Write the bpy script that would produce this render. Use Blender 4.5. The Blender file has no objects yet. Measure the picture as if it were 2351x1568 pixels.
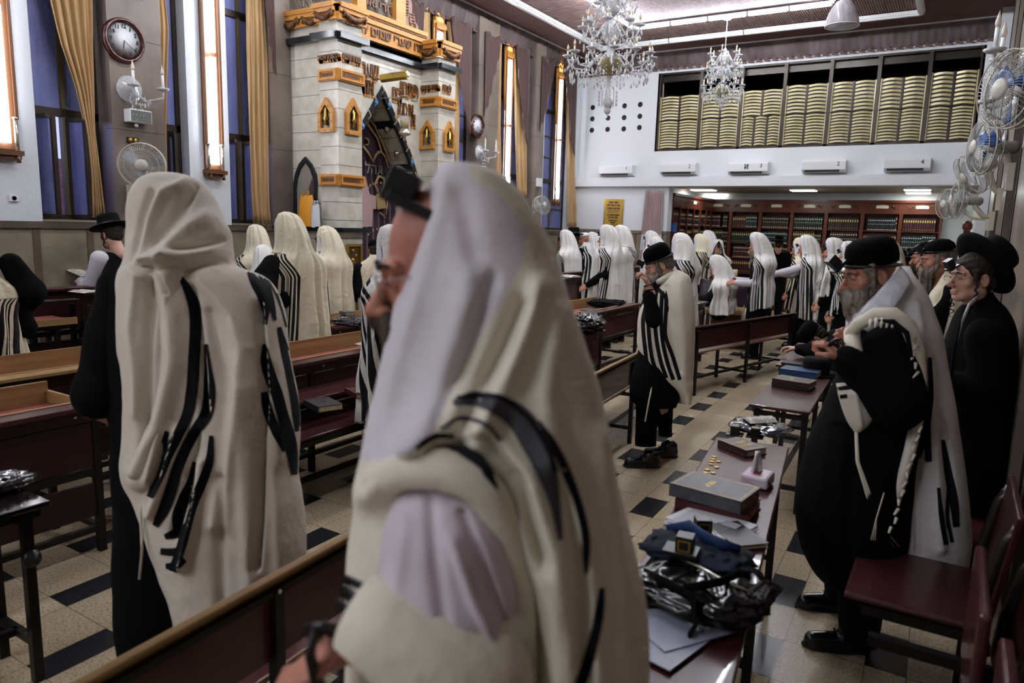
import bpy, math, random
import numpy as np
from mathutils import Vector, Matrix, noise
from mathutils.bvhtree import BVHTree
random.seed(7); np.random.seed(7)
PI=math.pi; R=math.radians; sin=math.sin; cos=math.cos
COL=bpy.context.scene.collection
# ---------------------------------------------------------------- camera frame (solved from the vanishing points)
CX,CY=1175.5,784.0
_a=np.array([2205-CX,548-CY]); _b=np.array([-1550-CX,440-CY]); F=float(np.sqrt(-(_a@_b)))
_Y=np.array([_a[0],-_a[1],-F]); _Y/=np.linalg.norm(_Y)
_X=-np.array([_b[0],-_b[1],-F]); _X/=np.linalg.norm(_X)
ROT=np.array([_X,_Y,np.cross(_X,_Y)])          # world = ROT @ cam
EYE=np.array([0,0,1.75])
def ray(x,y): return ROT@np.array([(x-CX)/F,-(y-CY)/F,-1.0])
def at(x,y,ax,v):                                # point seen at (x,y) on the plane axis=v
    d=ray(x,y); return EYE+d*((v-EYE[ax])/d[ax])
def ad(x,y,D): return EYE+ray(x,y)*D             # point at camera depth D
def proj(P):                                     # Nx3 -> px,py,depth
    q=(np.asarray(P)-EYE)@ROT; return CX+F*q[:,0]/-q[:,2], CY-F*q[:,1]/-q[:,2], -q[:,2]
CR=ROT[:,0]; CF=-ROT[:,2]; CU=ROT[:,1]
# ---------------------------------------------------------------- materials
MATS={}
def _n(t,k,**kw):
    n=t.nodes.new(k)
    for a,b in kw.items():
        if a in n.inputs: n.inputs[a].default_value=b
        else: setattr(n,a,b)
    return n
def rgb(h):
    c=[int(h[i:i+2],16)/255 for i in (0,2,4)]
    return tuple([(x/12.92 if x<=.04045 else ((x+.055)/1.055)**2.4) for x in c])+(1,)
def mat(name,c,rough=.6,metal=0,c2=None,ns=8,nstr=(1,1,1),bump=0,bs=60,spec=.5,trans=0,emit=0,ior=1.45,alpha=1,coat=0,sheen=0,detail=4,bstr=None):
    m=bpy.data.materials.new(name); m.use_nodes=True; t=m.node_tree; P=t.nodes['Principled BSDF']; L=t.links.new
    col=rgb(c) if isinstance(c,str) else c
    P.inputs['Base Color'].default_value=col; P.inputs['Roughness'].default_value=rough; P.inputs['Metallic'].default_value=metal
    P.inputs['Specular IOR Level'].default_value=spec; P.inputs['Transmission Weight'].default_value=trans; P.inputs['IOR'].default_value=ior
    P.inputs['Alpha'].default_value=alpha; P.inputs['Coat Weight'].default_value=coat; P.inputs['Sheen Weight'].default_value=sheen
    tc=_n(t,'ShaderNodeTexCoord')
    if c2:
        mp=_n(t,'ShaderNodeMapping'); mp.inputs['Scale'].default_value=nstr; L(tc.outputs['Object'],mp.inputs[0])
        nz=_n(t,'ShaderNodeTexNoise'); nz.inputs['Scale'].default_value=ns; nz.inputs['Detail'].default_value=detail; L(mp.outputs[0],nz.inputs['Vector'])
        rp=_n(t,'ShaderNodeMapRange'); rp.inputs[1].default_value=.35; rp.inputs[2].default_value=.65; L(nz.outputs[0],rp.inputs[0])
        mx=_n(t,'ShaderNodeMix',data_type='RGBA'); L(rp.outputs[0],mx.inputs[0]); mx.inputs[6].default_value=col; mx.inputs[7].default_value=rgb(c2) if isinstance(c2,str) else c2
        L(mx.outputs[2],P.inputs['Base Color'])
    if bump:
        mp=_n(t,'ShaderNodeMapping'); mp.inputs['Scale'].default_value=bstr or nstr; L(tc.outputs['Object'],mp.inputs[0])
        nz=_n(t,'ShaderNodeTexNoise'); nz.inputs['Scale'].default_value=bs; nz.inputs['Detail'].default_value=3; L(mp.outputs[0],nz.inputs['Vector'])
        bp=_n(t,'ShaderNodeBump'); bp.inputs['Strength'].default_value=bump; bp.inputs['Distance'].default_value=.01; L(nz.outputs[0],bp.inputs['Height']); L(bp.outputs[0],P.inputs['Normal'])
    if emit:
        P.inputs['Emission Color'].default_value=col; P.inputs['Emission Strength'].default_value=emit
    MATS[name]=m; return m
def M(n): return MATS[n]
# ---------------------------------------------------------------- objects
def tag(o,label=None,cat=None,group=None,kind=None):
    if label: o['label']=label
    if cat: o['category']=cat
    if group: o['group']=group
    if kind: o['kind']=kind
    return o
def thing(name,label,cat,loc=(0,0,0),rz=0,group=None):
    o=bpy.data.objects.new(name,None); COL.objects.link(o); o.location=tuple(loc); o.rotation_euler=(0,0,rz); o.empty_display_size=.1
    return tag(o,label,cat,group)
def lm(p):                                       # full matrix of a (parented) object from its own channels
    m=Matrix.LocRotScale(p.location,p.rotation_euler,p.scale)
    return (lm(p.parent)@m) if p.parent else m
class MB:
    def __init__(s): s.v=[]; s.f=[]; s.m=[]; s.s=[]; s.att=[]
    def add(s,vs,fs,m=0,sm=False):
        o=len(s.v); s.v+= [tuple(map(float,v)) for v in vs]; s.f+=[tuple(i+o for i in f) for f in fs]; s.m+=[m]*len(fs); s.s+=[sm]*len(fs); return s
    def box(s,c,d,rz=0,m=0,rot=None,tp=(1,1)):
        hx,hy,hz=d[0]/2,d[1]/2,d[2]/2
        vs=[Vector((x*hx*(tp[0] if z>0 else 1),y*hy*(tp[1] if z>0 else 1),z*hz)) for z in (-1,1) for y in (-1,1) for x in (-1,1)]
        q=rot or Matrix.Rotation(rz,3,'Z')
        s.add([q@v+Vector(c) for v in vs],[(0,2,3,1),(4,5,7,6),(0,1,5,4),(2,6,7,3),(0,4,6,2),(1,3,7,5)],m); return s
    def b2(s,a,b,m=0):                           # box from min to max corner
        a=np.array(a,float); b=np.array(b,float); return s.box(tuple((a+b)/2),tuple(abs(b-a)),m=m)
    def bar(s,p,q,w,h=None,m=0,up=(0,0,1)):      # square bar
        p=Vector(p); q=Vector(q); d=(q-p); L=d.length; z=d.normalized(); u=Vector(up)
        if abs(z.dot(u))>.98: u=Vector((1,0,0))
        x=u.cross(z).normalized(); y=z.cross(x); mt=Matrix((x,y,z)).transposed()
        return s.box(tuple((p+q)/2),(w,h or w,L),m=m,rot=mt)
    def tube(s,pts,r,n=8,m=0,cap=True,flat=1):
        pts=[Vector(p) for p in pts]; N=len(pts); rs=r if hasattr(r,'__len__') else [r]*N; o=[]; f=[]
        u=None
        for i,p in enumerate(pts):
            d=(pts[min(i+1,N-1)]-pts[max(i-1,0)])
            if d.length<1e-9: d=Vector((0,0,1))
            d.normalize()
            if u is None: u=(Vector((0,0,1)) if abs(d.z)<.9 else Vector((1,0,0)))
            x=(u-d*u.dot(d)).normalized(); u=x; y=d.cross(x)
            for k in range(n):
                a=2*PI*k/n; o.append(p+x*(cos(a)*rs[i])+y*(sin(a)*rs[i]*flat))
        for i in range(N-1):
            for k in range(n): f.append((i*n+k,i*n+(k+1)%n,(i+1)*n+(k+1)%n,(i+1)*n+k))
        if cap: f.append(tuple(range(n))[::-1]); f.append(tuple(range((N-1)*n,N*n)))
        return s.add(o,f,m,True)
    def lathe(s,prof,c=(0,0,0),n=16,m=0,rot=None,sc=(1,1)):   # prof [(r,z)]
        o=[];f=[];q=rot or Matrix.Identity(3)
        for r,z in prof:
            for k in range(n): a=2*PI*k/n; o.append(q@Vector((r*cos(a)*sc[0],r*sin(a)*sc[1],z))+Vector(c))
        for i in range(len(prof)-1):
            for k in range(n): f.append((i*n+k,i*n+(k+1)%n,(i+1)*n+(k+1)%n,(i+1)*n+k))
        if prof[0][0]>1e-4: f.append(tuple(range(n))[::-1])
        if prof[-1][0]>1e-4: f.append(tuple(range((len(prof)-1)*n,len(prof)*n)))
        return s.add(o,f,m,True)
    def prism(s,poly,fn,d,m=0,sm=False):         # poly 2D, fn(u,v,w)->3D, depth d
        n=len(poly); vs=[fn(u,v,0) for u,v in poly]+[fn(u,v,d) for u,v in poly]
        fs=[tuple(range(n))[::-1],tuple(range(n,2*n))]+[(i,(i+1)%n,n+(i+1)%n,n+i) for i in range(n)]
        return s.add(vs,fs,m,sm)
    def ring(s,outer,inner,fn,d,m=0):            # frame between two closed outlines of equal count
        n=len(outer); vs=[fn(u,v,w) for w in (0,d) for u,v in outer]+[fn(u,v,w) for w in (0,d) for u,v in inner]; fs=[]
        for i in range(n):
            j=(i+1)%n; fs+=[(i,j,2*n+j,2*n+i),(n+i,3*n+i,3*n+j,n+j),(i,n+i,n+j,j),(2*n+i,2*n+j,3*n+j,3*n+i)]
        return s.add(vs,fs,m)
    def grid(s,P,m=0,sm=True,closeu=False):      # P[rows][cols]
        r=len(P); c=len(P[0]); vs=[p for row in P for p in row]; fs=[]
        for i in range(r-1):
            for j in range(c if closeu else c-1):
                k=(j+1)%c; fs.append((i*c+j,i*c+k,(i+1)*c+k,(i+1)*c+j))
        return s.add(vs,fs,m,sm)
    def ball(s,c,r,n=8,m=0,sc=(1,1,1),rot=None):
        q=rot or Matrix.Identity(3); prof=[(sin(PI*i/n),-cos(PI*i/n)) for i in range(n+1)]; o=[];f=[];k2=n+2
        for a,b in prof:
            for k in range(k2): t=2*PI*k/k2; o.append(q@Vector((a*cos(t)*r*sc[0],a*sin(t)*r*sc[1],b*r*sc[2]))+Vector(c))
        for i in range(n):
            for k in range(k2): f.append((i*k2+k,i*k2+(k+1)%k2,(i+1)*k2+(k+1)%k2,(i+1)*k2+k))
        return s.add(o,f,m,True)
    def text(s,txt,fn,size,d=.004,m=0,heb=False,align='CENTER',sx=1,bold=0):
        if heb: txt=txt[::-1]
        cu=bpy.data.curves.new('t','FONT'); cu.body=txt; cu.size=size; cu.align_x=align; cu.align_y='CENTER'; cu.extrude=d/2; cu.resolution_u=2; cu.offset=bold
        ob=bpy.data.objects.new('t',cu); me=bpy.data.meshes.new_from_object(ob)
        s.add([fn(v.co.x*sx,v.co.y,v.co.z+d/2) for v in me.vertices],[tuple(p.vertices) for p in me.polygons],m)
        bpy.data.objects.remove(ob); bpy.data.curves.remove(cu); bpy.data.meshes.remove(me); return s
    def mesh(s,name,mats):
        me=bpy.data.meshes.new(name); me.from_pydata(s.v,[],s.f)
        for x in ([mats] if isinstance(mats,str) else mats): me.materials.append(M(x))
        me.polygons.foreach_set('material_index',s.m); me.polygons.foreach_set('use_smooth',s.s); me.update(); return me
    def build(s,name,mats,parent=None,world=False,bevel=0,loc=None,att=None,solid=0,sub=0,label=None):
        if world and parent:
            q=lm(parent).inverted(); s.v=[tuple(q@Vector(v)) for v in s.v]
        off=(0,0,0)
        if not parent and loc is None and s.v:
            A=np.array(s.v); a=A.min(0); b=A.max(0); off=((a[0]+b[0])/2,(a[1]+b[1])/2,a[2]); s.v=[tuple(v) for v in A-np.array(off)]
        elif not parent and loc is not None: off=loc
        me=s.mesh(name,mats)
        if att is not None:
            t=me.attributes.new('st','FLOAT','POINT'); t.data.foreach_set('value',att)
        o=bpy.data.objects.new(name,me); COL.objects.link(o)
        if parent: o.parent=parent
        o.location=off
        if bevel:
            b=o.modifiers.new('b','BEVEL'); b.width=bevel; b.segments=2; b.limit_method='ANGLE'
        if solid:
            b=o.modifiers.new('s','SOLIDIFY'); b.thickness=solid; b.offset=-1
        if sub:
            b=o.modifiers.new('u','SUBSURF'); b.levels=sub; b.render_levels=sub
        if label: o['label']=label
        return o
def stuffp(o): o['kind']='stuff'; return o
def kids(o): return [c for c in o.children]
def copy_tree(o,parent=None):
    c=o.copy(); COL.objects.link(c)
    if parent: c.parent=parent
    for k in [x for x in bpy.data.objects if x.parent==o and x!=c]: copy_tree(k,c)
    return c
def place(o,loc,rz,label=None,group=None,sc=None):
    o.location=tuple(loc); o.rotation_euler=(0,0,rz)
    if label: o['label']=label
    if group: o['group']=group
    if sc: o.scale=sc
    return o
def lin(a,b,t): return a+(b-a)*t
def keyrow(keys,n):                              # Catmull interpolation of key tuples, first entry = parameter
    K=np.array(keys,float); t=np.linspace(K[0,0],K[-1,0],n); out=[t]
    P=np.vstack([2*K[0]-K[1],K,2*K[-1]-K[-2]])
    for c in range(1,K.shape[1]):
        r=[]
        for x in t:
            i=int(np.clip(np.searchsorted(K[:,0]*(1 if K[-1,0]>K[0,0] else -1),x*(1 if K[-1,0]>K[0,0] else -1))-1,0,len(K)-2))
            u=(x-K[i,0])/(K[i+1,0]-K[i,0]); p0,p1,p2,p3=P[i,c],P[i+1,c],P[i+2,c],P[i+3,c]
            d0=p1-p0; d1=p2-p1; d2=p3-p2
            h0=K[i,0]-P[i,0]; h1=K[i+1,0]-K[i,0]; h2=P[i+3,0]-K[i+1,0]
            m1=0 if d0*d1<=0 else (d0/h0+d1/h1)/2; m2=0 if d1*d2<=0 else (d1/h1+d2/h2)/2
            r.append((2*u**3-3*u*u+1)*p1+(u**3-2*u*u+u)*h1*m1+(-2*u**3+3*u*u)*p2+(u**3-u*u)*h1*m2)
        out.append(np.array(r))
    return np.array(out).T
# ---------------------------------------------------------------- implicit surfaces (one skin from blended round cones / ellipsoids)
def sdf_mesh(prims,h,k=.02,box=None,zfine=None,noise_fn=None):
    """prims: ('c',p,q,r1,r2[,k]) round cone; ('e',c,(rx,ry,rz)[,rotz,rotx]) ellipsoid; ('-',...) subtract ellipsoid"""
    lo=np.array([9e9]*3); hi=-lo
    for p in prims:
        if p[0]=='c':
            for q,r in ((p[1],p[3]),(p[2],p[4])): lo=np.minimum(lo,np.array(q)-r); hi=np.maximum(hi,np.array(q)+r)
        elif p[0]=='e': r=max(p[2]); lo=np.minimum(lo,np.array(p[1])-r); hi=np.maximum(hi,np.array(p[1])+r)
    lo-=h*2+.01; hi+=h*2+.01
    ax=[np.arange(lo[i],hi[i]+h,h) for i in range(3)]
    if zfine:
        z=[lo[2]]
        while z[-1]<hi[2]: z.append(z[-1]+(zfine[2] if zfine[0]<z[-1]<zfine[1] else h*1.6))
        ax[2]=np.array(z)
    X,Y,Z=np.meshgrid(*ax,indexing='ij'); D=np.full(X.shape,9.0)
    for p in prims:
        kk=k
        if p[0]=='c':
            a=np.array(p[1],float); b=np.array(p[2],float); ba=b-a; L=ba@ba+1e-12
            t=np.clip(((X-a[0])*ba[0]+(Y-a[1])*ba[1]+(Z-a[2])*ba[2])/L,0,1)
            d=np.sqrt((X-a[0]-t*ba[0])**2+(Y-a[1]-t*ba[1])**2+(Z-a[2]-t*ba[2])**2)-(p[3]+(p[4]-p[3])*t)
            if len(p)>5: kk=p[5]
        else:
            c=p[1]; x=X-c[0]; y=Y-c[1]; z=Z-c[2]; r=p[2]
            if len(p)>3 and p[3]: ca,sa=cos(p[3]),sin(p[3]); x,y=x*ca+y*sa,-x*sa+y*ca
            if len(p)>4 and p[4]: ca,sa=cos(p[4]),sin(p[4]); y,z=y*ca+z*sa,-y*sa+z*ca
            if len(p)>5: kk=p[5]
            q=np.sqrt((x/r[0])**2+(y/r[1])**2+(z/r[2])**2); g=np.sqrt((x/r[0]**2)**2+(y/r[1]**2)**2+(z/r[2]**2)**2)+1e-9
            d=q*(q-1)/g; d=np.where(q<1e-3,-min(r),d)
        if p[0]=='-':
            hh=np.clip(.5-.5*(D+d)/kk,0,1); D=D*(1-hh)-d*hh+kk*hh*(1-hh)
        else:
            hh=np.clip(.5+.5*(D-d)/kk,0,1); D=D*(1-hh)+d*hh-kk*hh*(1-hh)
    if noise_fn is not None: D=D+noise_fn(X,Y,Z)
    return nets(D,ax)
def nets(D,ax):
    S=D<0; nx,ny,nz=D.shape
    cnt=np.zeros((nx-1,ny-1,nz-1)); P=np.zeros((nx-1,ny-1,nz-1,3))
    g=[np.broadcast_to(ax[0][:,None,None],D.shape),np.broadcast_to(ax[1][None,:,None],D.shape),np.broadcast_to(ax[2][None,None,:],D.shape)]
    def sl(o): return tuple(slice(o[i],o[i]+D.shape[i]-1) for i in range(3))
    cs=[(i,j,k) for i in (0,1) for j in (0,1) for k in (0,1)]
    for a in cs:
        for d in range(3):
            if a[d]: continue
            b=list(a); b[d]=1; A=sl(a); B=sl(b); c=S[A]!=S[B]
            t=np.where(c,D[A]/(D[A]-D[B]+1e-12),0)
            for e in range(3): P[...,e]+=np.where(c,g[e][A]*(1-t)+g[e][B]*t,0)
            cnt+=c
    act=cnt>0; idx=-np.ones(act.shape,int); idx[act]=np.arange(act.sum()); V=P[act]/cnt[act][:,None]; Fs=[]
    for d in range(3):
        e,f=[(1,2),(2,0),(0,1)][d]; A=[slice(0,None)]*3; B=[slice(0,None)]*3; A[d]=slice(0,-1); B[d]=slice(1,None)
        c=S[tuple(A)]!=S[tuple(B)]; I=np.argwhere(c); I=I[(I[:,e]>0)&(I[:,f]>0)&(I[:,e]<D.shape[e]-1)&(I[:,f]<D.shape[f]-1)]
        if not len(I): continue
        q=[]
        for de,df in ((1,1),(0,1),(0,0),(1,0)):
            J=I.copy(); J[:,e]-=de; J[:,f]-=df; q.append(idx[J[:,0],J[:,1],J[:,2]])
        q=np.array(q).T; s=S[tuple(A)][I[:,0],I[:,1],I[:,2]]; q[~s]=q[~s][:,::-1]; Fs.append(q)
    return V,np.vstack(Fs)
def np_mesh(V,Fq): 
    b=MB(); b.v=[tuple(v) for v in V.tolist()]; b.f=[tuple(f) for f in Fq.tolist()]; b.m=[0]*len(b.f); b.s=[True]*len(b.f); return b
def fbm(P,sc,seed=0):
    return np.array([noise.noise(Vector((p[0]*sc+seed,p[1]*sc,p[2]*sc))) for p in P])
# ================================================================ materials
mat('plaster','dfe2e6',.75,bump=.35,bs=45,spec=.3)
mat('plaster_panel','dde2e8',.7,bump=.45,bs=28,spec=.3)
mat('stone_brown','6a5f57',.28,c2='8a7d72',ns=2.2,nstr=(1,1,.6),spec=.5)
mat('stone_dark','544a42',.3,c2='6d6055',ns=3,spec=.5)
mat('stone_wain','7e7462',.35,c2='948a76',ns=3.5,spec=.5)
mat('stone_strip','5f4f3f',.35,c2='6f5e4d',ns=6)
mat('ceil_dark','6a4a45',.8,c2='5f423e',ns=4)
mat('ceil_mid','9c8480',.8,c2='8a726f',ns=6)
mat('cornice','67595a',.7,c2='4a3d3c',ns=5,nstr=(1,1,.3))
mat('cornice_fringe','6b4f4f',.8)
mat('white_paint','e4e6ea',.4); mat('white_plastic','e6e8ea',.35); mat('cream_plastic','cfc8b6',.4)
mat('tube_on','f4f8ff',emit=45); mat('tube_side','f4f6ff',emit=7); mat('panel_on','eefaf4',emit=9); mat('amber_on','ffb060',emit=.5)
mat('bronze_frame','3b322b',.35,metal=.3,spec=.5); mat('olive_frame','6f6344',.4,metal=.3)
mat('frost_glass','7f86bd',.35,c2='6b72aa',ns=14,nstr=(1,1,.2),bump=.3,bs=90)
mat('clear_glass','ffffff',.02,trans=1,ior=1.45); mat('thin_glass','e8f0ff',.05,alpha=.18,spec=.8)
mat('gold_curtain','c2a070',.6,c2='b08e5e',ns=6,nstr=(1,1,.3),sheen=.3)
mat('maroon_drape','4a2e2b',.75,sheen=.3)
mat('gold_wood','c98f45',.4,c2='b97d38',ns=5,nstr=(1,1,6),spec=.5); mat('dark_carve','6b4324',.45,c2='54341b',ns=20)
mat('black_metal','14110f',.35,metal=.2,spec=.5); mat('worn_metal','39332f',.3,metal=.5)
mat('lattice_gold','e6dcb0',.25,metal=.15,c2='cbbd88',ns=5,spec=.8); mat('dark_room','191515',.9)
mat('shelf_wood','6e3422',.35,c2='55261a',ns=4,nstr=(1,1,.2),spec=.5); mat('brass','c9a955',.25,metal=.9)
mat('ink','101010',.5); mat('x_','000000') if 0 else 0; mat('roof_tile','8a5550',.8,c2='5f3636',ns=14); mat('tarp_blue','1f4f8f',.6)
mat('pink_curtain','b09a9a',.7,c2='9c8585',ns=20,nstr=(1,1,.1)); mat('white_curtain','c9ccd8',.7)
mat('annex_ceiling','9a9088',.8)
# floor: terrazzo slabs with alternating black insets
def floor_mat():
    m=bpy.data.materials.new('terrazzo'); m.use_nodes=True; t=m.node_tree; P=t.nodes['Principled BSDF']; L=t.links.new
    tc=_n(t,'ShaderNodeTexCoord'); sp=_n(t,'ShaderNodeSeparateXYZ'); L(tc.outputs['Object'],sp.inputs[0])
    def mt(op,a,b=None,c=None):
        n=_n(t,'ShaderNodeMath',operation=op)
        for i,v in enumerate((a,b,c)):
            if v is None: continue
            if isinstance(v,(int,float)): n.inputs[i].default_value=v
            else: L(v,n.inputs[i])
        return n.outputs[0]
    x=mt('ADD',mt('MULTIPLY',mt('SUBTRACT',sp.outputs[1],4.36),.024),sp.outputs[0]); y=sp.outputs[1]
    u=mt('DIVIDE',mt('ADD',x,1.59+.47*40),.47); iu=mt('FLOOR',u); fu=mt('MULTIPLY',mt('SUBTRACT',u,iu),.47)
    par=mt('FLOORED_MODULO',iu,2)
    yy=mt('ADD',mt('SUBTRACT',y,4.05-.63*20),mt('MULTIPLY',par,.315)); fy=mt('FLOORED_MODULO',yy,.63)
    blk=mt('MULTIPLY',mt('LESS_THAN',fu,.155),mt('LESS_THAN',fy,.315))
    hy=mt('FLOORED_MODULO',yy,.315)
    g=mt('MAXIMUM',mt('MAXIMUM',mt('LESS_THAN',hy,.0028),mt('LESS_THAN',fu,.0025)),mt('LESS_THAN',mt('ABSOLUTE',mt('SUBTRACT',fu,.155)),.0014))
    nz=_n(t,'ShaderNodeTexNoise'); nz.inputs['Scale'].default_value=95; nz.inputs['Detail'].default_value=4; nz.inputs['Roughness'].default_value=.7; L(tc.outputs['Object'],nz.inputs[0])
    cr=_n(t,'ShaderNodeValToRGB'); e=cr.color_ramp.elements; e[0].position=.34; e[0].color=rgb('6d5c48'); e[1].position=.45; e[1].color=rgb('b9a88c'); q=cr.color_ramp.elements.new(.62); q.color=rgb('cdbfa5'); L(nz.outputs[0],cr.inputs[0])
    n2=_n(t,'ShaderNodeTexNoise'); n2.inputs['Scale'].default_value=1.3; n2.inputs['Detail'].default_value=6; L(tc.outputs['Object'],n2.inputs[0])
    mb=_n(t,'ShaderNodeMix',data_type='RGBA',blend_type='MULTIPLY'); mb.inputs[0].default_value=.45; L(cr.outputs[0],mb.inputs[6])
    c3=_n(t,'ShaderNodeValToRGB'); c3.color_ramp.elements[0].position=.3; c3.color_ramp.elements[0].color=(.55,.46,.36,1); c3.color_ramp.elements[1].position=.65; c3.color_ramp.elements[1].color=(1,1,1,1); L(n2.outputs[0],c3.inputs[0]); L(c3.outputs[0],mb.inputs[7])
    m1=_n(t,'ShaderNodeMix',data_type='RGBA'); L(blk,m1.inputs[0]); L(mb.outputs[2],m1.inputs[6]); m1.inputs[7].default_value=rgb('25262a')
    m2=_n(t,'ShaderNodeMix',data_type='RGBA'); L(g,m2.inputs[0]); L(m1.outputs[2],m2.inputs[6]); m2.inputs[7].default_value=rgb('4a4036'); L(m2.outputs[2],P.inputs['Base Color'])
    rr=mt('ADD',mt('MULTIPLY',n2.outputs[0],.25),.12); L(rr,P.inputs['Roughness']); P.inputs['Specular IOR Level'].default_value=.45
    MATS['terrazzo']=m
floor_mat()
def struct(b,name,mats,**k): return tag(b.build(name,mats,loc=(0,0,0),**k),kind='structure')
WX=-7.0; BY=13.9; CZ=5.13; RX=.62; AY=17.5; FY=-6.5     # left wall, back wall, ceiling, right wall, annex back wall, wall behind
XF=WX-.16                                                 # plane of the window frames
# ================================================================ floor, ceiling
struct(MB().b2((WX-.3,FY,-.1),(RX+.3,AY+.3,0)),'floor','terrazzo')
b=MB()
IX0,IX1,IY1=-5.03,-1.93,11.85; OX0,OX1,OY1=-6.12,-.86,12.95; IY0,OY0=-4.6,-5.7
b.b2((WX-.3,FY,CZ),(OX0,BY+.1,CZ+.1),0); b.b2((OX1,FY,CZ),(RX+.3,BY+.1,CZ+.1),0); b.b2((OX0,OY1,CZ),(OX1,BY+.1,CZ+.1),0); b.b2((OX0,FY,CZ),(OX1,OY0,CZ+.1),0)
n=0; x=OX0
b.b2((OX0,OY0,CZ+.02),(OX1,OY1,CZ+.12),1)
for i in range(250):                                      # ribbed boards between the two rectangles
    y=OY0+(i+.5)*(OY1-OY0)/250
    if y<OY1-1.15: 
        b.b2((OX0,y-.012,CZ+.008),(IX0,y+.012,CZ+.03),1); b.b2((IX1,y-.012,CZ+.008),(OX1,y+.012,CZ+.03),1)
for i in range(150):
    x=OX0+(i+.5)*(OX1-OX0)/150; b.b2((x-.007,IY1,CZ+.006),(x+.007,OY1,CZ+.03),1)
b.b2((IX0,IY0,CZ+.004),(IX1,IY1,CZ+.05),2)
struct(b,'ceiling',['ceil_dark','ceil_mid','ceil_light'] if mat('ceil_light','cdbcc0',.8,c2='ab9498',ns=20) else 0)
# white trunking around the outer rectangle
b=MB()
def trunk(p,q):
    p=Vector(p); q=Vector(q); d=(q-p).normalized(); s=Vector((-d.y,d.x,0)); L=(q-p).length; n=max(1,round(L/1.5))
    for i in range(n):
        a=p+d*(L*i/n+.01); c=p+d*(L*(i+1)/n-.01)
        b.bar(a+Vector((0,0,-.03)),c+Vector((0,0,-.03)),.1,.05,0); b.bar(a+Vector((0,0,-.065)),c+Vector((0,0,-.065)),.055,.03,0)
for p,q in (((OX0,OY0,CZ),(OX0,OY1,CZ)),((OX0,OY1,CZ),(OX1,OY1,CZ)),((OX1,OY1,CZ),(OX1,OY0,CZ))): trunk(p,q)
tag(b.build('ceiling_light_trunking','white_plastic'),'white trunking running round the outer ceiling rectangle','trunking')
# ================================================================ left wall
def wy(px,py,x=WX): return float(at(px,py,0,x)[1])
ZS=1.67; ZT=CZ
b=MB()
PIL=[(3.97,4.50),(5.86,6.13),(10.02,10.62),(11.86,12.22)]    # protruding stone piers
WP=[(FY,3.345),(4.83,5.325),(12.22,12.42),(13.55,BY)]        # white plaster panels
# sections of windows (glass) between
WIN=[(3.345,3.97),(4.50,4.83),(5.325,5.86),(9.6,10.02),(10.62,11.86),(12.42,13.55)]
for a,c in WP: b.b2((WX-.3,a,ZS),(WX,c,ZT),1)
b.b2((WX-.3,6.13,ZS),(WX-.05,9.6,ZT),0)
b.b2((WX-.3,FY,0),(WX-.0,BY+.1,ZS-.06),2); b.b2((WX-.3,FY,ZS-.06),(WX+.025,BY,ZS),0)
for a,c in WIN: b.b2((WX-.3,a,ZS),(WX+.03,c,ZS+.02),3)
y=FY+.35
while y<BY: b.b2((WX,y,.02),(WX+.008,y+.06,ZS-.06),4); y+=.47
struct(b,'wall_left',['stone_dark','plaster_panel','stone_wain','stone_wain','stone_strip'])
b=MB()
for a,c in PIL:
    b.b2((WX-.3,a,ZS),(WX+.1,c,ZT),0)
    for z in (2.55,3.4,4.3): b.b2((WX,a-.001,z),(WX+.1015,c+.001,z+.004),1)
struct(b,'trim_1',['stone_brown','ink'])
# cornice along the left wall and the back wall
def cornice(p,q,nrm,name):
    p=np.array(p,float); q=np.array(q,float); L=np.linalg.norm(q-p); d=(q-p)/L; nrm=np.array(nrm,float); N=int(L/.035); P=[]
    for k,(h,o) in enumerate(((.30,.03),(.26,.05),(.18,.075),(.1,.08),(.03,.14),(0,.15))):
        row=[]
        for i in range(N+1):
            t=i/N; w=.012*sin(t*L*55+k*.8)+.008*sin(t*L*23+k*2) if k<4 else 0
            row.append(p+d*(t*L)+nrm*(o+w)-np.array([0,0,h]))
        P.append(row)
    m=MB(); m.grid(P,0)
    m.bar(tuple(p+nrm*.15-np.array([0,0,.01])),tuple(q+nrm*.15-np.array([0,0,.01])),.03,.02,2)
    for i in range(int(L/.14)):
        c=p+d*(i*.14+.05)+nrm*.05-np.array([0,0,.31]); m.box(tuple(c),tuple(abs(d)*.055+abs(nrm)*.02+np.array([0,0,.05])),m=1)
        c=c+d*.055+np.array([0,0,-.02]); m.box(tuple(c),tuple(abs(d)*.05+abs(nrm)*.02+np.array([0,0,.025])),m=1)
    struct(m,name,['cornice','cornice_fringe','white_paint'])
cornice((WX,FY,CZ),(WX,BY,CZ),(1,0,0),'trim_2'); cornice((WX,BY,CZ),(RX,BY,CZ),(0,-1,0),'trim_3')
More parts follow.
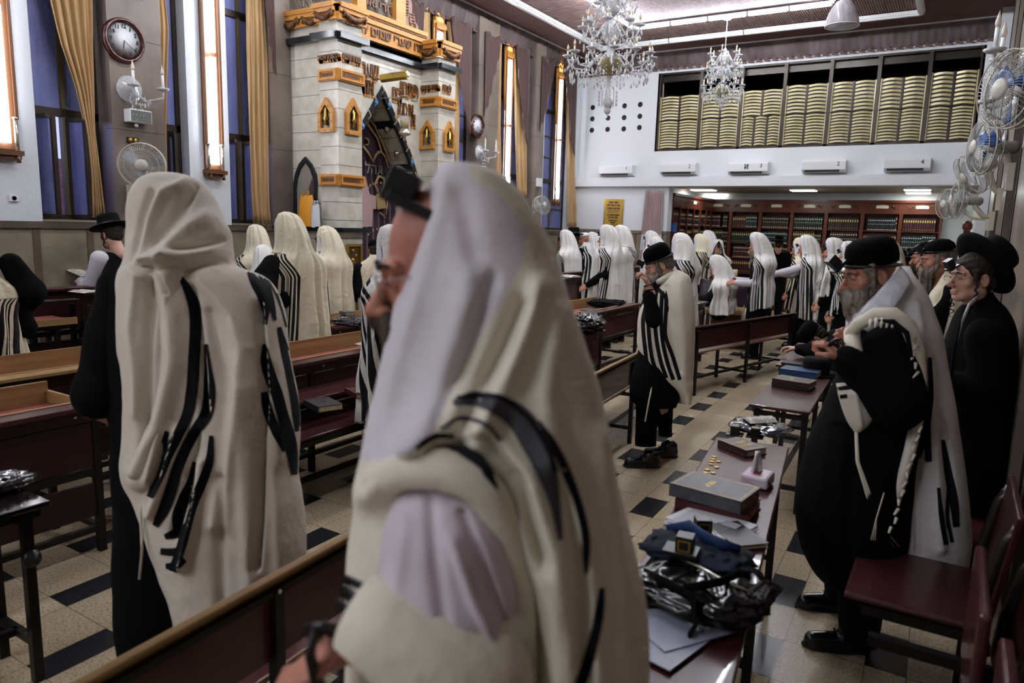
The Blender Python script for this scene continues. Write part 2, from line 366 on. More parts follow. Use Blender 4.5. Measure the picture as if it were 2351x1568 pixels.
# windows
def window(n,y0,y1,style=0):
    o=tag(bpy.data.objects.new('window_%d'%n,None),kind='structure'); COL.objects.link(o); o.location=(XF,(y0+y1)/2,ZS+.02)
    Z0=ZS+.02; zm=2.62; b=MB(); w=.045; x0,x1=XF-.03,XF+.03
    b.b2((x0,y0,Z0),(x1,y0+w,ZT)); b.b2((x0,y1-w,Z0),(x1,y1,ZT)); b.b2((x0,y0,Z0),(x1,y1,Z0+w)); b.b2((x0,y0,zm),(x1,y1,zm+.07)); b.b2((x0,y0,3.95),(x1,y1,4.02))
    b.b2((x0-.01,(y0+y1)/2-.02,Z0),(x1,(y0+y1)/2+.02,ZT),1)
    if style==2:
        for z in (2.1,3.1,3.5,4.4): b.b2((x0,y0,z),(x1,y1,z+.02),1)
    b.build('window_frame',['bronze_frame','olive_frame'],o,world=True)
    g=MB(); g.b2((XF-.008,y0+w,zm+.07),(XF+.004,y1-w,ZT))
    if style: g.b2((XF-.008,y0+w,Z0),(XF+.004,y1-w,zm))
    g.build('window_pane','frost_glass',o,world=True)
    if style==0:                                  # two casements standing open inwards
        for ya,s in ((y0+.05,1),((y0+y1)/2+.02,1)):
            L=(y1-y0)/2-.06; d=Vector((sin(R(62)),cos(R(62)),0)); p=Vector((XF+.02,ya,0)); q=p+d*L*.7
            f=MB(); z0,z1=Z0+.03,zm-.02
            for a in (p,q): f.bar(a+Vector((0,0,z0)),a+Vector((0,0,z1)),.035,.035)
            for z in (z0,z1): f.bar(p+Vector((0,0,z)),q+Vector((0,0,z)),.035,.035)
            f.build('casement_frame','bronze_frame',o,world=True)
            g=MB(); g.bar(p+Vector((0,0,(z0+z1)/2)),q+Vector((0,0,(z0+z1)/2)),z1-z0,.006,0,up=(0,0,1)); 
            g=MB(); g.add([p+Vector((0,0,z0)),q+Vector((0,0,z0)),q+Vector((0,0,z1)),p+Vector((0,0,z1))],[(0,1,2,3)]); g.build('casement_pane','frost_glass',o,world=True,solid=.005)
    return o
for i,(a,c) in enumerate(WIN): window(i+1,a,c,0 if i<3 else 2)
# outside the left windows: tiled roof with a blue sheet
b=MB(); 
for i in range(9): b.box((WX-1.6-.22*i,6,1.0+.17*i),(.30,12,.05),m=0,rot=Matrix.Rotation(R(38),3,'Y'))
struct(b,'trim_4','roof_tile')
b=MB(); P=[[(WX-1.1-.3*i+.05*sin(j*1.3),2.5+.25*j,1.3+.12*i+.06*sin(j*2+i)) for j in range(9)] for i in range(4)]; b.grid(P)
tag(b.build('tarpaulin','tarp_blue',solid=.01),'crumpled blue tarpaulin lying on the roof outside the left window','tarpaulin')
# ================================================================ back wall with gallery opening
b=MB(); G0,G1,GZ0,GZ1=-5.30,.0,3.28,4.75; OPX=-4.98
b.b2((WX-.1,BY,2.6),(G0,BY+.25,CZ),0); b.b2((G0,BY,2.6),(G1,BY+.25,GZ0),0); b.b2((G0,BY,GZ1),(G1,BY+.25,CZ),0); b.b2((G1,BY,2.6),(RX+.1,BY+.25,CZ),0)
b.b2((WX-.1,BY,1.73),(OPX,BY+.25,2.6),0); b.b2((WX-.1,BY,0),(OPX,BY+.25,1.67),1); b.b2((WX,BY-.02,1.67),(OPX,BY+.25,1.73),2)
for x in (-6.6,-6.13,-5.66,-5.2): b.b2((x,BY-.006,.02),(x+.06,BY,1.67),3)
b.b2((.17,BY,0),(RX+.1,BY+.25,2.6),0)
struct(b,'wall_back',['plaster','stone_wain','stone_brown','stone_strip'])
struct(MB().b2((WX,BY-.13,2.6),(RX,BY,2.78)),'trim_5','plaster')
# round vent holes
for r in range(3):
    for c in range(4):
        p=at(*[(1361,247),(1399,244),(1434,243),(1470,240)][c],1,BY) if r==0 else (at(*[(1360,273),(1396,271),(1433,270),(1469,267)][c],1,BY) if r==1 else at(*[(1359,299),(1395,297),(1432,296),(1468,293)][c],1,BY))
        m=MB(); m.lathe([(.052,0),(.046,.004),(.04,.006),(.0,.0062)],(0,0,0),16,0,Matrix.Rotation(R(90),3,'X')); m.f=m.f
        o=m.build('vent_hole','ink',loc=(p[0],BY-.001,p[2]))
        tag(o,'round dark vent hole, %s of four in the %s row on the white end wall'%(['leftmost','second','third','rightmost'][c],['top','middle','bottom'][r]),'vent','round vent holes in the end wall')
# gallery bays
gx=[at(x,348-(x-1507)*.032,1,BY)[0] for x in (1507,1600,1692,1790,1893,2002,2116,2228)]; gx[0]=G0; gx[-1]=G1
o=tag(bpy.data.objects.new('window_7',None),kind='structure'); COL.objects.link(o); o.location=(-2.6,BY+.1,GZ0)
b=MB()
for i,x in enumerate(gx): b.b2((x-.03,BY+.0,GZ0),(x+.03,BY+.1,GZ1))
b.b2((G0,BY,GZ0),(G1,BY+.1,GZ0+.035)); b.b2((G0,BY+.02,GZ1-.03),(G1,BY+.1,GZ1)); b.build('window_frame','bronze_frame',o,world=True)
b=MB(); b.b2((G0,BY+.12,GZ1-.15),(G1,BY+.2,GZ1-.02)); b.build('window_frame','worn_metal',o,world=True)
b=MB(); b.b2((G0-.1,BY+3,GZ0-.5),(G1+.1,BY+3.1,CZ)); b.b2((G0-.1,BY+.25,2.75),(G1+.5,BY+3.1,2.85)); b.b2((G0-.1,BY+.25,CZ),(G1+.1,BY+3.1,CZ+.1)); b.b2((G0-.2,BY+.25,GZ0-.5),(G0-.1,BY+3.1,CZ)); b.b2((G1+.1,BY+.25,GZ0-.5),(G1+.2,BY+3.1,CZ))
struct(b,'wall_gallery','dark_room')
def lattice(w,h,ncol,nrow):
    m=MB(); m.b2((-w/2,-.01,0),(w/2,.0,h),1)      # brown backing
    for x in (-w/2,w/2): m.b2((x-.011,-.03,0),(x+.011,-.012,h),0)
    cw=w/ncol
    for c in range(ncol):
        x0=-w/2+c*cw
        if c: m.b2((x0-.012,-.03,0),(x0+.012,-.012,h),1)
        for r in range(nrow):
            z=(r+.5)*h/nrow; P=[[],[]]
            for i in range(9):
                t=i/8; x=x0+.02+(cw-.04)*t; bow=.012*sin(PI*t); y=-.014-.035*sin(PI*t)
                P[0].append((x,y,z-h/nrow*.27+bow)); P[1].append((x,y-.002,z+h/nrow*.27+bow))
            m.grid(P,0)
    return m
for i in range(7):
    w=gx[i+1]-gx[i]-.075; xc=(gx[i+1]+gx[i])/2
    up=[.5,.55,.5,.55,.55,.56,.6][i]; nm=['leftmost','second','third','middle','fifth','sixth','rightmost'][i]
    for k in range(2):
        z=GZ0+.045 if k==0 else GZ0+.58; h=.52 if k==0 else up*.86+.02
        t=thing('lattice_screen','golden woven lattice screen, %s row of the gallery window, %s bay'%(['lower','upper'][k],nm),'screen',(xc,BY+.06,z),0,'lattice screens of the gallery window')
        lattice(w,h,3 if (i==2 and k==0) else 2,10 if k==0 else 8).build('lattice','',t) if 0 else lattice(w,h,3 if (i==2 and k==0) else 2,10 if k==0 else 8).build('lattice',['lattice_gold','bronze_frame'],t)
# air conditioners
for i,(x0,y0,x1,y1,tx) in enumerate(((1378,380,1455,404,'1'),(1518,374,1600,402,'2'),(1673,372,1765,401,'3'),(1842,367,1943,398,'2'),(2029,364,2137,393,'4'))):
    p=at((x0+x1)/2,(y0+y1)/2,1,BY-.1); q0=at(x0,(y0+y1)/2,1,BY-.2); q1=at(x1,(y0+y1)/2,1,BY-.2); w=q1[0]-q0[0]; h=.215
    t=thing('air_conditioner','white split air conditioner unit marked %s, %s'%(tx,['leftmost of five above the ledge','second from the left','with a Hebrew letter in the middle','fourth from the left','rightmost, near the fans'][i]),'air conditioner',(p[0],BY,p[2]-h/2),0,'air conditioners on the end wall')
    m=MB(); m.prism([(0,0),(0,h),(.17,h),(.2,h-.03),(.19,.05),(.13,0)],lambda u,v,wd:(wd-w/2,-u,v),w); m.build('casing','white_plastic',t,bevel=.008)
    cas=bpy.data.objects[[o.name for o in t.children][0]] if 0 else [o for o in COL.objects if o.parent==t][0]; m=MB(); m.b2((-w/2+.05,-.185,.012),(w/2-.1,-.165,.05)); m.build('outlet_slot','ink',cas)
    m=MB()
    for k in range(4): m.b2((-w/2+.06+k*(w-.18)/4,-.195,.02),(-w/2+.04+(k+1)*(w-.18)/4,-.187,.028))
    m.build('louvre','bronze_frame',cas)
    m=MB(); m.text(tx,lambda u,v,d:(w/2-.12+u,-.2-d*.3,h*.66+v),.1)
    if i==2: m.text('א',lambda u,v,d:(-.02+u,-.2-d*.3,h*.62+v),.12,bold=.006)
    m.build('number','ink',cas)
# sign on the end wall
x0=at(1387,490,1,BY)[0]; x1=at(1431,490,1,BY)[0]; z0=at(1408,526,1,BY)[2]; z1=at(1408,457,1,BY)[2]; w=x1-x0; h=z1-z0
t=thing('wall_sign','golden framed sign with black Hebrew prayer-hall rules on the white end wall','sign',((x0+x1)/2,BY,z0))
MB().b2((-w/2,-.02,0),(w/2,0,h)).build('frame','brass',t); mat('sign_gold','c49a45',.35,metal=.4); MB().b2((-w/2+.02,-.024,.02),(w/2-.02,-.019,h-.02)).build('board','sign_gold',t)
m=MB()
for k,(s,z,sz) in enumerate((('אסור לדבר',.885,.075),('בשעת התפילה',.79,.075),('וקריאת התורה',.69,.075),('אמן יהא שמיה רבא',.47,.055),('מברך בכל כחו',.395,.055),('קוראים לו עוד',.28,.05),('בקדושה',.22,.045))):
    m.text(s,lambda u,v,d:(u,-.025-d*.3,h*z+v),sz*h*1.05,heb=True,bold=.003)
for z in (.62,.585,.545,.335,.16,.12): m.b2((-w*.3,-.026,h*z),(w*.3,-.025,h*z+.006))
m.build('lettering','ink',t)
# curtain at the annex opening
def drape(name,x0,x1,y,z0,z1,ph,amp,nf,mats,label,split=None,axis=0,gather=None,group=None,n=60,sway=0,cat='curtain'):
    m=MB(); P=[]; Z=np.linspace(z1,z0,26); I=[]
    for z in Z:
        row=[]
        g=gather(z) if gather else (x0,x1)
        for i in range(n+1):
            t=i/n; u=lin(g[0],g[1],t); w=amp*sin(t*nf*2*PI+ph+.8*sin(z*1.1))+amp*.4*sin(t*nf*3.7*PI+z*.9+ph)
            row.append((u,y+w,z) if axis==0 else (y+w,u,z))
        P.append(row)
    m.grid(P,0)
    if split is not None:
        for k,f in enumerate(m.f):
            zz=m.v[f[0]][2]
            if split[0]<zz<split[1]: m.m[k]=1
    return tag(m.build(name,mats,solid=.004),label,cat,group)
drape('curtain',-5.48,-5.02,BY-.1,.55,2.52,0,.02,9,['pink_curtain','white_curtain'],'dusty pink curtain with a white band beside the bookcase opening',split=(1.35,1.72),gather=lambda z:(-5.43-.1*(2.52-z)/2,-5.06+.02*(2.52-z)))
# ================================================================ annex
b=MB(); b.b2((WX,AY,0),(RX,AY+.2,2.7)); b.b2((-5.45,BY+.25,0),(-5.35,AY,2.7)); b.b2((.17,BY+.25,0),(.3,AY,2.7)); struct(b,'wall_annex','plaster')
struct(MB().b2((WX,BY+.25,2.66),(RX,AY+.2,2.75)),'ceiling.001','annex_ceiling')
gl=['left','middle','right']
for k,(xa,xb,ya) in enumerate(((1590,1640,436),(1620,1672,445.5),(1645,1694,450.5),(1817,1873,437),(1850,1900,449),(2077,2136,436),(2081,2136,443),(2085,2136,449))):
    p=at(xa,ya,2,2.645); q=at(xb,ya,2,2.645); c=(p+q)/2; w=abs(q[0]-p[0])
    t=thing('ceiling_panel_light','lit rectangular ceiling panel in the annex, %s in the %s cluster'%(['front','second','third','front','rear','front','second','rear'][k],gl[0] if k<3 else gl[1] if k<5 else gl[2]),'light',(c[0],c[1],2.63),0,'ceiling panel lights of the annex')
    dy=.16; MB().b2((-w/2-.02,-dy-.02,.012),(w/2+.02,dy+.02,.03)).build('frame','white_plastic',t); MB().b2((-w/2,-dy,.0),(w/2,dy,.012)).build('diffuser','panel_on',t)
# bookcases
BC={'navy':'20242f','black':'191719','green':'1e2b28','wine':'43191e','brown':'33241d','maroon':'381a1c','teal':'22333a','blue':'27456b'}
for k,c in BC.items(): mat('book_'+k,c,.45)
mat('book_gold','cdb374',.35,metal=.3); mat('page','cdbf9f',.8,c2='bcae8e',ns=60,nstr=(1,1,.05)); mat('shelf_label','ddd5bd',.5)
def shelf_book(c,w,h,d,st=0):
    m=MB(); m.prism([(-w/2+.004,0),(w/2-.004,0),(w/2-.002,.008),(w/2-.002,d),(-w/2+.002,d),(-w/2+.002,.008)],lambda u,v,q:(u,v,q),h,0)
    for z in ((.12,.15),(.66,.84)) if st==0 else ((.04,.11),(.5,.54),(.78,.86)): m.b2((-w*.28,-.002,h*z[0]),(w*.28,0,h*z[1]),1)
    me=m.mesh('book',['book_'+c,'book_gold' if st==0 else 'shelf_label']); return me
BM=[[shelf_book(c,.043,.315,.18,s) for s in (0,1)] for c in BC]; BK=list(BC)
def bookcase(x0,x1,y,label,nshelf=7,axis=0,z1=2.5,door=False):
    t=thing('bookcase',label,'bookcase',((x0+x1)/2,y,0) if axis==0 else (y,(x0+x1)/2,0),0 if axis==0 else R(90),'bookcases of the annex'); w=x1-x0; H=z1; h0=.28; D=.3
    MB().b2((-w/2,D-.02,0),(w/2,D,H)).build('back_panel','shelf_wood',t)
    for q in (-1,1): MB().b2((q*w/2-.035*(q>0),0,.12),(q*w/2+.035*(q<0),D-.02,H-h0)).build('side_panel','shelf_wood',t)
    m=MB(); m.b2((-w/2,0,H-h0),(w/2,D-.02,H-.05)); m.b2((-w/2,-.03,H-.05),(w/2,D-.02,H)); hd_=m.build('header','shelf_wood',t); MB().b2((-w/2,0,0),(w/2,D-.02,.12)).build('plinth','shelf_wood',t)
    pitch=(H-h0-.12)/nshelf; zs=[.12+pitch*i for i in range(nshelf)]
    for z in zs[0:]: MB().b2((-w/2+.035,.01,z-.02),(w/2-.035,D-.02,z)).build('shelf','shelf_wood',t)
    m=MB(); m.prism([(-.11,-.03),(.11,-.03),(.12,-.01),(.11,.03),(0,.04),(-.11,.03),(-.12,-.01)],lambda u,v,d:(u,-.002-d,H-h0/2+v),.01); m.build('name_plate','shelf_label',hd_)
    m=MB()
    for s in (-1,1):
        for k in range(5): a=k*.02; m.tube([(s*(.16+a*.9),-.004,H-h0/2+.03*sin(k*1.5)),(s*(.2+a*.9),-.008,H-h0/2+.03*sin(k*1.5+1))],.008,6)
    stuffp(m.build('carving','dark_carve',hd_))
    return t,zs,w
NB=[0]
def fill(t,zs,w,rows,y0=.02,rz=0,pal=None,group='books on the annex shelves'):
    T=lm(t)
    for r in rows:
        x=-w/2+.05; run=0; col=random.choice(BM); st=random.random()<.4; gap=False
        while x<w/2-.08:
            if run<=0:
                col=random.choice(BM[:7]); run=random.randint(7,16); st=random.random()<.45; hs=random.uniform(.78,.98); ws=random.uniform(.8,1.15)
                if random.random()<.12: x+=.06
            me=col[1 if st else 0]; p=T@Vector((x+.0215*ws,y0,zs[r]))
            yield me,p,t.rotation_euler.z,(ws,1,hs)
            x+=.043*ws; run-=1
lab=['first','second','third','fourth','fifth','sixth','seventh']
allb=[]
sx=[at(x,470,1,AY)[0] for x in (1628,1683,1746,1810,1886,1959,2034,2112,2196)]
sx=[-5.25,-4.62,-3.95,-3.26,-2.55,-1.83,-1.1,-.36]
for i in range(7):
    t,zs,w=bookcase(sx[i],sx[i+1],AY-.32,'tall mahogany bookcase of bound volumes, %s from the left along the annex back wall'%lab[i],6)
    for e in fill(t,zs,w,(5,4,3,2,1)): allb.append(e+(i,))
t,zs,w=bookcase(14.35,17.1,-5.32,'mahogany bookcase standing side-on at the left of the annex',6,axis=1)
t.location.x=-5.03; t.rotation_euler.z=R(90)
t.location=(-5.33+.3,(14.35+17.1)/2,0)
for e in fill(t,zs,w,(5,4,3)): allb.append(e+(9,))
for k in (-.92,-.46,0,.46,.92): MB().b2((k-.03,-.01,.1),(k+.03,.02,2.25)).build('door_post','shelf_wood',t)
# the volumes that show largest stay single things, the rest of the rows one mass
def px_h(e):
    X,Y,D=proj([tuple(e[1])]); z=e[1].z; return D[0]+(0 if z>1.2 else 6)+(1.5 if e[4]==9 else 0)
allb.sort(key=px_h); pos={}
for k,e in enumerate(allb[:300]):
    o=bpy.data.objects.new('book',e[0]); COL.objects.link(o); o.location=e[1]; o.rotation_euler=(0,0,e[2]); o.scale=e[3]
    ci=[i for i in range(8) if e[0] in BM[i]][0]; sh=int(round((e[1].z-.12)/.35))
    tag(o,'%s bound volume with %s bands, %s shelf of the %s bookcase of the annex'%(BK[ci],'gold' if e[0]==BM[ci][0] else 'pale',['bottom','second','third','fourth','fifth','top'][min(5,sh)],(lab[e[4]]+' back-wall') if e[4]<9 else 'side'),'book','%s volumes of the %s bookcase, shelf %d up'%(BK[ci],(lab[e[4]] if e[4]<9 else 'side'),sh+1))
rest={}
m=MB(); mm=['book_'+c for c in BK]+['book_gold','shelf_label']
for e in allb[300:]:
    ci=[i for i in range(8) if e[0] in BM[i]][0]; q=Matrix.LocRotScale(e[1],Matrix.Rotation(e[2],3,'Z').to_quaternion(),e[3]); me=e[0]
    m.v+=[] ; o=len(m.v); m.v+=[tuple(q@v.co) for v in me.vertices]
    for p in me.polygons: m.f.append(tuple(i+o for i in p.vertices)); m.m.append(ci if p.material_index==0 else (8 if e[0]==BM[ci][0] else 9)); m.s.append(False)
tag(m.build('books','' or mm),'remaining rows of bound volumes on the annex shelves','books',kind='stuff')
# ================================================================ right wall: stone piers and tall windows
b=MB()
b.b2((RX,FY,0),(RX+.2,BY+.2,CZ))
struct(b,'wall_right','stone_brown')
b=MB()
for a,c in ((3.2,6.3),(7.5,9.2),(10.5,12.6)): 
    b.b2((.3,a,0),(RX,c,CZ),0); b.b2((.292,a+.05,0),(.3,a+.09,CZ),1); b.b2((.292,c-.09,0),(.3,c-.05,CZ),1)
b.b2((.17,13.3,0),(RX,BY,CZ),2)
struct(b,'trim_6',['stone_brown','worn_metal','plaster'])
for i,(a,c) in enumerate(((6.3,7.5),(9.2,10.5),(12.6,13.3))):
    o=tag(bpy.data.objects.new('window_%d'%(8+i),None),kind='structure'); COL.objects.link(o); o.location=(.5,(a+c)/2,1)
    m=MB(); m.b2((.48,a,0),(.54,a+.06,CZ)); m.b2((.48,c-.06,0),(.54,c,CZ)); m.b2((.48,a,1),(.54,c,1.05)); m.b2((.48,a,2.6),(.54,c,2.66)); m.build('window_frame','worn_metal',o,world=True)
    mat('dark_glass','2b2622',.08,spec=.9) if 'dark_glass' not in MATS else 0
    MB().b2((.5,a,1),(.51,c,CZ)).build('window_pane','dark_glass',o,world=True)
struct(MB().b2((WX-.3,FY-.1,0),(RX+.2,FY,CZ)),'wall_front','plaster')
m=MB(); m.lathe([(.05,0),(.05,1.0),(.07,1.02),(.04,1.05),(.05,1.9),(.075,1.92),(.075,2.0),(.04,2.05),(0,2.06)],(.08,BY+.9,0),12); tag(m.build('newel_post','shelf_wood'),'dark turned mahogany post at the right end of the annex','post')
# ================================================================ the ark (stone structure on the left wall)
mat('marble','d6d2c6',.22,c2='c4bfb1',ns=9,spec=.5); mat('marble_joint','6b675e',.7); mat('black_stone','22262b',.15,spec=.6)
mat('velvet','2c1226',.75,sheen=.6,c2='3d1a34',ns=5,nstr=(1,1,.2)); mat('gold_thread','b59a6a',.5,metal=.2); mat('blue_gem','3a78b8',.15,spec=.8)
mat('mirror','b8b4a8',.08,metal=.8,c2='4a4238',ns=9); mat('silver','c9c5b8',.25,metal=.8); mat('oil','c9a400',.1,trans=.3); mat('pinkstone','b89a98',.6)
Y1=float(at(658,300,0,WX)[1]); 
XA=float(at(735.6,300,1,Y1)[0]); Y0=Y1-.1
X0=float(at(777,300,1,Y0)[0]); XL=float(at(735.6,300,1,Y0)[0])
YB=float(at(831,300,0,X0)[1]); YC=None
# recess plane: right pillar corner 1006 (side/front), side face starts at 967, front ends at 1044
YD=float(at(1006,300,0,X0)[1]); X1=float(at(967,300,1,YD)[0]); YE=float(at(1044,300,0,X0)[1])
zc=lambda px,py,ax,v: float(at(px,py,ax,v)[2])
ZL=zc(777,80,1,Y0)        # black ledge, pillar corner
ZB=zc(777,10,1,Y0); ZB0=zc(777,45,1,Y0)
ZLF=zc(658,101,1,Y1); ZBF1=zc(658,38,1,Y1); ZBF0=zc(658,72,1,Y1)
ark=thing('ark','tall white marble ark with black ledges and carved golden crown bands, left wall','ark',(X1,(Y0+YE)/2,0))
print('ARK',Y1,XA,Y0,X0,XL,YB,YD,X1,YE,'ZL',ZL,ZB,ZB0,ZLF,ZBF1,ZBF0)
ZT1=ZB0+.02
# arch outline in the recess plane (y,z), pointed
def ap(px,py): p=at(px,py,0,X1); return (float(p[1]),float(p[2]))
AR=[ap(877,197),ap(893,232),ap(908,268),ap(923,303),ap(936,335),ap(948,368),ap(957,402),ap(962,435)]
yc=AR[0][0]; base=.35
right=AR+[(AR[-1][0]+.01,1.2),(AR[-1][0]+.01,base)]
left=[(2*yc-y,z) for y,z in right]
arch=left[::-1]+right[1:]                      # from left base over apex to right base
def off(pts,d):
    return [(yc+(y-yc)*(1-d/abs(right[-1][0]-yc)),z-d*(1.3 if i in range(len(left)-3,len(left)+3) else .35)*(z>1.3)) for i,(y,z) in enumerate(pts)]
b=MB()
# body pieces
b.b2((WX,Y1,0),(XA,Y1+.3,ZLF+.35)); b.b2((XL,Y0,0),(X0,YB,ZB0)); b.b2((X1-.1,YD,0),(X0,YE,zc(1006,150,1,YD)+.0)); ZR=zc(1006,140,1,YD)
b.b2((WX,YE-.05,0),(X1,YE,ZR)); 
# recess wall with the arch cut out
ya,yb=YB-.05,YD+.02; zt=ZB0
poly=[(ya,0)]+[(ya,zt),(yb,zt),(yb,0)]
Lh=[(ya,base)]+[(ya,zt),(yc,zt)]+left[:]; Rh=[(yb,base),(yb,zt),(yc,zt)]+right
for H in (Lh,Rh): b.prism(H if H is Rh else H,lambda u,v,d:(X1-.0-d,u,v),.12)
b.b2((X1-.12,ya,0),(X1,yb,base))
b.build('body','marble',ark,world=True)
# joints (thin dark lines standing for the gaps between courses)
b=MB(); z=.3; k=0
while z<ZL-.05:
    b.b2((WX,Y1-.001,z),(XL,Y1+.01,z+.006)); b.b2((XL,Y0-.001,z+.02),(X0+.001,Y0+.01,z+.026)); b.b2((X0-.01,Y0,z+.02),(X0+.001,YB,z+.026)); b.b2((X1-.01,YD-.001,z+.02),(X0+.001,YD+.01,z+.026)); b.b2((X0-.01,YD,z+.02),(X0+.001,YE,z+.026)); z+=.205
for z in np.arange(2.0,4.0,.205):
    yr=np.interp(z,[q[1] for q in right[::-1]],[q[0] for q in right[::-1]]) if z<AR[0][1] else yc
    if z>3.6: b.b2((X1-.01,YB,z),(X1+.001,YD,z+.005))
stuffp(b.build('joint','marble_joint',ark,world=True,label='thin dark joints between the marble courses'))
# reveal of the arch and the velvet curtain
DEP=.45; b=MB(); P=[[(X1-.02-DEP*t,y,z) for y,z in arch] for t in np.linspace(0,1,6)]; b.grid(P,0,False)
for z in np.arange(.6,4,.2):
    pass
b.build('reveal','marble',ark,world=True)
def ribband(t0,t1,i0,i1,m,name,e=.006):
    b=MB(); P=[[(X1-.02-DEP*t,yc+(y-yc)*(1-e),z-e) for y,z in arch[i0:i1]] for t in (t0,t1)]; b.grid(P,0,False); b.build(name,m,ark,world=True)
n=len(arch)
for a in (n-8,n-5): 
    pa=arch[a]; pb=arch[a+1]; q=[(lin(pa[0],pb[0],t),lin(pa[1],pb[1],t)) for t in (.25,.75)]
    b=MB(); b.grid([[(X1-.03-DEP*t,y-.01,z) for y,z in q] for t in (0,1)],0,False); b.build('black_band','black_stone',ark,world=True)
b=MB()
for k in range(12):
    for s in (1,):
        z=2.0+k*.17; y=float(np.interp(z,[q[1] for q in right[::-1]],[q[0] for q in right[::-1]]))-.004
        b.bar((X1-.03,y,z),(X1-DEP,y,z),.004,.004)
stuffp(b.build('reveal_joint','marble_joint',ark,world=True))
for (px,py) in ((885,295),(908,352),(851,235)):
    p=at(px,py,0,X1-DEP*.5); z=float(p[2]); y=float(np.interp(z,[q[1] for q in right[::-1]],[q[0] for q in right[::-1]]))-.01 if px>877 else float(np.interp(z,[q[1] for q in left],[q[0] for q in left]))+.01
    g=MB(); g.lathe([(.05,0),(.045,.015),(.03,.02),(.028,.03),(0,.035)],(X1-DEP*.5,y,z),12,0,Matrix.Rotation(R(90 if px>877 else -90),3,'X')); g.build('rosette','silver',ark,world=True)
fr=[(yc+(y-yc)*1.0,z) for y,z in arch]; inn=[(yc+(y-yc)*.9,z-.11*(1 if z>3 else .5)) if z>1.3 else (yc+(y-yc)*.9,z) for y,z in arch]
b=MB()
for i in range(n-1): b.add([(X1+.015,*fr[i]),(X1+.015,*fr[i+1]),(X1+.015,*inn[i+1]),(X1+.015,*inn[i]),(X1-.03,*fr[i]),(X1-.03,*fr[i+1]),(X1-.03,*inn[i+1]),(X1-.03,*inn[i])],[(0,1,2,3),(4,7,6,5),(0,4,5,1),(3,2,6,7)])
b.build('arch_border','black_stone',ark,world=True)
b=MB()
for i in range(3,n-3):
    f=(fr[i][0]+inn[i][0])/2,(fr[i][1]+inn[i][1])/2; b.tube([(X1+.018,f[0]-.03,f[1]-.05),(X1+.02,f[0]+.02,f[1]),(X1+.018,f[0]-.02,f[1]+.06)],.008,5)
b.build('arch_ornament','gold_thread',ark,world=True)
for i in range(4,n-3,2):
    if i==n//2: continue
    g=MB(); g.ball((X1+.02,(fr[i][0]+inn[i][0])/2,(fr[i][1]+inn[i][1])/2),.035,6,0,(.4,1,1)); g.build('gem','blue_gem',ark,world=True)
# ledges
def led(pts,z,o,h):
    b=MB(); [b.bar((p[0],p[1],z),(q[0],q[1],z),o,h) for p,q in zip(pts,pts[1:])]; b.build('ledge','black_stone',ark,world=True)
led([(WX,Y1-.02),(XL,Y1-.02)],ZLF,.1,.07)
o=.04; led([(XL-.06,Y0-o),(X0+o,Y0-o),(X0+o,YB+.04)],ZL,.1,.07)
zf=zc(831,110,0,X1); zf2=zc(966,157,0,X1); led([(X1+.03,YB),(X1+.03,YD-.02),(X0+o,YD-o),(X0+o,YE+.04)],(zf+zf2)/2,.08,.06)
zled=(zf+zf2)/2
zq=zc(760,527,1,Y0); led([(WX,Y1-.03),(XL,Y1-.03),(XL,Y0-.04),(X0+.05,Y0-.04),(X0+.05,YB+.05)],zq,.1,.05)
# wooden crown with garlands
def crown(p,q,z0,z1,name,gar=1,txt=None):
    p=np.array(p,float); q=np.array(q,float); d=q-p; L=np.linalg.norm(d); d=d/L; nn=np.array([d[1],-d[0]]); 
    P=lambda u,v,w:(p[0]+d[0]*u+nn[0]*w,p[1]+d[1]*u+nn[1]*w,v)
    h=z1-z0; b=MB(); b.prism([(0,z0),(L,z0),(L,z1),(0,z1)],P,.035)
    for k,(t,w,hh) in enumerate(((.97,.075,.05),(.88,.055,.03),(.68,.06,.05))):
        b.prism([(0,z0+h*t-hh/2),(L,z0+h*t-hh/2),(L,z0+h*t+hh/2),(0,z0+h*t+hh/2)],P,w)
    b.build(name,'gold_wood',ark,world=True)
    b=MB()
    for i in range(int(L/.03)): u=.02+i*.03; b.prism([(u,z0+h*.74),(u+.018,z0+h*.74),(u+.018,z0+h*.84),(u,z0+h*.84)],P,.05)
    if txt is None:
        for g in range(gar):
            a=L*(g+.12)/gar; c=L*(g+.88)/gar
            for i in range(13):
                t=i/12; u=lin(a,c,t); v=z0+h*(.55-.38*sin(PI*t)); r=.02+.012*sin(PI*t); b.ball(P(u,v,.05),r*1.3,4,0,(1,1,1))
            for u in (a,c): b.tube([P(u,z0+h*.6,.05),P(u+.015,z0+h*.4,.055),P(u,z0+h*.18,.05)],.015,5)
    b.build('garland','dark_carve',ark,world=True)
    if txt:
        b=MB(); b.text(txt,lambda u,v,w:P(L*.42+u,z0+h*.33+v,.037+w),h*.5,.015,heb=True,bold=.004,sx=1.1); b.build('lettering','dark_carve',ark,world=True)
crown((WX,Y1-.02),(XL,Y1-.02),ZBF0,ZBF1,'crown_band',2)
crown((XL-.02,Y0-.02),(X0+.02,Y0-.02),ZB0,ZB,'crown_band',1); crown((X0+.02,Y0-.03),(X0+.02,YB+.03),ZB0,ZB,'crown_band',1)
zr0,zr1=zc(1006,130,1,YD),zc(1006,97,1,YD)
zz0,zz1=zc(966,133,0,X1+.03),zc(966,100,0,X1+.03)
b=MB(); b.b2((X1-.12,YB,zled),(X1,YD,zz0)); b.b2((X1-.1,YD,zled),(X0,YE,zr0)); b.build('body','marble',ark,world=True)
crown((X1+.03,YB),(X1+.03,YD),zz0,zz1+.12,'crown_band',1,'פתח שערי שמים לתפילתנו')
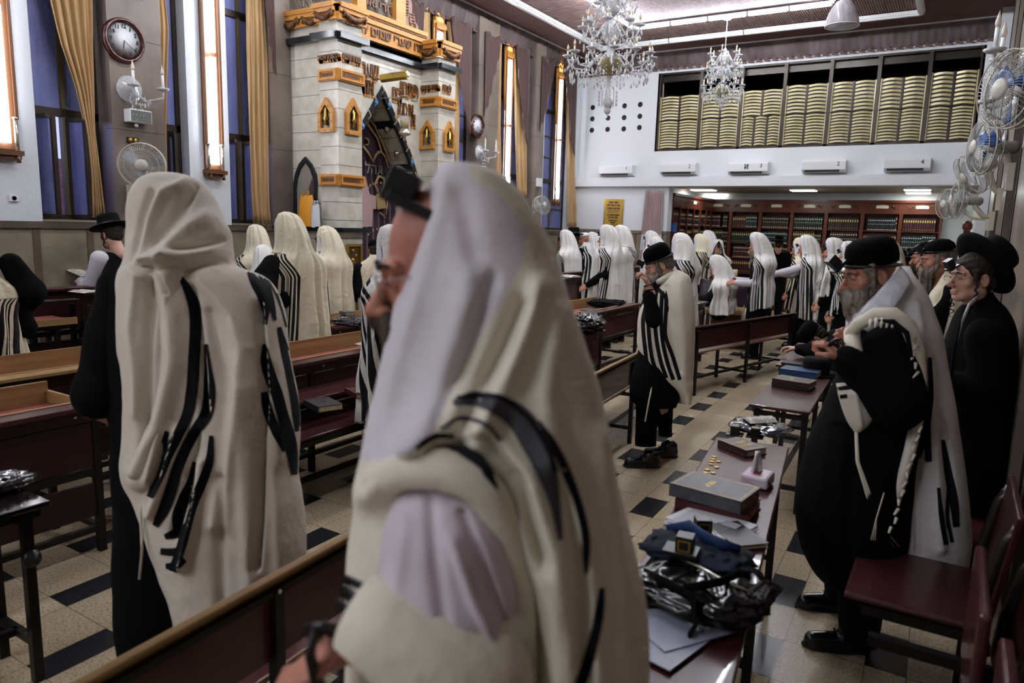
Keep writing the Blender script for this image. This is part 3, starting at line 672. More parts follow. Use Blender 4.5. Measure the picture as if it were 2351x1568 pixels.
crown((X1,YD-.02),(X0+.02,YD-.02),zr0,zr1,'crown_band',1); crown((X0+.02,YD-.03),(X0+.02,YE+.02),zr0,zr1,'crown_band',1)
# inscription board on top with posts and scrolls
ybl,ybr=float(at(838,20,0,X1+.03)[1]),float(at(900,60,0,X1+.03)[1]); zb=zz1+.14
b=MB(); b.b2((X1-.02,ybl-.05,zb),(X1+.03,ybr+.02,CZ)); b.build('inscription_board','mirror',ark,world=True)
b=MB(); 
for k in range(6): b.text(['אחרי ואזנו','ליהי רצון','ולצל עמו','ישב ונתן','ברוך הוא','וברוך שמו'][k],lambda u,v,w:(X1+.032+w,(ybl+ybr)/2+u,zb+.12+k*.15+v),.13,.012,heb=True,bold=.004,sx=1.25)
b.build('lettering','dark_carve',ark,world=True)
b=MB(); b.b2((X1,ybr,zb-.05),(X1+.1,ybr+.18,CZ)); b.b2((X1,ybl-.2,zb-.05),(X1+.1,ybl-.05,CZ)); b.build('board_post','gold_wood',ark,world=True)
mat('fretwood','8a6a5a',.5)
b=MB(); y=ybr+.2
for k in range(16): a=k*.55; b.tube([(X1+.03,y+.07+.045*cos(a+j)*(1+.3*k/16)+.012*k*(k>8),zz1+.6-.035*k+.04*sin(a+j)) for j in np.linspace(0,4,8)],.009,5)
b.prism([(y,zz1+.13),(y+.32,zz1+.13),(y+.33,zz1+.2),(y+.2,zz1+.3),(y+.2,zz1+.45),(y+.08,zz1+.62),(y,zz1+.66)],lambda u,v,w:(X1+.02-w,u,v),.012)
b.build('scroll_ornament','fretwood',ark,world=True)
# wooden bands round the pillars and little arched mirrors
def band(p,q,z,h,name='wood_band'):
    p=np.array(p,float); q=np.array(q,float); d=q-p; L=np.linalg.norm(d); d=d/L; nn=np.array([d[1],-d[0]]); P=lambda u,v,w:(p[0]+d[0]*u+nn[0]*w,p[1]+d[1]*u+nn[1]*w,v)
    b=MB(); b.prism([(0,z-h/2),(L,z-h/2),(L,z+h/2),(0,z+h/2)],P,.03)
    rc=lambda a,e:[(a,z-h/2+e),(L-a,z-h/2+e),(L-a,z+h/2-e),(a,z+h/2-e)]
    b.ring(rc(.02,.012),rc(.045,.03),P,.045); b.build(name,'gold_wood',ark,world=True)
    b=MB()
    for i in range(int((L-.12)/.02)): u=.06+i*.02; b.prism([(u,z-h*.16),(u+.012,z-h*.16),(u+.012,z+h*.16),(u,z+h*.16)],P,.034)
    b.build('band_carving','dark_carve',ark,world=True)
for px,py,y,s in ((777,170,Y0,0),(777,413,Y0,0),(1006,233,YD,1)):
    z=zc(px,py,1,y)
    if s==0: band((XL,Y0),(X0+.02,Y0),z,.13); band((X0,Y0-.02),(X0,YB+.02),z,.13)
    else: band((X1,YD),(X0+.02,YD),z,.13); band((X0,YD-.02),(X0,YE+.01),z,.13)
def niche_mirror(P,w,h):
    out=[(-w/2,0),(w/2,0),(w/2,h*.6),(0,h),(-w/2,h*.6)]; k=.62; inn=[(-w/2*k,h*.12),(w/2*k,h*.12),(w/2*k,h*.56),(0,h*.8),(-w/2*k,h*.56)]
    b=MB(); b.ring(out,inn,P,.04); 
    b.build('mirror_frame','gold_wood',ark,world=True)
    b=MB(); b.prism(inn,P,.012); b.build('mirror','mirror',ark,world=True)
    b=MB()
    for u,v in ((-.4,.05),(0,.05),(.4,.05),(-.4,.3),(.4,.3),(-.4,.55),(.4,.55),(-.2,.75),(.2,.75),(0,.92)): b.ball(P(u*w,v*h,.042),.008,4)
    b.build('stud','brass',ark,world=True)
    b=MB(); b.lathe([(.02,0),(.012,.05),(.03,.07),(.015,.1),(.02,.16),(.0,.2)],P(0,h*.2,.03),8); b.build('lamp','brass',ark,world=True)
for px0,px1,pt,pb,ax,v in ((735,770,223,304,1,Y0),(791,824,228,310,0,X0),(967,999,275,343,1,YD),(1016,1040,280,349,0,X0)):
    a=at(px0,pb,ax,v); c=at(px1,pb,ax,v); t=at((px0+px1)/2,pt,ax,v); w=float(np.linalg.norm(a-c)); h=float(t[2]-a[2]); m=(a+c)/2
    niche_mirror((lambda u,vv,d,m=m:(m[0]+u,m[1]-d,m[2]+vv)) if ax==1 else (lambda u,vv,d,m=m:(m[0]+d,m[1]+u,m[2]+vv)),w,h)
# inscriptions
def ins(txt,px,py,ax,v,sz,d=.02,two=True):
    sx=.62 if ax==0 else 1
    p=at(px,py,ax,v); Pf=(lambda a,c,w:(p[0]+a,p[1]-w,p[2]+c)) if ax==1 else (lambda a,c,w:(p[0]+w,p[1]+a,p[2]+c))
    if two: b=MB(); b.text(txt,lambda a,c,w:Pf(a+.012,c-.02,w),sz,d*.6,heb=True,bold=.018,sx=sx); b.build('letter_backing','gold_wood',ark,world=True)
    b=MB(); b.text(txt,lambda a,c,w:Pf(a,c,w+d*.6),sz,d*.7,heb=True,bold=.006,sx=sx); b.build('lettering','dark_carve',ark,world=True)
ins('באמת ויציב',757,131,1,Y0,.07); ins('מהרה שיבנה',805,134,0,X0,.085); ins('בית המקדש',983,201,1,YD,.075); ins('לנו פה',1024,203,0,X0,.11)
ins('שער',847,163,0,X1,.27); ins('אוד',842,200,0,X1,.25); ins('פתחו',937,207,0,X1,.27); ins('בם',909,216,0,X1,.24); ins('אבוא',929,252,0,X1,.25); ins('א',946,276,0,X1,.24)
# small side niche with pointed black frame
def np_(px,py): p=at(px,py,1,Y1); return (float(p[0]),float(p[2]))
nr=[np_(704,360),np_(718,377),np_(728,400),np_(730,420),np_(729,524)]; cx=nr[0][0]; nl=[np_(690,377),np_(681,400),np_(678,420),np_(679,524)]
out=nl[::-1]+nr; inn=[(lin(cx,x,.8),z-.06*(z>2)) for x,z in out]
Pn=lambda u,v,w:(u,Y1-w,v)
b=MB()
for i in range(len(out)-1): b.add([Pn(*out[i],.03),Pn(*out[i+1],.03),Pn(*inn[i+1],.03),Pn(*inn[i],.03),Pn(*out[i],-.02),Pn(*out[i+1],-.02),Pn(*inn[i+1],-.02),Pn(*inn[i],-.02)],[(0,1,2,3),(4,7,6,5),(0,4,5,1),(3,2,6,7)])
b.build('niche_frame','black_stone',ark,world=True)
mat('niche_shade','8f8a80',.4)
b=MB(); b.prism(inn,lambda u,v,w:(u,Y1-.012+w,v),.008); b.build('niche_back','niche_shade',ark,world=True)
b=MB(); q=[(lin(cx,x,.42)+.1,z-.25*(z>2)) for x,z in out]; b.prism(q,lambda u,v,w:(u,Y1-.016+w,v),.003); b.build('niche_door','velvet',ark,world=True)
# base panel with brass rosettes
p0=at(800,560,0,X0); p1=at(829,636,0,X0); y0_,y1_=YB-.28,YB-.03; z0_,z1_=float(p1[2]),float(p0[2])
b=MB(); b.ring([(y0_,z0_),(y1_,z0_),(y1_,z1_),(y0_,z1_)],[(y0_+.03,z0_+.03),(y1_-.03,z0_+.03),(y1_-.03,z1_-.03),(y0_+.03,z1_-.03)],lambda u,v,w:(X0+w,u,v),.03); b.build('panel_frame','brass',ark,world=True)
b=MB(); b.b2((X0,y0_+.03,z0_+.03),(X0+.012,y1_-.03,z1_-.03)); b.build('panel','dark_carve',ark,world=True)
for k in range(5): g=MB(); g.ball((X0+.015,(y0_+y1_)/2+(.03 if k%2 else -.02),z0_+.08+k*(z1_-z0_-.16)/4),.022 if k!=2 else .035,6,0,(.4,1,1)); g.build('rosette','brass',ark,world=True)
# velvet curtain
xc=X1-DEP+.05; yL,yR=left[-1][0]+.02,right[-1][0]-.02
def half(z): return float(np.interp(z,[q[1] for q in right[::-1]],[q[0]-yc for q in right[::-1]]))
m=MB(); P=[]
for z in np.linspace(AR[0][1]-.05,.4,30):
    h=half(z)-.01; P.append([(xc+.025*sin(t*40+z*.7)*.7,yc+h*t,z) for t in np.linspace(-1,1,70)])
m.grid(P,0); ct=m.build('ark_curtain','velvet',None,loc=(0,0,0)); tag(ct,'dark purple velvet curtain with gold embroidery hanging inside the marble arch','curtain')
def cp(px,py): p=at(px,py,0,xc+.05); return (xc+.045,float(p[1]),float(p[2]))
b=MB()
for pl in (((835,270),(852,295),(868,318),(876,345),(868,350),(858,372),(846,350),(834,335)),((858,372),(864,355),(876,348),(886,360),(893,385)),((842,262),(862,290),(880,330),(892,360),(895,372))):
    b.tube([cp(*q) for q in pl],.018,6,flat=.4)
b.build('gold_trim','gold_thread',ct)
b=MB()
p=cp(850,388); b.text('תהל ל',lambda u,v,w:(p[0]+w,p[1]+u,p[2]+v),.2,.01,heb=True); b.build('embroidered_lettering','silver',ct)
b=MB(); p=cp(843,325); b.text('כ',lambda u,v,w:(p[0]+w,p[1]+u,p[2]+v),.16,.01,heb=True)
p=cp(875,462)
b.box(p,(.012,.17,.2),rot=Matrix.Rotation(R(8),3,'X'))
b.tube([(p[0],p[1]-.05,p[2]+.1),(p[0],p[1]-.12,p[2]+.22),(p[0],p[1]-.04,p[2]+.33),(p[0],p[1]+.06,p[2]+.3),(p[0],p[1]+.07,p[2]+.2),(p[0],p[1]+.02,p[2]+.1)],.016,6)
b.tube([(p[0],p[1]+.1,p[2]-.18),(p[0],p[1]+.14,p[2]+.02)],.01,5); b.tube([(p[0],p[1]-.02,p[2]-.15),(p[0],p[1]+.1,p[2]-.22)],.01,5)
for q0,r0 in ((cp(875,440),.26),(cp(875,545),.26)):
    for k in range(9): a=R(200-k*20)*-1; b.box((q0[0],q0[1]+r0*cos(R(20+k*17.5)),q0[2]+r0*.45*sin(R(20+k*17.5))),(.008,.025,.03))
q0=cp(878,560); 
for k in range(-3,4): b.tube([(q0[0],q0[1]+k*.03,q0[2]+.03*abs(k)),(q0[0],q0[1]+k*.03,q0[2]-.12)],.008,5)
b.tube([(q0[0],q0[1],q0[2]-.12),(q0[0],q0[1],q0[2]-.2)],.01,5)
b.build('embroidery','gold_thread',ct)
b=MB(); p=cp(840,470); b.prism([(-.2,-.3),(.12,-.28),(.14,-.05),(.2,-.05),(.2,.12),(.08,.14),(0,.35),(-.2,.4)],lambda u,v,w:(p[0]-.01+w,p[1]+u,p[2]+v),.012); b.build('embroidered_building','pinkstone',ct)
# things in the niche and on the arch
def soft_bag(name,c,w,h,d,matn,label,cat='bag',rz=0,mats2=None,seed=0,handles=True):
    o=thing(name,label,cat,c,rz); V=[]
    m=MB(); P=[]
    for i,t in enumerate(np.linspace(0,1,14)):
        row=[]
        for k in range(20):
            a=2*PI*k/20; f=1-.25*t**3; j=1+.12*noise.noise(Vector((cos(a)*2,sin(a)*2,t*4+seed)))
            row.append((w/2*cos(a)*f*j,d/2*sin(a)*(1-.75*t**2)*j,h*t+.02*noise.noise(Vector((a,t,seed)))))
        P.append(row)
    m.grid(P,0,True,True); m.add(P[0][::-1],[tuple(range(20))],0); m.build('body',matn,o)
    if handles:
        m=MB(); 
        for s in (-1,1): m.tube([(-w*.18,s*.01,h*.95),(-w*.15,s*.02,h*1.12),(w*.05,s*.02,h*1.14),(w*.12,s*.01,h*.95)],.008,6,flat=.4)
        m.build('handle',matn,o)
    return o
mat('bag_orange','e09a2c',.45); mat('bag_white','d9dbe4',.4)
q=at(708,522,1,Y1-.12); soft_bag('shopping_bag',(q[0],Y1-.14,zq+.025),.26,.36,.1,'bag_orange','orange plastic bag standing in the pointed side niche of the ark')
q=at(722,522,1,Y1-.22); soft_bag('shopping_bag',(q[0],Y1-.2,zq+.025),.14,.26,.05,'bag_white','white plastic bag with red print in front of the orange bag in the niche',seed=3)
p=at(840,176,0,X1+.3); p2=at(930,172,0,X1+.7)
t=thing('spotlight_tube','brass hexagonal lamp tube sticking out above the arch of the ark','lamp',tuple(at(877,176,0,X1+.25)))
a=at(876,180,0,X1+.1); c=ad(936,172,float(proj([tuple(a)])[2][0])-.15); A=Vector(a)-t.location; C_=Vector(c)-t.location
m=MB(); m.tube([A,C_],.052,6); m.s=[False]*len(m.s); m.build('housing','brass',t); m=MB(); m.tube([C_,C_+(C_-A)*.03],.03,12); m.build('bulb_face','white_plastic',t)
m=MB(); m.bar(A*.5+C_*.5,(-.25,(A.y+C_.y)/2,A.z),.015); m.build('bracket','brass',t)
p=at(929,290,0,X1+.45); t=thing('eternal_lamp','glass cup of yellow oil on a silver hanging holder beside the arch','lamp',(p[0],p[1],p[2]-.08))
m=MB(); m.lathe([(0,-.1),(.02,-.08),(.015,-.04),(.07,-.02),(.08,.0),(.06,.02),(.055,.05)],(0,0,0),14); m.build('holder','silver',t)
m=MB(); m.lathe([(.05,.05),(.062,.2),(.058,.2),(.046,.055)],(0,0,0),14); m.build('glass','thin_glass',t)
m=MB(); m.lathe([(0,.055),(.044,.055),(.05,.15),(0,.15)],(0,0,0),12); m.build('oil','oil',t)
m=MB()
for k in range(3): a=k*2.1; m.tube([(.07*cos(a),.07*sin(a),0),(.03*cos(a),.03*sin(a),.42)],.003,4)
m.lathe([(.05,.42),(.06,.43),(0,.44)],(0,0,0),10); m.tube([(0,0,.43),(-.45,0,.43)],.006,5); m.build('chain','silver',t)
# bird wire on top of the left face
m=MB()
for k in range(40): x=lin(WX+.05,XL,k/39); m.tube([(x,Y1+.1,ZBF1),(x+random.uniform(-.05,.05),Y1+random.uniform(-.1,.1),ZBF1+random.uniform(.08,.2))],.0015,3,cap=False)
tag(m.build('bird_spikes','silver'),'thin wire bird spikes on top of the left flank of the ark','spikes',kind='stuff')
# ================================================================ fittings on the left wall
XP=WX+.1
def clock(px,py,dpx,lab,name='wall_clock',hh=(6,0),mm=21):
    p=at(px,py,0,XP+.03); dep=float(proj([tuple(p)])[2][0]); r=dpx*dep/F/2
    t=thing(name,lab,'clock',(XP,p[1],p[2])); Q=Matrix.Rotation(R(90),3,'Y')
    m=MB(); m.lathe([(r,0),(r*1.0,.02),(r*.97,.045),(r*.86,.05),(r*.82,.035),(r*.82,.02)],(0,0,0),40,0,Q); m.build('case','case_wood',t)
    m=MB(); m.lathe([(r*.83,.0205),(0,.022)],(0,0,0),32,0,Q); dl=m.build('dial','white_paint',t)
    m=MB()
    for k in range(12):
        a=PI/2-(k+1)*PI/6; m.text(str(k+1),lambda u,v,d:(.024+d,r*.63*cos(a)+u,r*.63*sin(a)+v),r*.24,.002,bold=.0015)
    for k in range(60):
        a=k*PI/30; m.box((.024,r*.77*cos(a),r*.77*sin(a)),(.002,r*.012,r*.04),rot=Matrix.Rotation(a-PI/2,3,'X'))
    m.build('numerals','ink',dl)
    for nm,a,L,w in (('hour_hand',PI/2-R(191),.38,.035),('minute_hand',PI/2-R(128),.58,.025)):
        m=MB(); m.bar((.03,0,0),(.03,r*L*cos(a),r*L*sin(a)),r*w,.002); m.build(nm,'ink',dl)
mat('case_wood','4a1c16',.2,spec=.6,coat=.4)
clock(286,93,99,'large round wooden wall clock on the stone pier at the left, above the sconce')
clock(1097,290,54,'smaller round wooden wall clock on the stone pier right of the ark')
mat('crystal','ffffff',.06,trans=.4,ior=1.5,c2='dfe4ea',ns=40,spec=1); mat('candle','eef2f5',.3); mat('candle_bulb','fff4e6',.2,trans=.3)
def drop(m,c,s,mm=0): m.lathe([(0,-1*s),(.28*s,-.55*s),(.2*s,-.1*s),(0,.3*s)],c,6,mm); 
def sconce(P0,lab,s=1,ang=0,g='crystal wall sconces'):
    t=thing('crystal_sconce',lab,'wall lamp',P0,ang,g)
    m=MB(); Q=Matrix.Rotation(R(90),3,'Y'); m.lathe([(.13*s,0),(.12*s,.02),(.06*s,.03),(.04*s,.06),(0,.07)],(0,0,0),14,0,Q); m.build('wall_rose','crystal',t)
    for k,(y,x) in enumerate(((-.05,.16),(.22,.2))):
        m=MB(); m.tube([(.03,0,-.02),(x*.5*s,y*.5*s,-.1*s),(x*s,y*s,-.06*s),(x*s,y*s,0)],.011*s,7); m.lathe([(.0,0),(.05*s,.01),(.065*s,.03),(.03*s,.02),(.018*s,.045)],(x*s,y*s,0),10); am=m.build('arm','crystal',t)
        m=MB(); m.tube([(x*s,y*s,.03*s),(x*s,y*s,.15*s)],.013*s,7); m.build('candle','candle',am)
        m=MB(); m.lathe([(.012*s,.15*s),(.018*s,.175*s),(.01*s,.21*s),(0,.25*s)],(x*s,y*s,0),8); m.build('bulb','candle_bulb',am)
    m=MB()
    for k in range(14): a=k*.9; drop(m,(.08*s+.07*s*cos(a),.06*s+.09*s*sin(a),-.08*s-.02*(k%4)),.035*s)
    for k in range(4):
        y=-.04+.035*k
        for j in range(3+(k==1)*2): m.ball((.1*s,y*s,(-.14-.05*j)*s),.011*s if j<2 else .018*s,4)
    stuffp(m.build('pendants','crystal',t)); return t
p=at(296,205,0,XP); sconce((XP,p[1],p[2]),'crystal two-candle sconce under the large clock on the left stone pier',1.0)
p=at(1100,350,0,XP); sconce((XP,p[1],p[2]),'crystal two-candle sconce under the smaller clock right of the ark',.95)
# loudspeaker, sockets
p=at(316,268,0,XP+.05); t=thing('loudspeaker','small white wall loudspeaker with grey grille below the sconce on the left pier','speaker',(XP,p[1],p[2]))
m=MB(); m.b2((0,-.11,-.06),(.11,.11,.06)); m.build('box','white_plastic',t,bevel=.008); mat('grille','6d726d',.6,c2='575c57',ns=200); m=MB(); m.b2((.108,-.1,-.05),(.115,.1,.05)); m.build('grille','grille',t)
p=at(303,322,0,XP); t=thing('power_socket','dark double power socket on the stone pier above the wall fan','socket',(XP,p[1],p[2])); MB().b2((0,-.055,-.025),(.02,.055,.025)).build('plate','bronze_frame',t)
for s in (-1,1): m=MB(); m.lathe([(.02,.02),(.018,.026),(0,.024)],(0,s*.026,0),12,0,Matrix.Rotation(R(90),3,'Y')); m.build('outlet','brass',t)
p=at(31,455,0,WX); t=thing('power_socket','white socket on the white plaster wall at the far left edge','socket',(WX,p[1],p[2])); MB().b2((0,-.04,-.03),(.015,.04,.03)).build('plate','white_plastic',t,bevel=.004)
m=MB(); m.lathe([(.022,.015),(.02,.02),(.018,.012),(0,.012)],(0,0,0),14,0,Matrix.Rotation(R(90),3,'Y')); m.build('outlet','white_plastic',t)
for px,py,l in ((1105,400,'white junction box on the pier below the sconce right of the ark'),(1234,419,'white junction box on the dark pier left of the last window')):
    p=at(px,py,0,XP); t=MB(); t.b2((0,-.07,-.08),(.06,.07,.08)); t=t.build('junction_box','white_plastic',loc=(XP,p[1],p[2]),bevel=.006); tag(t,l,'box')
# wall fans
mat('fan_grey','c4bfb4',.35); mat('fan_wire','b9b9b2',.3,metal=.5); mat('fan_blue','3d6fb8',.2,trans=.3); mat('fan_clear','aab4bd',.15,alpha=.45)
def fan(loc,aim,r,lab,blade,mount,group='wall fans',wires=44):
    """loc=centre of the guard, aim=direction it blows, mount=point on the wall"""
    t=thing('wall_fan',lab,'fan',loc,0,group); Z=Vector(aim).normalized(); q=Z.to_track_quat('Z','Y').to_matrix()
    m=MB()
    for zz in (.035,-.075): 
        for rr in ((1,.72,.45) if zz>0 else (1,)): m.tube([q@Vector((r*rr*cos(a),r*rr*sin(a),zz+(1-rr)*.05)) for a in np.linspace(0,2*PI,33)],.002 if rr<1 else .004,5,cap=False)
    m.tube([q@Vector((r*1.01*cos(a),r*1.01*sin(a),-.02)) for a in np.linspace(0,2*PI,33)],.007,6,cap=False)
    gr=m.build('guard_rim','fan_grey',t)
    m=MB()
    for k in range(wires):
        a=2*PI*k/wires; 
        m.tube([q@Vector((r*f*cos(a+(1-f)*.35),r*f*sin(a+(1-f)*.35),z)) for f,z in ((.28,.07),(.6,.062),(.9,.045),(1,.0))],.0017,3,cap=False)
        m.tube([q@Vector((r*f*cos(a),r*f*sin(a),z)) for f,z in ((1,-.02),(.9,-.06),(.4,-.1))],.0017,3,cap=False)
    stuffp(m.build('guard_wire','fan_wire',gr))
    m=MB(); m.lathe([(0,.085),(r*.22,.08),(r*.28,.07),(r*.28,.06)],(0,0,0),20,0,q); m.build('badge','fan_grey',t)
    for k in range(3):
        a0=2*PI*k/3+.4; m=MB(); P=[]
        for f in np.linspace(.15,.88,7):
            P.append([q@Vector((r*f*cos(a0+w*.9/(.6+f)),r*f*sin(a0+w*.9/(.6+f)),-.03+.05*w)) for w in np.linspace(-.5,.5,6)])
        m.grid(P); m.build('blade',blade,t,solid=.002)
    m=MB(); m.tube([q@Vector((0,0,-.06)),q@Vector((0,0,-.12)),q@Vector((0,0,-.25)),q@Vector((0,0,-.27))],[.045,.055,.05,.03],14); m.build('motor','fan_grey',t)
    mo=Vector(mount)-Vector(loc); e=q@Vector((0,0,-.2)); m=MB(); m.tube([e,e+Vector((0,0,-.07)),(e+mo)/2+Vector((0,0,-.1)),mo+Vector((0,0,-.03))],[.025,.03,.03,.03],10); m.box(mo+Vector((0,0,-.08)),(.05,.1,.22)); m.build('bracket','cream_plastic',t)
    return t
p=at(326,380,0,XP+.35); fan(tuple(p),(.75,-.55,-.05),.2,'round wall fan with a fine wire guard on the left stone pier',
    'fan_clear',(XP+.03,float(at(300,430,0,XP)[1]),float(p[2])-.2),wires=60)
p=at(1245,471,0,XP+.3); fan(tuple(p),(.9,-.3,.2),.17,'small wall fan tilted on the dark pier near the back wall windows','fan_clear',(XP+.03,float(p[1])-.05,float(p[2])-.12))
# tall lamps in carved gold frames
def gold_lamp(px,pyb,lab,cap=True,pyt=None,x=WX,w=.2):
    p=at(px,pyb,0,x); y=float(p[1]); z0=float(p[2]); z1=CZ-.5; t=thing('wall_tube_lamp',lab,'wall lamp',(x,y,z0),0,'tall tube lamps on the left wall')
    m=MB(); m.b2((0,-w/2,.05),(.03,w/2,z1-z0)); m.b2((0,-w/2-.02,0),(.1,w/2+.02,.04)); m.b2((0,-w/2-.01,-.03),(.07,w/2+.01,0)); 
    for s in (-1,1): m.tube([(.08,s*w*.4,-.06),(.08,s*w*.4,0)],.018,8); m.b2((.05,s*w/2-.012,.3),(.065,s*w/2+.012,z1-z0))
    m.build('frame','frame_wood',t)
    m=MB()
    for s in (-1,1): m.tube([(.06,s*w*.42,.04),(.06,s*w*.42,.3)],.018,8); m.tube([(.06,s*w*.42,.3),(.06,s*w*.42,.32)],.024,8)
    m.build('glass_column','silver',t)
    hh=(z1-z0-.1); k=2 if hh>1.6 else 1
    for i in range(k):
        a=.1+i*hh/k; m=MB(); m.tube([(.07,-.022,a),(.07,-.022,a+hh/k-.05)],.016,8); m.tube([(.07,.022,a),(.07,.022,a+hh/k-.05)],.016,8); m.build('tube','tube_side',t)
    if cap:
        zt=z1-z0; m=MB()
        m.b2((0,-w*.6,zt),(.09,w*.6,zt+.06)); m.b2((0,-w*.55,zt),(.05,w*.55,zt+.42)); m.b2((0,-w*.8,zt+.42),(.13,w*.8,zt+.48))
        for s in (-1,1): m.prism([(s*w*.55,zt-.9),(s*w*.75,zt-.5),(s*w*.75,zt+.1),(s*w*.5,zt+.1),(s*w*.5,zt-.8)],lambda u,v,d:(.03+d,u,v),.02)
        m.build('crown','gold_wood',t); m=MB(); m.b2((.05,-w*.34,zt+.1),(.055,w*.34,zt+.33)); m.build('lit_panel','amber_on',t)
        m=MB()
        for k in range(5): m.tube([(.06,-w*.5+.01,zt+.42-.02*k),(.075,0,zt+.36-.02*k-.02*k),(.06,w*.5-.01,zt+.42-.02*k)],.006,4)
        m.build('carved_swag','gold_wood',t)
mat('frame_wood','6e4a32',.35)
gold_lamp(8,356,'tall lit tube lamp in a wooden frame at the far left edge',False)
gold_lamp(488,400,'tall lit tube lamp in a wooden frame on the white panel between the left windows',False,w=.2)
for px,pyb,l in ((1000,420,'tall lamp with a glowing amber crown panel behind the right end of the ark'),(1157,448,'tall lit tube lamp with amber crown panel in the window right of the second clock'),(1272,468,'tall lit tube lamp with amber crown panel nearest the end wall')):
    gold_lamp(px,pyb,l,True,w=.2,x=WX-.02 if px<1272 else WX)
# curtains
def ywall(px,py,x=WX-.05): return float(at(px,py,0,x)[1])
def gcurt(pts,lab,nf=6,zb=1.75,g='golden curtains of the left wall'):
    """pts: (z, left px,right px) converted through the wall plane"""
    K=[]
    for (yy,a,b_) in pts:
        z=float(at((a+b_)/2,yy,0,WX+.02)[2]); K.append((z,ywall(a,yy,WX+.02),ywall(b_,yy,WX+.02)))
    K.sort(); zs=[k[0] for k in K]
    drape('gold_curtain',0,1,WX+.02,zs[0],CZ-.25,random.random()*6,.022,nf,['gold_curtain'],lab,axis=1,gather=lambda z:(float(np.interp(z,zs,[k[1] for k in K])),float(np.interp(z,zs,[k[2] for k in K]))),group=None)
gcurt([(0,110,208),(100,135,210),(200,172,214),(300,196,216),(400,206,228),(500,208,240)],'golden curtain gathered to the right over the first left window',5)
gcurt([(0,348,378),(60,350,385),(200,352,380),(300,356,378),(400,365,380)],'narrow golden curtain between the large clock pier and the second window',3)
gcurt([(0,565,605),(130,566,612),(300,570,614),(450,575,616),(515,580,620)],'golden curtain bunched on the sill of the third window left of the ark',4)
gcurt([(60,962,985),(300,985,1000)],'golden curtain strip behind the ark crown',3); gcurt([(60,1028,1045),(150,1040,1052),(300,1046,1053),(400,1048,1053)],'golden curtain edge right of the ark',3)
gcurt([(180,1125,1148),(300,1128,1146),(420,1124,1150)],'golden curtain left of the amber-crowned lamp by the second clock',3)
gcurt([(120,1178,1205),(300,1181,1206),(450,1185,1207)],'golden curtain right of the amber-crowned lamp by the second clock',3)
gcurt([(200,1300,1320),(350,1302,1320),(520,1302,1326)],'golden curtain in the corner by the end wall',3)
# maroon pelmet drapes
def pelmet(a,b_,py,drop_,lab):
    ya,yb=ywall(a,py,WX+.12),ywall(b_,py,WX+.12); m=MB(); P=[]
    for i in range(13):
        t=i/12; row=[]
        for j in range(13):
            u=j/12; L=drop_*(1-u)**.8*(1 if drop_>0 else 1); y=lin(ya,yb,u); z=CZ-.3-L*t+.03*sin(u*9+t*2); row.append((WX+.12+.02*sin(u*30+t),y,z))
        P.append(row)
    m.grid(P); tag(m.build('pelmet_drape','maroon_drape',solid=.004),lab,'drape')
for a,b_,d,l in ((330,352,1.1,'maroon pelmet tail left of the second window'),(238,205,1.0,'maroon pelmet tail right of the first window'),(632,600,1.5,'maroon pelmet tail right of the third window'),(940,975,1.5,'maroon pelmet tail behind the inscription board'),(1082,1036,1.7,'maroon pelmet tail left of the smaller clock pier'),(1113,1150,1.4,'maroon pelmet tail right of the smaller clock pier'),(1216,1185,1.7,'maroon pelmet tail left of the dark far pier'),(1244,1275,1.4,'maroon pelmet tail right of the dark far pier'),(1327,1298,1.7,'maroon pelmet tail in the corner by the end wall')):
    pelmet(a,b_,150,d,l)
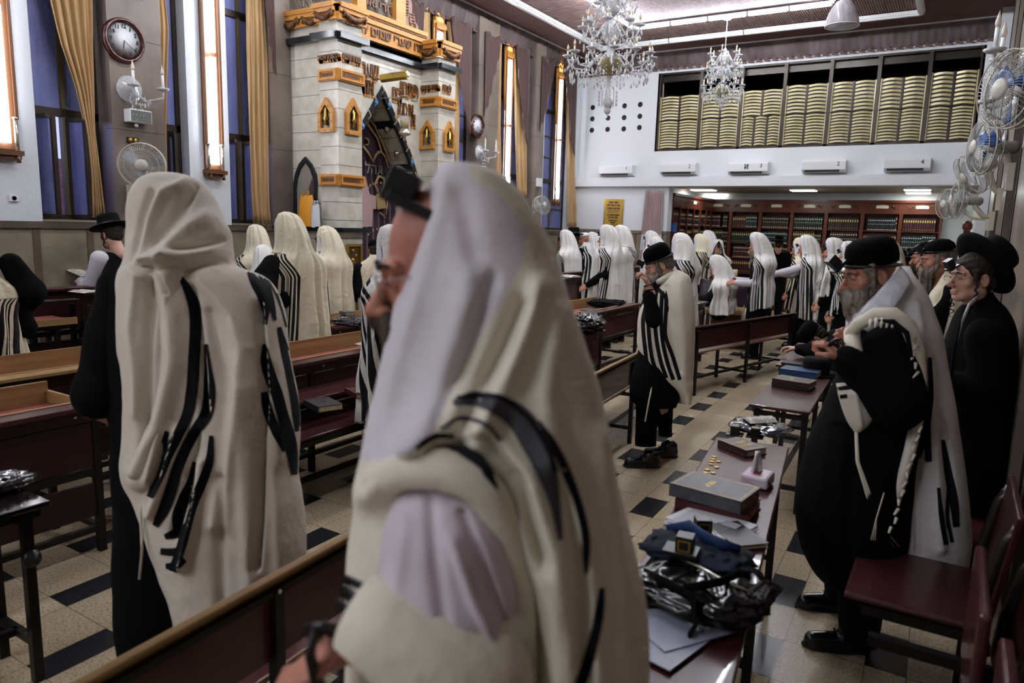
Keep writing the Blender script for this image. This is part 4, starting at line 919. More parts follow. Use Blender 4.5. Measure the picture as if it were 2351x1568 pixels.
# ================================================================ chandeliers, dome lamp
def chandelier(c,ztop,tiers,lab,s):
    """tiers: (z offset, radius, arms)"""
    t=thing('chandelier',lab,'chandelier',c,0,'crystal chandeliers'); zt=ztop-c[2]
    m=MB(); m.tube([(0,0,tiers[-1][0]),(0,0,zt-.02)],.006,6); m.build('cord','white_plastic',t)
    m=MB(); m.lathe([(.0,zt-.09),(.06,zt-.07),(.07,zt-.02),(.07,zt)],(0,0,0),16); m.build('ceiling_rose','white_plastic',t)
    m=MB(); H=tiers[-1][0]
    prof=[(0,0.0),(.05*s,.05*s),(.07*s,.1*s),(.04*s,.16*s),(.02*s,.2*s)]
    for z,r,na in tiers: prof+=[(.03*s,z-.22*s),(.1*s,z-.12*s),(.13*s,z-.02*s),(.12*s,z),(.03*s,z+.02*s),(.05*s,z+.1*s),(.025*s,z+.16*s)]
    m.lathe(prof,(0,0,0),14); m.build('stem','crystal',t)
    z,r,na=tiers[0]; m=MB(); m.lathe([(.05*s,z-.2*s),(.13*s,z-.14*s),(.165*s,z-.02*s),(.165*s,z),(.15*s,z)],(0,0,0),20); mat('champagne','a89f78',.2,metal=.4) if 'champagne' not in MATS else 0; m.build('bowl','champagne',t)
    arm=cup=bulb=None
    for ti,(z,r,na) in enumerate(tiers):
        for k in range(na):
            a=2*PI*k/na+ti*.3; ca,sa=cos(a),sin(a)
            P=lambda rr,zz:(rr*ca,rr*sa,z+zz)
            m=MB(); m.tube([P(.05*s,.0),P(r*.25,.06*s),P(r*.42,-.02*s),P(r*.6,-.13*s),P(r*.82,-.12*s),P(r*.97,-.04*s),P(r,.02*s)],.011*s,6)
            m.lathe([(0,0),(.05*s,.01),(.075*s,.035*s),(.07*s,.035*s),(.02*s,.02*s)],P(r,.01*s),10); am=m.build('arm','crystal',t)
            m=MB(); m.tube([P(r,.03*s),P(r,.1*s)],.012*s,6); m.build('candle_sleeve','candle',am)
            m=MB(); m.tube([P(r,.1*s),P(r,.115*s)],.015*s,6); m.lathe([(.012*s,.115*s),(.019*s,.14*s),(0,.19*s)],(P(r,0)[0],P(r,0)[1],z),6,1); m.build('bulb',['amber_base','candle_bulb'],am)
        m=MB()
        for k in range(na):
            a=2*PI*k/na+ti*.3
            for j in range(5): b_=a+(j-2)*.07; drop(m,(r*1.0*cos(b_)+.03*s*cos(j*2),r*sin(b_)+.03*s*sin(j*2),z-.05*s-.04*s*(j%3)),.05*s)
            for j in range(4): drop(m,(r*.92*cos(a+.1*j),r*.92*sin(a+.1*j),z-.2*s-.035*s*(j%2)),.06*s)
            for q in range(6):
                f=q/5; rr=lin(.14*s,r*.9,f); m.ball((rr*cos(a+.15),rr*sin(a+.15),z-.05*s-.14*s*sin(PI*f)),.011*s,3)
            for q in range(5): m.ball((.16*s*cos(a+.2),.16*s*sin(a+.2),z-.1*s-.05*s*q),.01*s,3)
        stuffp(m.build('pendants','crystal',t))
    m=MB()
    for k in range(14):
        a=2*PI*k/14
        for q in range(4): drop(m,(.12*s*cos(a),.12*s*sin(a),.22*s-.05*s*q+.02),.04*s)
    m.ball((0,0,-.0),.05*s,6); m.lathe([(0,-.1*s),(.02*s,-.06*s),(0,-.03*s)],(0,0,0),6); stuffp(m.build('pendants','crystal',t))
    return t
mat('amber_base','c98a2a',.3,metal=.3)
q=at(1393,275,0,-3.5); D1=float(proj([tuple(q)])[2][0]); print('chand1',q,D1)
zof=lambda px,py,y: float(at(px,py,1,y)[2])-float(at(px,275,1,y)[2])
s1=95*D1/F
chandelier((-3.5,float(q[1]),float(q[2])+.1),CZ,[(zof(1393,160,q[1]),s1,12),(zof(1393,90,q[1]),s1*.68,8),(zof(1393,25,q[1]),s1*.55,6)],'large crystal chandelier, the nearer one, hanging left of the air conditioners',s1/.55)
q=at(1655,255,0,-3.5); D2=float(proj([tuple(q)])[2][0]); print('chand2',q,D2); s2=44*D2/F
chandelier((-3.5,float(q[1]),float(q[2])+.08),CZ,[(1.0*(255-205)*D2/F-.08,s2,10),((255-165)*D2/F-.08,s2*.85,8),((255-135)*D2/F-.08,s2*.75,6)],'smaller crystal chandelier, the farther one, in front of the gallery window',s2/.42)
p=ad(1933,60,7.5); t=thing('dome_lamp','clear ribbed dome pendant lamp near the ceiling, right of the lit tubes','lamp',(p[0],p[1],p[2])); r=.165
mat('dome_glass','d8d4da',.15,alpha=.62,spec=.8,c2='b9b3bb',ns=30,nstr=(1,1,.05))
m=MB(); m.lathe([(r,0),(r*.99,.02),(r*.93,.08),(r*.78,.16),(r*.5,.23),(r*.28,.255),(.03,.262)],(0,0,0),28); m.build('shade','dome_glass',t,solid=.004)
m=MB(); m.tube([(r*cos(a),r*sin(a),0) for a in np.linspace(0,2*PI,29)],.006,6,cap=False); m.build('rim','white_plastic',t)
m=MB(); m.lathe([(.0,.05),(.05,.08),(.06,.14),(.03,.2),(.03,.26)],(0,0,0),12); m.build('bulb','candle',t)
m=MB(); m.tube([(0,0,.26),(0,0,.31)],.045,12); m.tube([(0,0,.3),(0,0,CZ-p[2])],.005,5); m.build('fixing','cream_plastic',t)
# right side: fans and sconces on the piers
for k,(px,py,r,dx,aim,blade,l,D) in enumerate((
    (2318,205,.23,.25,(-.75,-.55,.0),'fan_blue','nearest and largest wall fan with a blue blade at the upper right',4.4),
    (2255,338,.21,.25,(-.9,-.35,.0),'fan_blue','second wall fan from the right edge with blue blades',5.9),
    (2228,402,.21,.25,(-.75,-.35,-.5),'fan_clear','third wall fan, tilted down toward the hall',7.3),
    (2197,459,.21,.25,(-.93,-.2,.05),'fan_clear','fourth wall fan seen almost edge-on above the annex',8.6),
    (2176,468,.2,.25,(-.8,-.6,.0),'fan_clear','farthest wall fan in front of the last bookcase',9.9))):
    p=ad(px,py,D); mt=(.29,p[1]+.02,p[2]-.16)
    fan(tuple(p),aim,r,l,blade,mt,'wall fans along the right piers',54)
for px,py,D,l,s in ((2300,140,4.9,'crystal sconce behind the nearest right-hand fan',1.1),(2262,250,6.2,'crystal sconce between the first and second right-hand fans',1.1),(2235,330,7.4,'crystal sconce above the third right-hand fan',1)):
    p=ad(px,py,D); sconce((.28,float(p[1]),float(p[2])),l,s,PI,'crystal sconces on the right piers')
# ================================================================ furniture
mat('maroon','4a2022',.3,c2='3d181b',ns=3,nstr=(3,.4,1),spec=.5,coat=.15); mat('maroon_dark','331517',.35,c2='281012',ns=3,nstr=(3,.4,1)); mat('seat_red','532a2c',.28,c2='442124',ns=3,nstr=(3,.4,1),coat=.2)
mat('ply','a8865a',.5,c2='8d6d45',ns=5,nstr=(1,.15,6)); mat('red_top','a25a55',.45,c2='8e4b48',ns=2.5,nstr=(2,.4,1)); mat('lectern_wood','4a2a1c',.4,c2='331b12',ns=5,nstr=(6,6,.4)); mat('black_lacquer','1c1618',.12,coat=.5)
mat('bolt','c9c9c4',.3,metal=.8)
def ang(p,q): return math.atan2(q[1]-p[1],q[0]-p[0])-PI/2
def along(p,q):
    c=((p[0]+q[0])/2,(p[1]+q[1])/2,0); return c,ang(p,q),math.hypot(q[0]-p[0],q[1]-p[1])
# long bench: local +Y is its length, seat reaches toward -X, back along x=0
def bench(p,q,label,H=.76,S=.45,nleg=3,group='long maroon benches',seatd=.36,capm='maroon'):
    c,rz,L=along(p,q); t=thing('bench',label,'bench',c,rz,group)
    m=MB(); m.b2((-.012,-L/2,H-.26),(.012,L/2,H-.05)); bkr=m.build('backrest','maroon',t,bevel=.004)
    m=MB(); m.box((.012,0,H-.025),(.05,L,.02),rot=Matrix.Rotation(R(-55),3,'Y')); m.build('top_rail',capm,t,bevel=.004)
    m=MB(); m.b2((.012,-L/2,H-.065),(.032,L/2,H-.045)); m.build('metal_rail','black_metal',t)
    m=MB(); m.b2((-seatd-.05,-L/2,S-.02),(-.05,L/2,S)); st_=m.build('seat','seat_red',t,bevel=.004)
    m=MB(); m.b2((-seatd-.053,-L/2,S-.019),(-seatd-.05,L/2,S-.001)); m.b2((-.05,-L/2,S-.019),(-.047,L/2,S-.001)); m.build('seat_edge','ply',st_)
    for i in range(nleg):
        y=lin(-L/2+.12,L/2-.12,i/(nleg-1)); m=MB(); m.bar((.02,y,0),(.02,y,S),.032); m.bar((.02,y,S),(.02,y,H-.05),.032); m.build('rear_leg','black_metal',t)
        m=MB(); m.bar((-seatd,y,0),(-seatd,y,S-.02),.03); m.build('front_leg','black_metal',t)
        m=MB(); m.bar((-seatd,y,S-.035),(.02,y,S-.035),.03); m.bar((-seatd,y,.13),(.02,y,.13),.026); m.build('cross_bar','black_metal',t)
    m=MB(); m.bar((-.16,-L/2+.12,.13),(-.16,L/2-.12,.13),.028); m.build('stretcher','black_metal',t)
    for i in range(nleg): 
        y=lin(-L/2+.12,L/2-.12,i/(nleg-1)); g=MB(); g.ball((.035,y,H-.055),.007,4); g.build('bolt','bolt',bkr)
    return t
fa=lambda x,y: at(x,y,2,0)
# benches traced by the feet of their rear legs and the ends of their backs
A1=at(1592,747,2,.76); A2=at(1824,717,2,.76)
benchA=bench((A1[0],A1[1]-.1),(A2[0],A2[1]+.05),'long maroon bench with open back beside the old man in the black skullcap')
B1=at(1372,857,2,.76); B2=at(1461,793,2,.76)
bench((B1[0]+.03,B1[1]-.9),(A1[0]-.02,A1[1]-.2),'long maroon bench partly hidden behind the blurred man in front',capm='ply')
F1=at(180,1568,2,.8); F2=at(800,1208,2,.8)
bench((F1[0]+.04,F1[1]-1.0),(F2[0]-.03,F2[1]+.5),'nearest maroon bench with worn plywood-edged back crossing the lower left corner',H=.8,S=.45,nleg=4,capm='ply')
# desks with thin tops
def desk(p,q,w,z,label,top='maroon',legs=(.08,.92),group='narrow reading desks',side=0,tilt=0):
    c,rz,L=along(p,q); t=thing('reading_desk',label,'desk',c,rz,group)
    m=MB(); m.b2((-w/2,-L/2,z-.022),(w/2,L/2,z)); m.build('top',top,t,bevel=.006)
    m=MB(); m.b2((-w/2+.02,-L/2+.03,z-.055),(-w/2+.04,L/2-.03,z-.022)); m.b2((w/2-.04,-L/2+.03,z-.055),(w/2-.02,L/2-.03,z-.022)); m.build('apron','black_metal',t)
    for f in legs:
        y=lin(-L/2,L/2,f)
        for s in (-1,1):
            m=MB(); m.bar((s*(w/2-.035),y,0),(s*(w/2-.035),y,z-.04),.034,.034); m.build('leg','black_metal',t)
        m=MB(); m.bar((-w/2+.035,y,.16),(w/2-.035,y,.16),.028); m.bar((-w/2+.035,y,z-.07),(w/2-.035,y,z-.07),.028); m.build('cross_bar','black_metal',t)
    m=MB(); m.bar((0,lin(-L/2,L/2,legs[0]),.16),(0,lin(-L/2,L/2,legs[-1]),.16),.028); m.build('stretcher','black_metal',t)
    return t
ZD=.69
d1=desk((-.50+.0,1.42),(-.80,3.70),.36,ZD,'narrow maroon desk in the right foreground covered with books, coins and bags',legs=(.12,.5,.93))
d2=desk((-.84,4.55),(-.90,5.95),.36,ZD,'second narrow maroon desk with stacked blue and brown volumes',legs=(.07,.93))
d3=desk((-1.0,6.1),(-1.08,7.5),.36,ZD,'third narrow desk beyond the stacked volumes, where a man bows his head',legs=(.07,.93))
# pews of the left block: back board + ledge, box desk with plywood rims behind it
def pew(x,y0,y1,H,label,trays=True,panels=1,seat=False,book=False,dx=-.5,group='pews with box desks',ledge='maroon',rz=0):
    t=thing('pew',label,'pew',(x,(y0+y1)/2,0),rz,group); L=y1-y0; a,b_=-L/2,L/2
    m=MB(); m.box((.0,0,H-.012),(.12,L,.024)); m.build('ledge',ledge,t,bevel=.005)
    m=MB(); m.b2((-.02,a,H-.09),(.02,b_,H-.024)); m.build('top_rail','maroon_dark',t)
    n=max(1,round(L/1.1))
    for i in range(n):
        ya,yb=lin(a,b_,i/n)+.03,lin(a,b_,(i+1)/n)-.03
        m=MB(); m.b2((-.012,ya,H-.33),(.012,yb,H-.1)); m.build('back_panel','maroon_dark' if panels==1 else 'maroon',t,bevel=.004)
        if panels==1: m=MB(); m.b2((-.012,ya,.2),(.012,yb,H-.42)); m.build('lower_panel','maroon_dark',t,bevel=.004)
    m=MB(); m.bar((0,a,H-.36),(0,b_,H-.36),.03,.04); m.bar((0,a,.13),(0,b_,.13),.03); m.build('metal_rail','black_metal',t)
    for i in range(n+1):
        y=lin(a+.02,b_-.02,i/n); m=MB(); m.bar((0,y,0),(0,y,H-.03),.036); m.build('post','black_metal',t)
        m=MB(); m.bar((dx+.03,y,0),(dx+.03,y,H-.1),.034); m.bar((dx+.03,y,.13),(0,y,.13),.026); m.build('post','black_metal',t)
        g=MB(); g.ball((.022,y+.1 if i<n else y-.1,H-.055),.009,4); g.build('bolt','bolt',t)
    if trays:
        z=H-.05
        m=MB(); m.add([(dx+.02,a,z-.03),(-.05,a,z-.0),(-.05,b_,z-.0),(dx+.02,b_,z-.03),(dx+.02,a,z-.05),(-.05,a,z-.02),(-.05,b_,z-.02),(dx+.02,b_,z-.05)],[(0,1,2,3),(4,7,6,5),(0,4,5,1),(3,2,6,7)]); m.build('desk_surface','red_top',t)
        for xx,zz,h in ((-.055,z-.03,.085),(dx+.01,z-.06,.15)):
            m=MB(); m.b2((xx-.009,a,zz),(xx+.009,b_,zz+h)); m.build('rim','ply',t)
        for yy in (a,b_): m=MB(); m.b2((dx,yy-.009,z-.05),(-.05,yy+.009,z+.04)); m.build('end_rim','ply',t)
    if seat:
        m=MB(); m.b2((.1,a+.02,.43),(.5,b_-.02,.452)); m.build('seat','seat_red',t,bevel=.006)
        m=MB(); m.bar((.5,a,.415),(.5,b_,.415),.03); m.bar((.1,a,.415),(.1,b_,.415),.03); m.bar((.3,a,.1),(.3,b_,.1),.03); m.build('seat_frame','black_metal',t)
        for y in (a+.1,b_-.1): 
            m=MB(); m.bar((.48,y,.41),(.35,y,0),.03); m.build('leg','black_metal',t); m=MB(); m.bar((.12,y,.41),(.25,y,0),.03); m.build('leg','black_metal',t)
    if book:
        m=MB(); m.b2((.03,a+.02,.6),(.3,b_-.02,.62)); m.build('book_shelf','seat_red',t,bevel=.004)
    return t
pew(-3.68,-.6,1.95,.8,'long dark maroon pew with red box desk beside the large shawled man at left')
pew(-3.72,2.3,4.55,.8,'maroon pew with folding seat and book ledge between the two largest shawled men',seat=True,book=True)
pew(-4.62,-.6,2.75,.8,'second pew of the left block with long plywood ledge',ledge='ply')
pew(-4.85,4.7,6.5,.78,'pew with red desk holding bags in clear plastic, behind the second shawled man',panels=2)
pew(-6.0,2.45,3.2,1.17,'dark high-backed pew by the stone wainscot at far left, longer of two',trays=False,dx=-.2)
pew(-5.7,2.95,3.9,1.15,'shorter dark high-backed pew in front of the man in the black hat',trays=False,dx=-.2)
zp=float(at(60,735,0,-5.85)[2]); yp=float(at(60,735,0,-5.85)[1]); t=desk((-5.85,yp-1.0),(-5.85,yp+.25),.42,zp,'small desk with plywood rim and red top at the left edge',top='red_top',legs=(.1,.9))
m=MB(); m.b2((-.23,-.63,zp-.02),(-.21,.63,zp+.05)); m.b2((.2,-.63,zp-.03),(.22,.63,zp+.02)); m.build('rim','ply',t)
PZ=float(at(40,697,0,-6.6)[2]); PY=float(at(40,697,0,-6.6)[1]); desk((-6.6,PY-.7),(-6.6,PY+.25),.35,PZ,'dark side desk holding the purple bag by the left wainscot',top='maroon_dark',legs=(.1,.9))
p=at(118,1148,2,.70); t=desk((p[0]-.17,p[1]-1.1),(p[0]-.17,p[1]),.34,.70,'glossy black-edged desk end with round clamp knob at the left edge',top='black_lacquer',legs=(.15,.93))
m=MB(); m.lathe([(.03,0),(.034,.01),(.03,.025),(.012,.03),(.01,.05)],(.20,.45,.52),10,0,Matrix.Rotation(R(90),3,'Y')); m.build('knob','black_metal',t)
# middle block beyond the blurred man
pew(-5.9,5.75,6.6,1.01,'pew with maroon ledge below the ark, holding a crumpled black and silver bag',panels=2,dx=-.25,trays=False)
pew(-2.85,5.0,6.3,.79,'pew with the thick open book and black plastic bag in the middle',panels=2,dx=-.42)
pew(-3.5,6.5,8.85,.8,'long pew with plywood box desk and yellow-edged folder in the middle of the hall',panels=2,dx=-.6)
pew(-4.45,8.3,9.0,1.08,'tall narrow pew with an open white book left of the black-sleeved man',panels=2,dx=-.3,trays=False)
pew(-5.0,8.5,10.2,1.08,'tall maroon pew behind the open white book near the blurred man',panels=2,dx=-.3,trays=False)
pew(-4.6,10.5,11.6,1.13,'tall pew with open book just behind the old man in the black skullcap',panels=2,dx=-.3,trays=False)
pew(-2.85,8.5,9.6,.82,'short pew with plywood desk left of the velvet lectern',panels=2,dx=-.4)
pew(-5.9,9.0,12.8,.84,'long pew along the wainscot near the end wall',panels=2)
pew(-4.1,14.4,15.6,.84,'dark pew in front of the annex bookcases, left one',trays=False,panels=2,dx=-.3)
pew(-1.6,14.4,16.5,.84,'dark pew in front of the annex bookcases, right one',trays=False,panels=2,dx=-.3)
pew(-.15,7.6,9.0,.86,'pew with slanted book rest behind the grey-bearded man at right',panels=2,trays=True,dx=-.22)
q=ad(2112,626,9.3); bsx,bsy,bsz=[float(v) for v in q]; t=thing('book_stand','maroon slanted book stand holding a white open book at right','stand',(bsx,bsy,0),R(95))
m=MB(); m.box((0,0,bsz-.02),(.5,.4,.025),rot=Matrix.Rotation(R(12),3,'X')); m.build('top','maroon',t); m=MB(); m.b2((-.2,-.12,0),(.2,.12,bsz-.05)); m.build('cabinet','maroon_dark',t)
# lectern with velvet cover
mat('plastic_velvet','2b1628',.12,spec=.9,coat=.6,bump=.6,bs=25); mat('fringe','b3945e',.7,c2='8f7345',ns=60,nstr=(1,1,.05))
c=at(1672,742,2,0); lx,ly=-2.75,11.2
c=ad(1678,690,11.3); lx,ly=float(c[0]),float(c[1])
t=thing('lectern','wooden reading platform under plastic-covered purple velvet with gold fringe','lectern',(lx,ly,0),R(4))
MB().b2((-.36,-.5,0),(.36,.5,.98)).build('cabinet','lectern_wood',t,bevel=.01)
m=MB(); P=[]
for i,z in enumerate(np.linspace(1.03,.62,10)):
    row=[]
    for k in range(64):
        a=2*PI*k/64; e=.38+.03*i/9+.008*sin(k*1.9)*i/9; f=.53+.03*i/9+.008*sin(k*1.7+1)*i/9; ca,sa=cos(a),sin(a); s=1/max(abs(ca),abs(sa)); row.append((e*ca*s,f*sa*s,z-.0))
    P.append(row)
m.grid(P,0,True,True); m.add(P[0],[tuple(range(64))],0); m.build('velvet_cover','plastic_velvet',t)
m=MB(); P=[[(x*1.01,y*1.01,z) for x,y,_ in P[-1]] for z in (.65,.53)]; m.grid(P,0,True,True); m.build('fringe','fringe',t,solid=.01)
# flip-up seats at the right edge
def flip(y0,label,up=False,x=.2):
    t=thing('seat_bench',label,'bench',(x,y0,0),0,'flip seats along the right wall'); w=.5
    if up: 
        m=MB(); m.b2((-.1,-w/2,.46),(-.07,w/2,.82)); m.build('seat','maroon',t,bevel=.01)
    else:
        m=MB(); m.b2((-.42,-w/2,.46),(-.02,w/2,.485)); m.build('seat','seat_red',t,bevel=.01)
    m=MB(); m.add([(0,-w/2,.5),(.05,-w/2,.88),(.05,w/2,.88),(0,w/2,.5),(.022,-w/2,.5),(.072,-w/2,.88),(.072,w/2,.88),(.022,w/2,.5)],[(0,3,2,1),(4,5,6,7),(0,1,5,4),(3,7,6,2),(1,2,6,5),(0,4,7,3)]); m.build('backrest','maroon',t,bevel=.006)
    for s in (-1,1):
        y=s*(w/2-.03); m=MB(); m.tube([(.02,y,.38),(-.01,y,.5),(0,y,.62),(.03,y,.78),(.06,y,.84)],.018,6); m.build('back_support','worn_metal',t)
        m=MB(); m.bar((-.02,y,0),(-.02,y,.44),.04); m.bar((-.36,y,.43),(0,y,.43),.035); m.build('leg','black_metal',t)
    return t
flip(2.95,'maroon flip seat folded down behind the bearded man in the black coat')
flip(2.3,'maroon flip seat at the lower right corner, upright',True,.24)
flip(1.72,'nearest maroon flip seat cut off by the right edge',True,.28)
t=bench((.47,1.0),(.47,3.4),'high-backed maroon bench along the right wall',H=1.0,S=.45,nleg=3,seatd=.15)
t=bench((.33,3.6),(.33,6.0),'maroon wall bench behind the boy in the black hat, holding plastic bags',H=.62,S=.45,nleg=3,seatd=.1)
# ================================================================ people: materials and shared shapes
mat('skin','c08a72',.5,c2='b07560',ns=9,spec=.4); mat('skin_pale','d0a492',.5,c2='c0917d',ns=9,spec=.4); mat('skin_red','b87a66',.5,c2='a5685a',ns=9)
mat('black_cloth','0a090b',.9,spec=.12,bump=.15,bs=120); mat('navy_cloth','101117',.9,spec=.12,bump=.15,bs=120); mat('black_felt','070708',.8,spec=.15); mat('velvet_black','050506',.9,spec=.1)
mat('leather','141214',.35,spec=.6); mat('shoe','0d0c0d',.22,spec=.7); mat('shirt','d6d2da',.75,c2='c8c4cd',ns=4,bump=.1,bs=80)
mat('hair_dark','2a1d15',.7,bump=.9,bs=70,bstr=(1,1,.15)); mat('hair_grey','857a70',.7,c2='56504a',ns=30,nstr=(1,1,.2),bump=.9,bs=70,bstr=(1,1,.15)); mat('beard_grey','9c9288',.75,c2='675f58',ns=40,nstr=(1,1,.12),bump=1,bs=90,bstr=(1,1,.12)); mat('beard_dark','4a3a2e',.75,c2='2c2119',ns=40,nstr=(1,1,.12),bump=1,bs=90,bstr=(1,1,.12))
mat('white_cap','e6e6ea',.6); mat('eye_white','d8d2cc',.3); mat('metal_thin','9a968e',.3,metal=.7); mat('pages','dcd8cc',.8); mat('lens','dfe8f0',.05,alpha=.12)
def shawl_mat(name,c,c2,blk='111115'):
    m=bpy.data.materials.new(name); m.use_nodes=True; t=m.node_tree; P=t.nodes['Principled BSDF']; L=t.links.new
    a=_n(t,'ShaderNodeAttribute',attribute_name='st'); tc=_n(t,'ShaderNodeTexCoord')
    r=_n(t,'ShaderNodeValToRGB'); r.color_ramp.interpolation='CONSTANT'; e=r.color_ramp.elements; e[0].position=0; e[0].color=(0,0,0,1); e[1].position=1; e[1].color=(0,0,0,1)
    for p,v in ((.02,1),(.17,0),(.25,1),(.38,0),(.46,1),(.56,0),(.62,1),(.66,0),(.69,1),(.73,0),(.80,1),(.98,0)):
        q=e.new(p); q.color=(v,v,v,1)
    L(a.outputs['Fac'],r.inputs[0])
    nz=_n(t,'ShaderNodeTexNoise'); nz.inputs['Scale'].default_value=5; L(tc.outputs['Object'],nz.inputs[0])
    mx=_n(t,'ShaderNodeMix',data_type='RGBA'); L(nz.outputs[0],mx.inputs[0]); mx.inputs[6].default_value=rgb(c); mx.inputs[7].default_value=rgb(c2)
    m2=_n(t,'ShaderNodeMix',data_type='RGBA'); L(r.outputs[0],m2.inputs[0]); L(mx.outputs[2],m2.inputs[6]); m2.inputs[7].default_value=rgb(blk); L(m2.outputs[2],P.inputs['Base Color'])
    P.inputs['Roughness'].default_value=.85; P.inputs['Specular IOR Level'].default_value=.2; P.inputs['Sheen Weight'].default_value=.2
    n2=_n(t,'ShaderNodeTexNoise'); n2.inputs['Scale'].default_value=7; n2.inputs['Detail'].default_value=6; n2.inputs['Distortion'].default_value=1.2; L(tc.outputs['Object'],n2.inputs[0])
    bp=_n(t,'ShaderNodeBump'); bp.inputs['Strength'].default_value=.7; bp.inputs['Distance'].default_value=.03; L(n2.outputs[0],bp.inputs['Height']); L(bp.outputs[0],P.inputs['Normal'])
    MATS[name]=m
shawl_mat('shawl_cream','e4dcc4','d8ceb3'); shawl_mat('shawl_white','e8e6e2','dcd9d4'); shawl_mat('shawl_warm','d9cdb8','cdbfa9'); mat('stripe_black','131318',.85,spec=.2); mat('stripe_grey','4a4a50',.85); mat('cream_wool','e2dccb',.85,bump=.3,bs=40); mat('brocade','dfe0e8',.5,c2='c9cad6',ns=18,bump=.5,bs=60,spec=.5)
# head (y forward, origin at skull centre)
def mirror(pr):
    o=[]
    for p in pr:
        o.append(p)
        f=lambda c:(-c[0],c[1],c[2])
        if p[0]=='c' and (abs(p[1][0])>1e-6 or abs(p[2][0])>1e-6): o.append(('c',f(p[1]),f(p[2]))+tuple(p[3:]))
        elif p[0]!='c' and abs(p[1][0])>1e-6: o.append((p[0],f(p[1]),p[2])+tuple([-p[3]] if len(p)>3 else [])+tuple(p[4:]))
    return o
HEADP=mirror([('e',(0,-.02,.03),(.076,.098,.088)),('e',(0,.028,-.035),(.06,.066,.088)),('c',(.05,-.01,-.07),(.02,.062,-.1),.02,.018),('e',(0,.075,-.105),(.022,.018,.016)),
    ('c',(.012,.088,.018),(.042,.078,.018),.011,.009,.012),('c',(0,.09,.002),(0,.121,-.036),.0075,.0125,.012),('e',(.011,.108,-.042),(.009,.011,.008),0,0,.008),
    ('-',(.032,.104,.0),(.018,.014,.012),0,0,.012),('e',(.031,.08,-.001),(.0125,.0125,.0125),0,0,.003),('e',(.045,.058,-.028),(.022,.02,.02)),
    ('e',(0,.093,-.070),(.024,.012,.0055),0,0,.005),('e',(0,.091,-.081),(.021,.012,.007),0,0,.005),
    ('e',(.079,-.012,-.018),(.009,.02,.033),.35,0,.008),('-',(.088,-.006,-.016),(.006,.011,.02),.3,0,.006),
    ('c',(0,-.02,-.08),(0,-.045,-.21),.055,.062,.03)])
HEAD=sdf_mesh(HEADP,.0045,k=.022)
HEADC=sdf_mesh(HEADP,.009,k=.022)
# hand: origin at the wrist, +y along the fingers, palm facing -z, thumb on +x side
def hand_mesh(curl=.5,spread=.1,h=.0038,thumb=.5):
    P=[('e',(0,.045,0),(.038,.052,.0145)),('c',(0,-.05,0),(0,.01,0),.027,.025)]
    for i,(x,L) in enumerate(((.028,.070),(.0095,.079),(-.0095,.073),(-.027,.058))):
        a=(.5-i/3)*spread; p=Vector((x,.085+(.004 if i in (1,2) else -.004),.002)); an=curl*.5
        for s,(f,r0,r1) in enumerate(((.45,.0098,.0092),(.3,.0092,.0085),(.25,.0085,.0072))):
            d=Vector((sin(a),cos(an),-sin(an))); q=p+d*L*f; P.append(('c',tuple(p),tuple(q),r0,r1,.004)); p=q; an+=curl*(1.1 if s==0 else .9)
    p=Vector((.03,.02,-.004)); q=p+Vector((.03,.03,-.012)); r=q+Vector((.012*(1-thumb),.03,-.012*thumb-.008)); P+=[('c',tuple(p),tuple(q),.014,.0115,.008),('c',tuple(q),tuple(r),.0112,.0088,.004)]
    return sdf_mesh(P,h,k=.007)
HANDS={'relax':hand_mesh(.55),'fist':hand_mesh(1.35,.05,thumb=1),'hold':hand_mesh(.95,.08,thumb=.9)}
def addV(b,V,Fq,Mx,mi=0):
    o=len(b.v); b.v+=[tuple(Mx@Vector(v)) for v in V.tolist()]; b.f+=[tuple(i+o for i in f) for f in Fq.tolist()]; b.m+=[mi]*len(Fq); b.s+=[True]*len(Fq)
def frame(o,y,z,sx=1):                          # matrix with given y axis, approximate z axis
    y=Vector(y).normalized(); z=Vector(z); x=y.cross(z).normalized(); z=x.cross(y)
    m=Matrix(((x.x*sx,y.x,z.x,o[0]),(x.y*sx,y.y,z.y,o[1]),(x.z*sx,y.z,z.z,o[2]),(0,0,0,1))); return m
def wrinkle(amp,sc=14,seed=0,z=1):
    def f(X,Y,Z): return amp*(np.sin(X*sc*1.7+Z*sc*z+seed)+np.sin(Y*sc*2.1-Z*sc*.8*z+seed*2)+.6*np.sin((X+Y)*sc*2.7+Z*sc*1.9+seed*3))
    return f
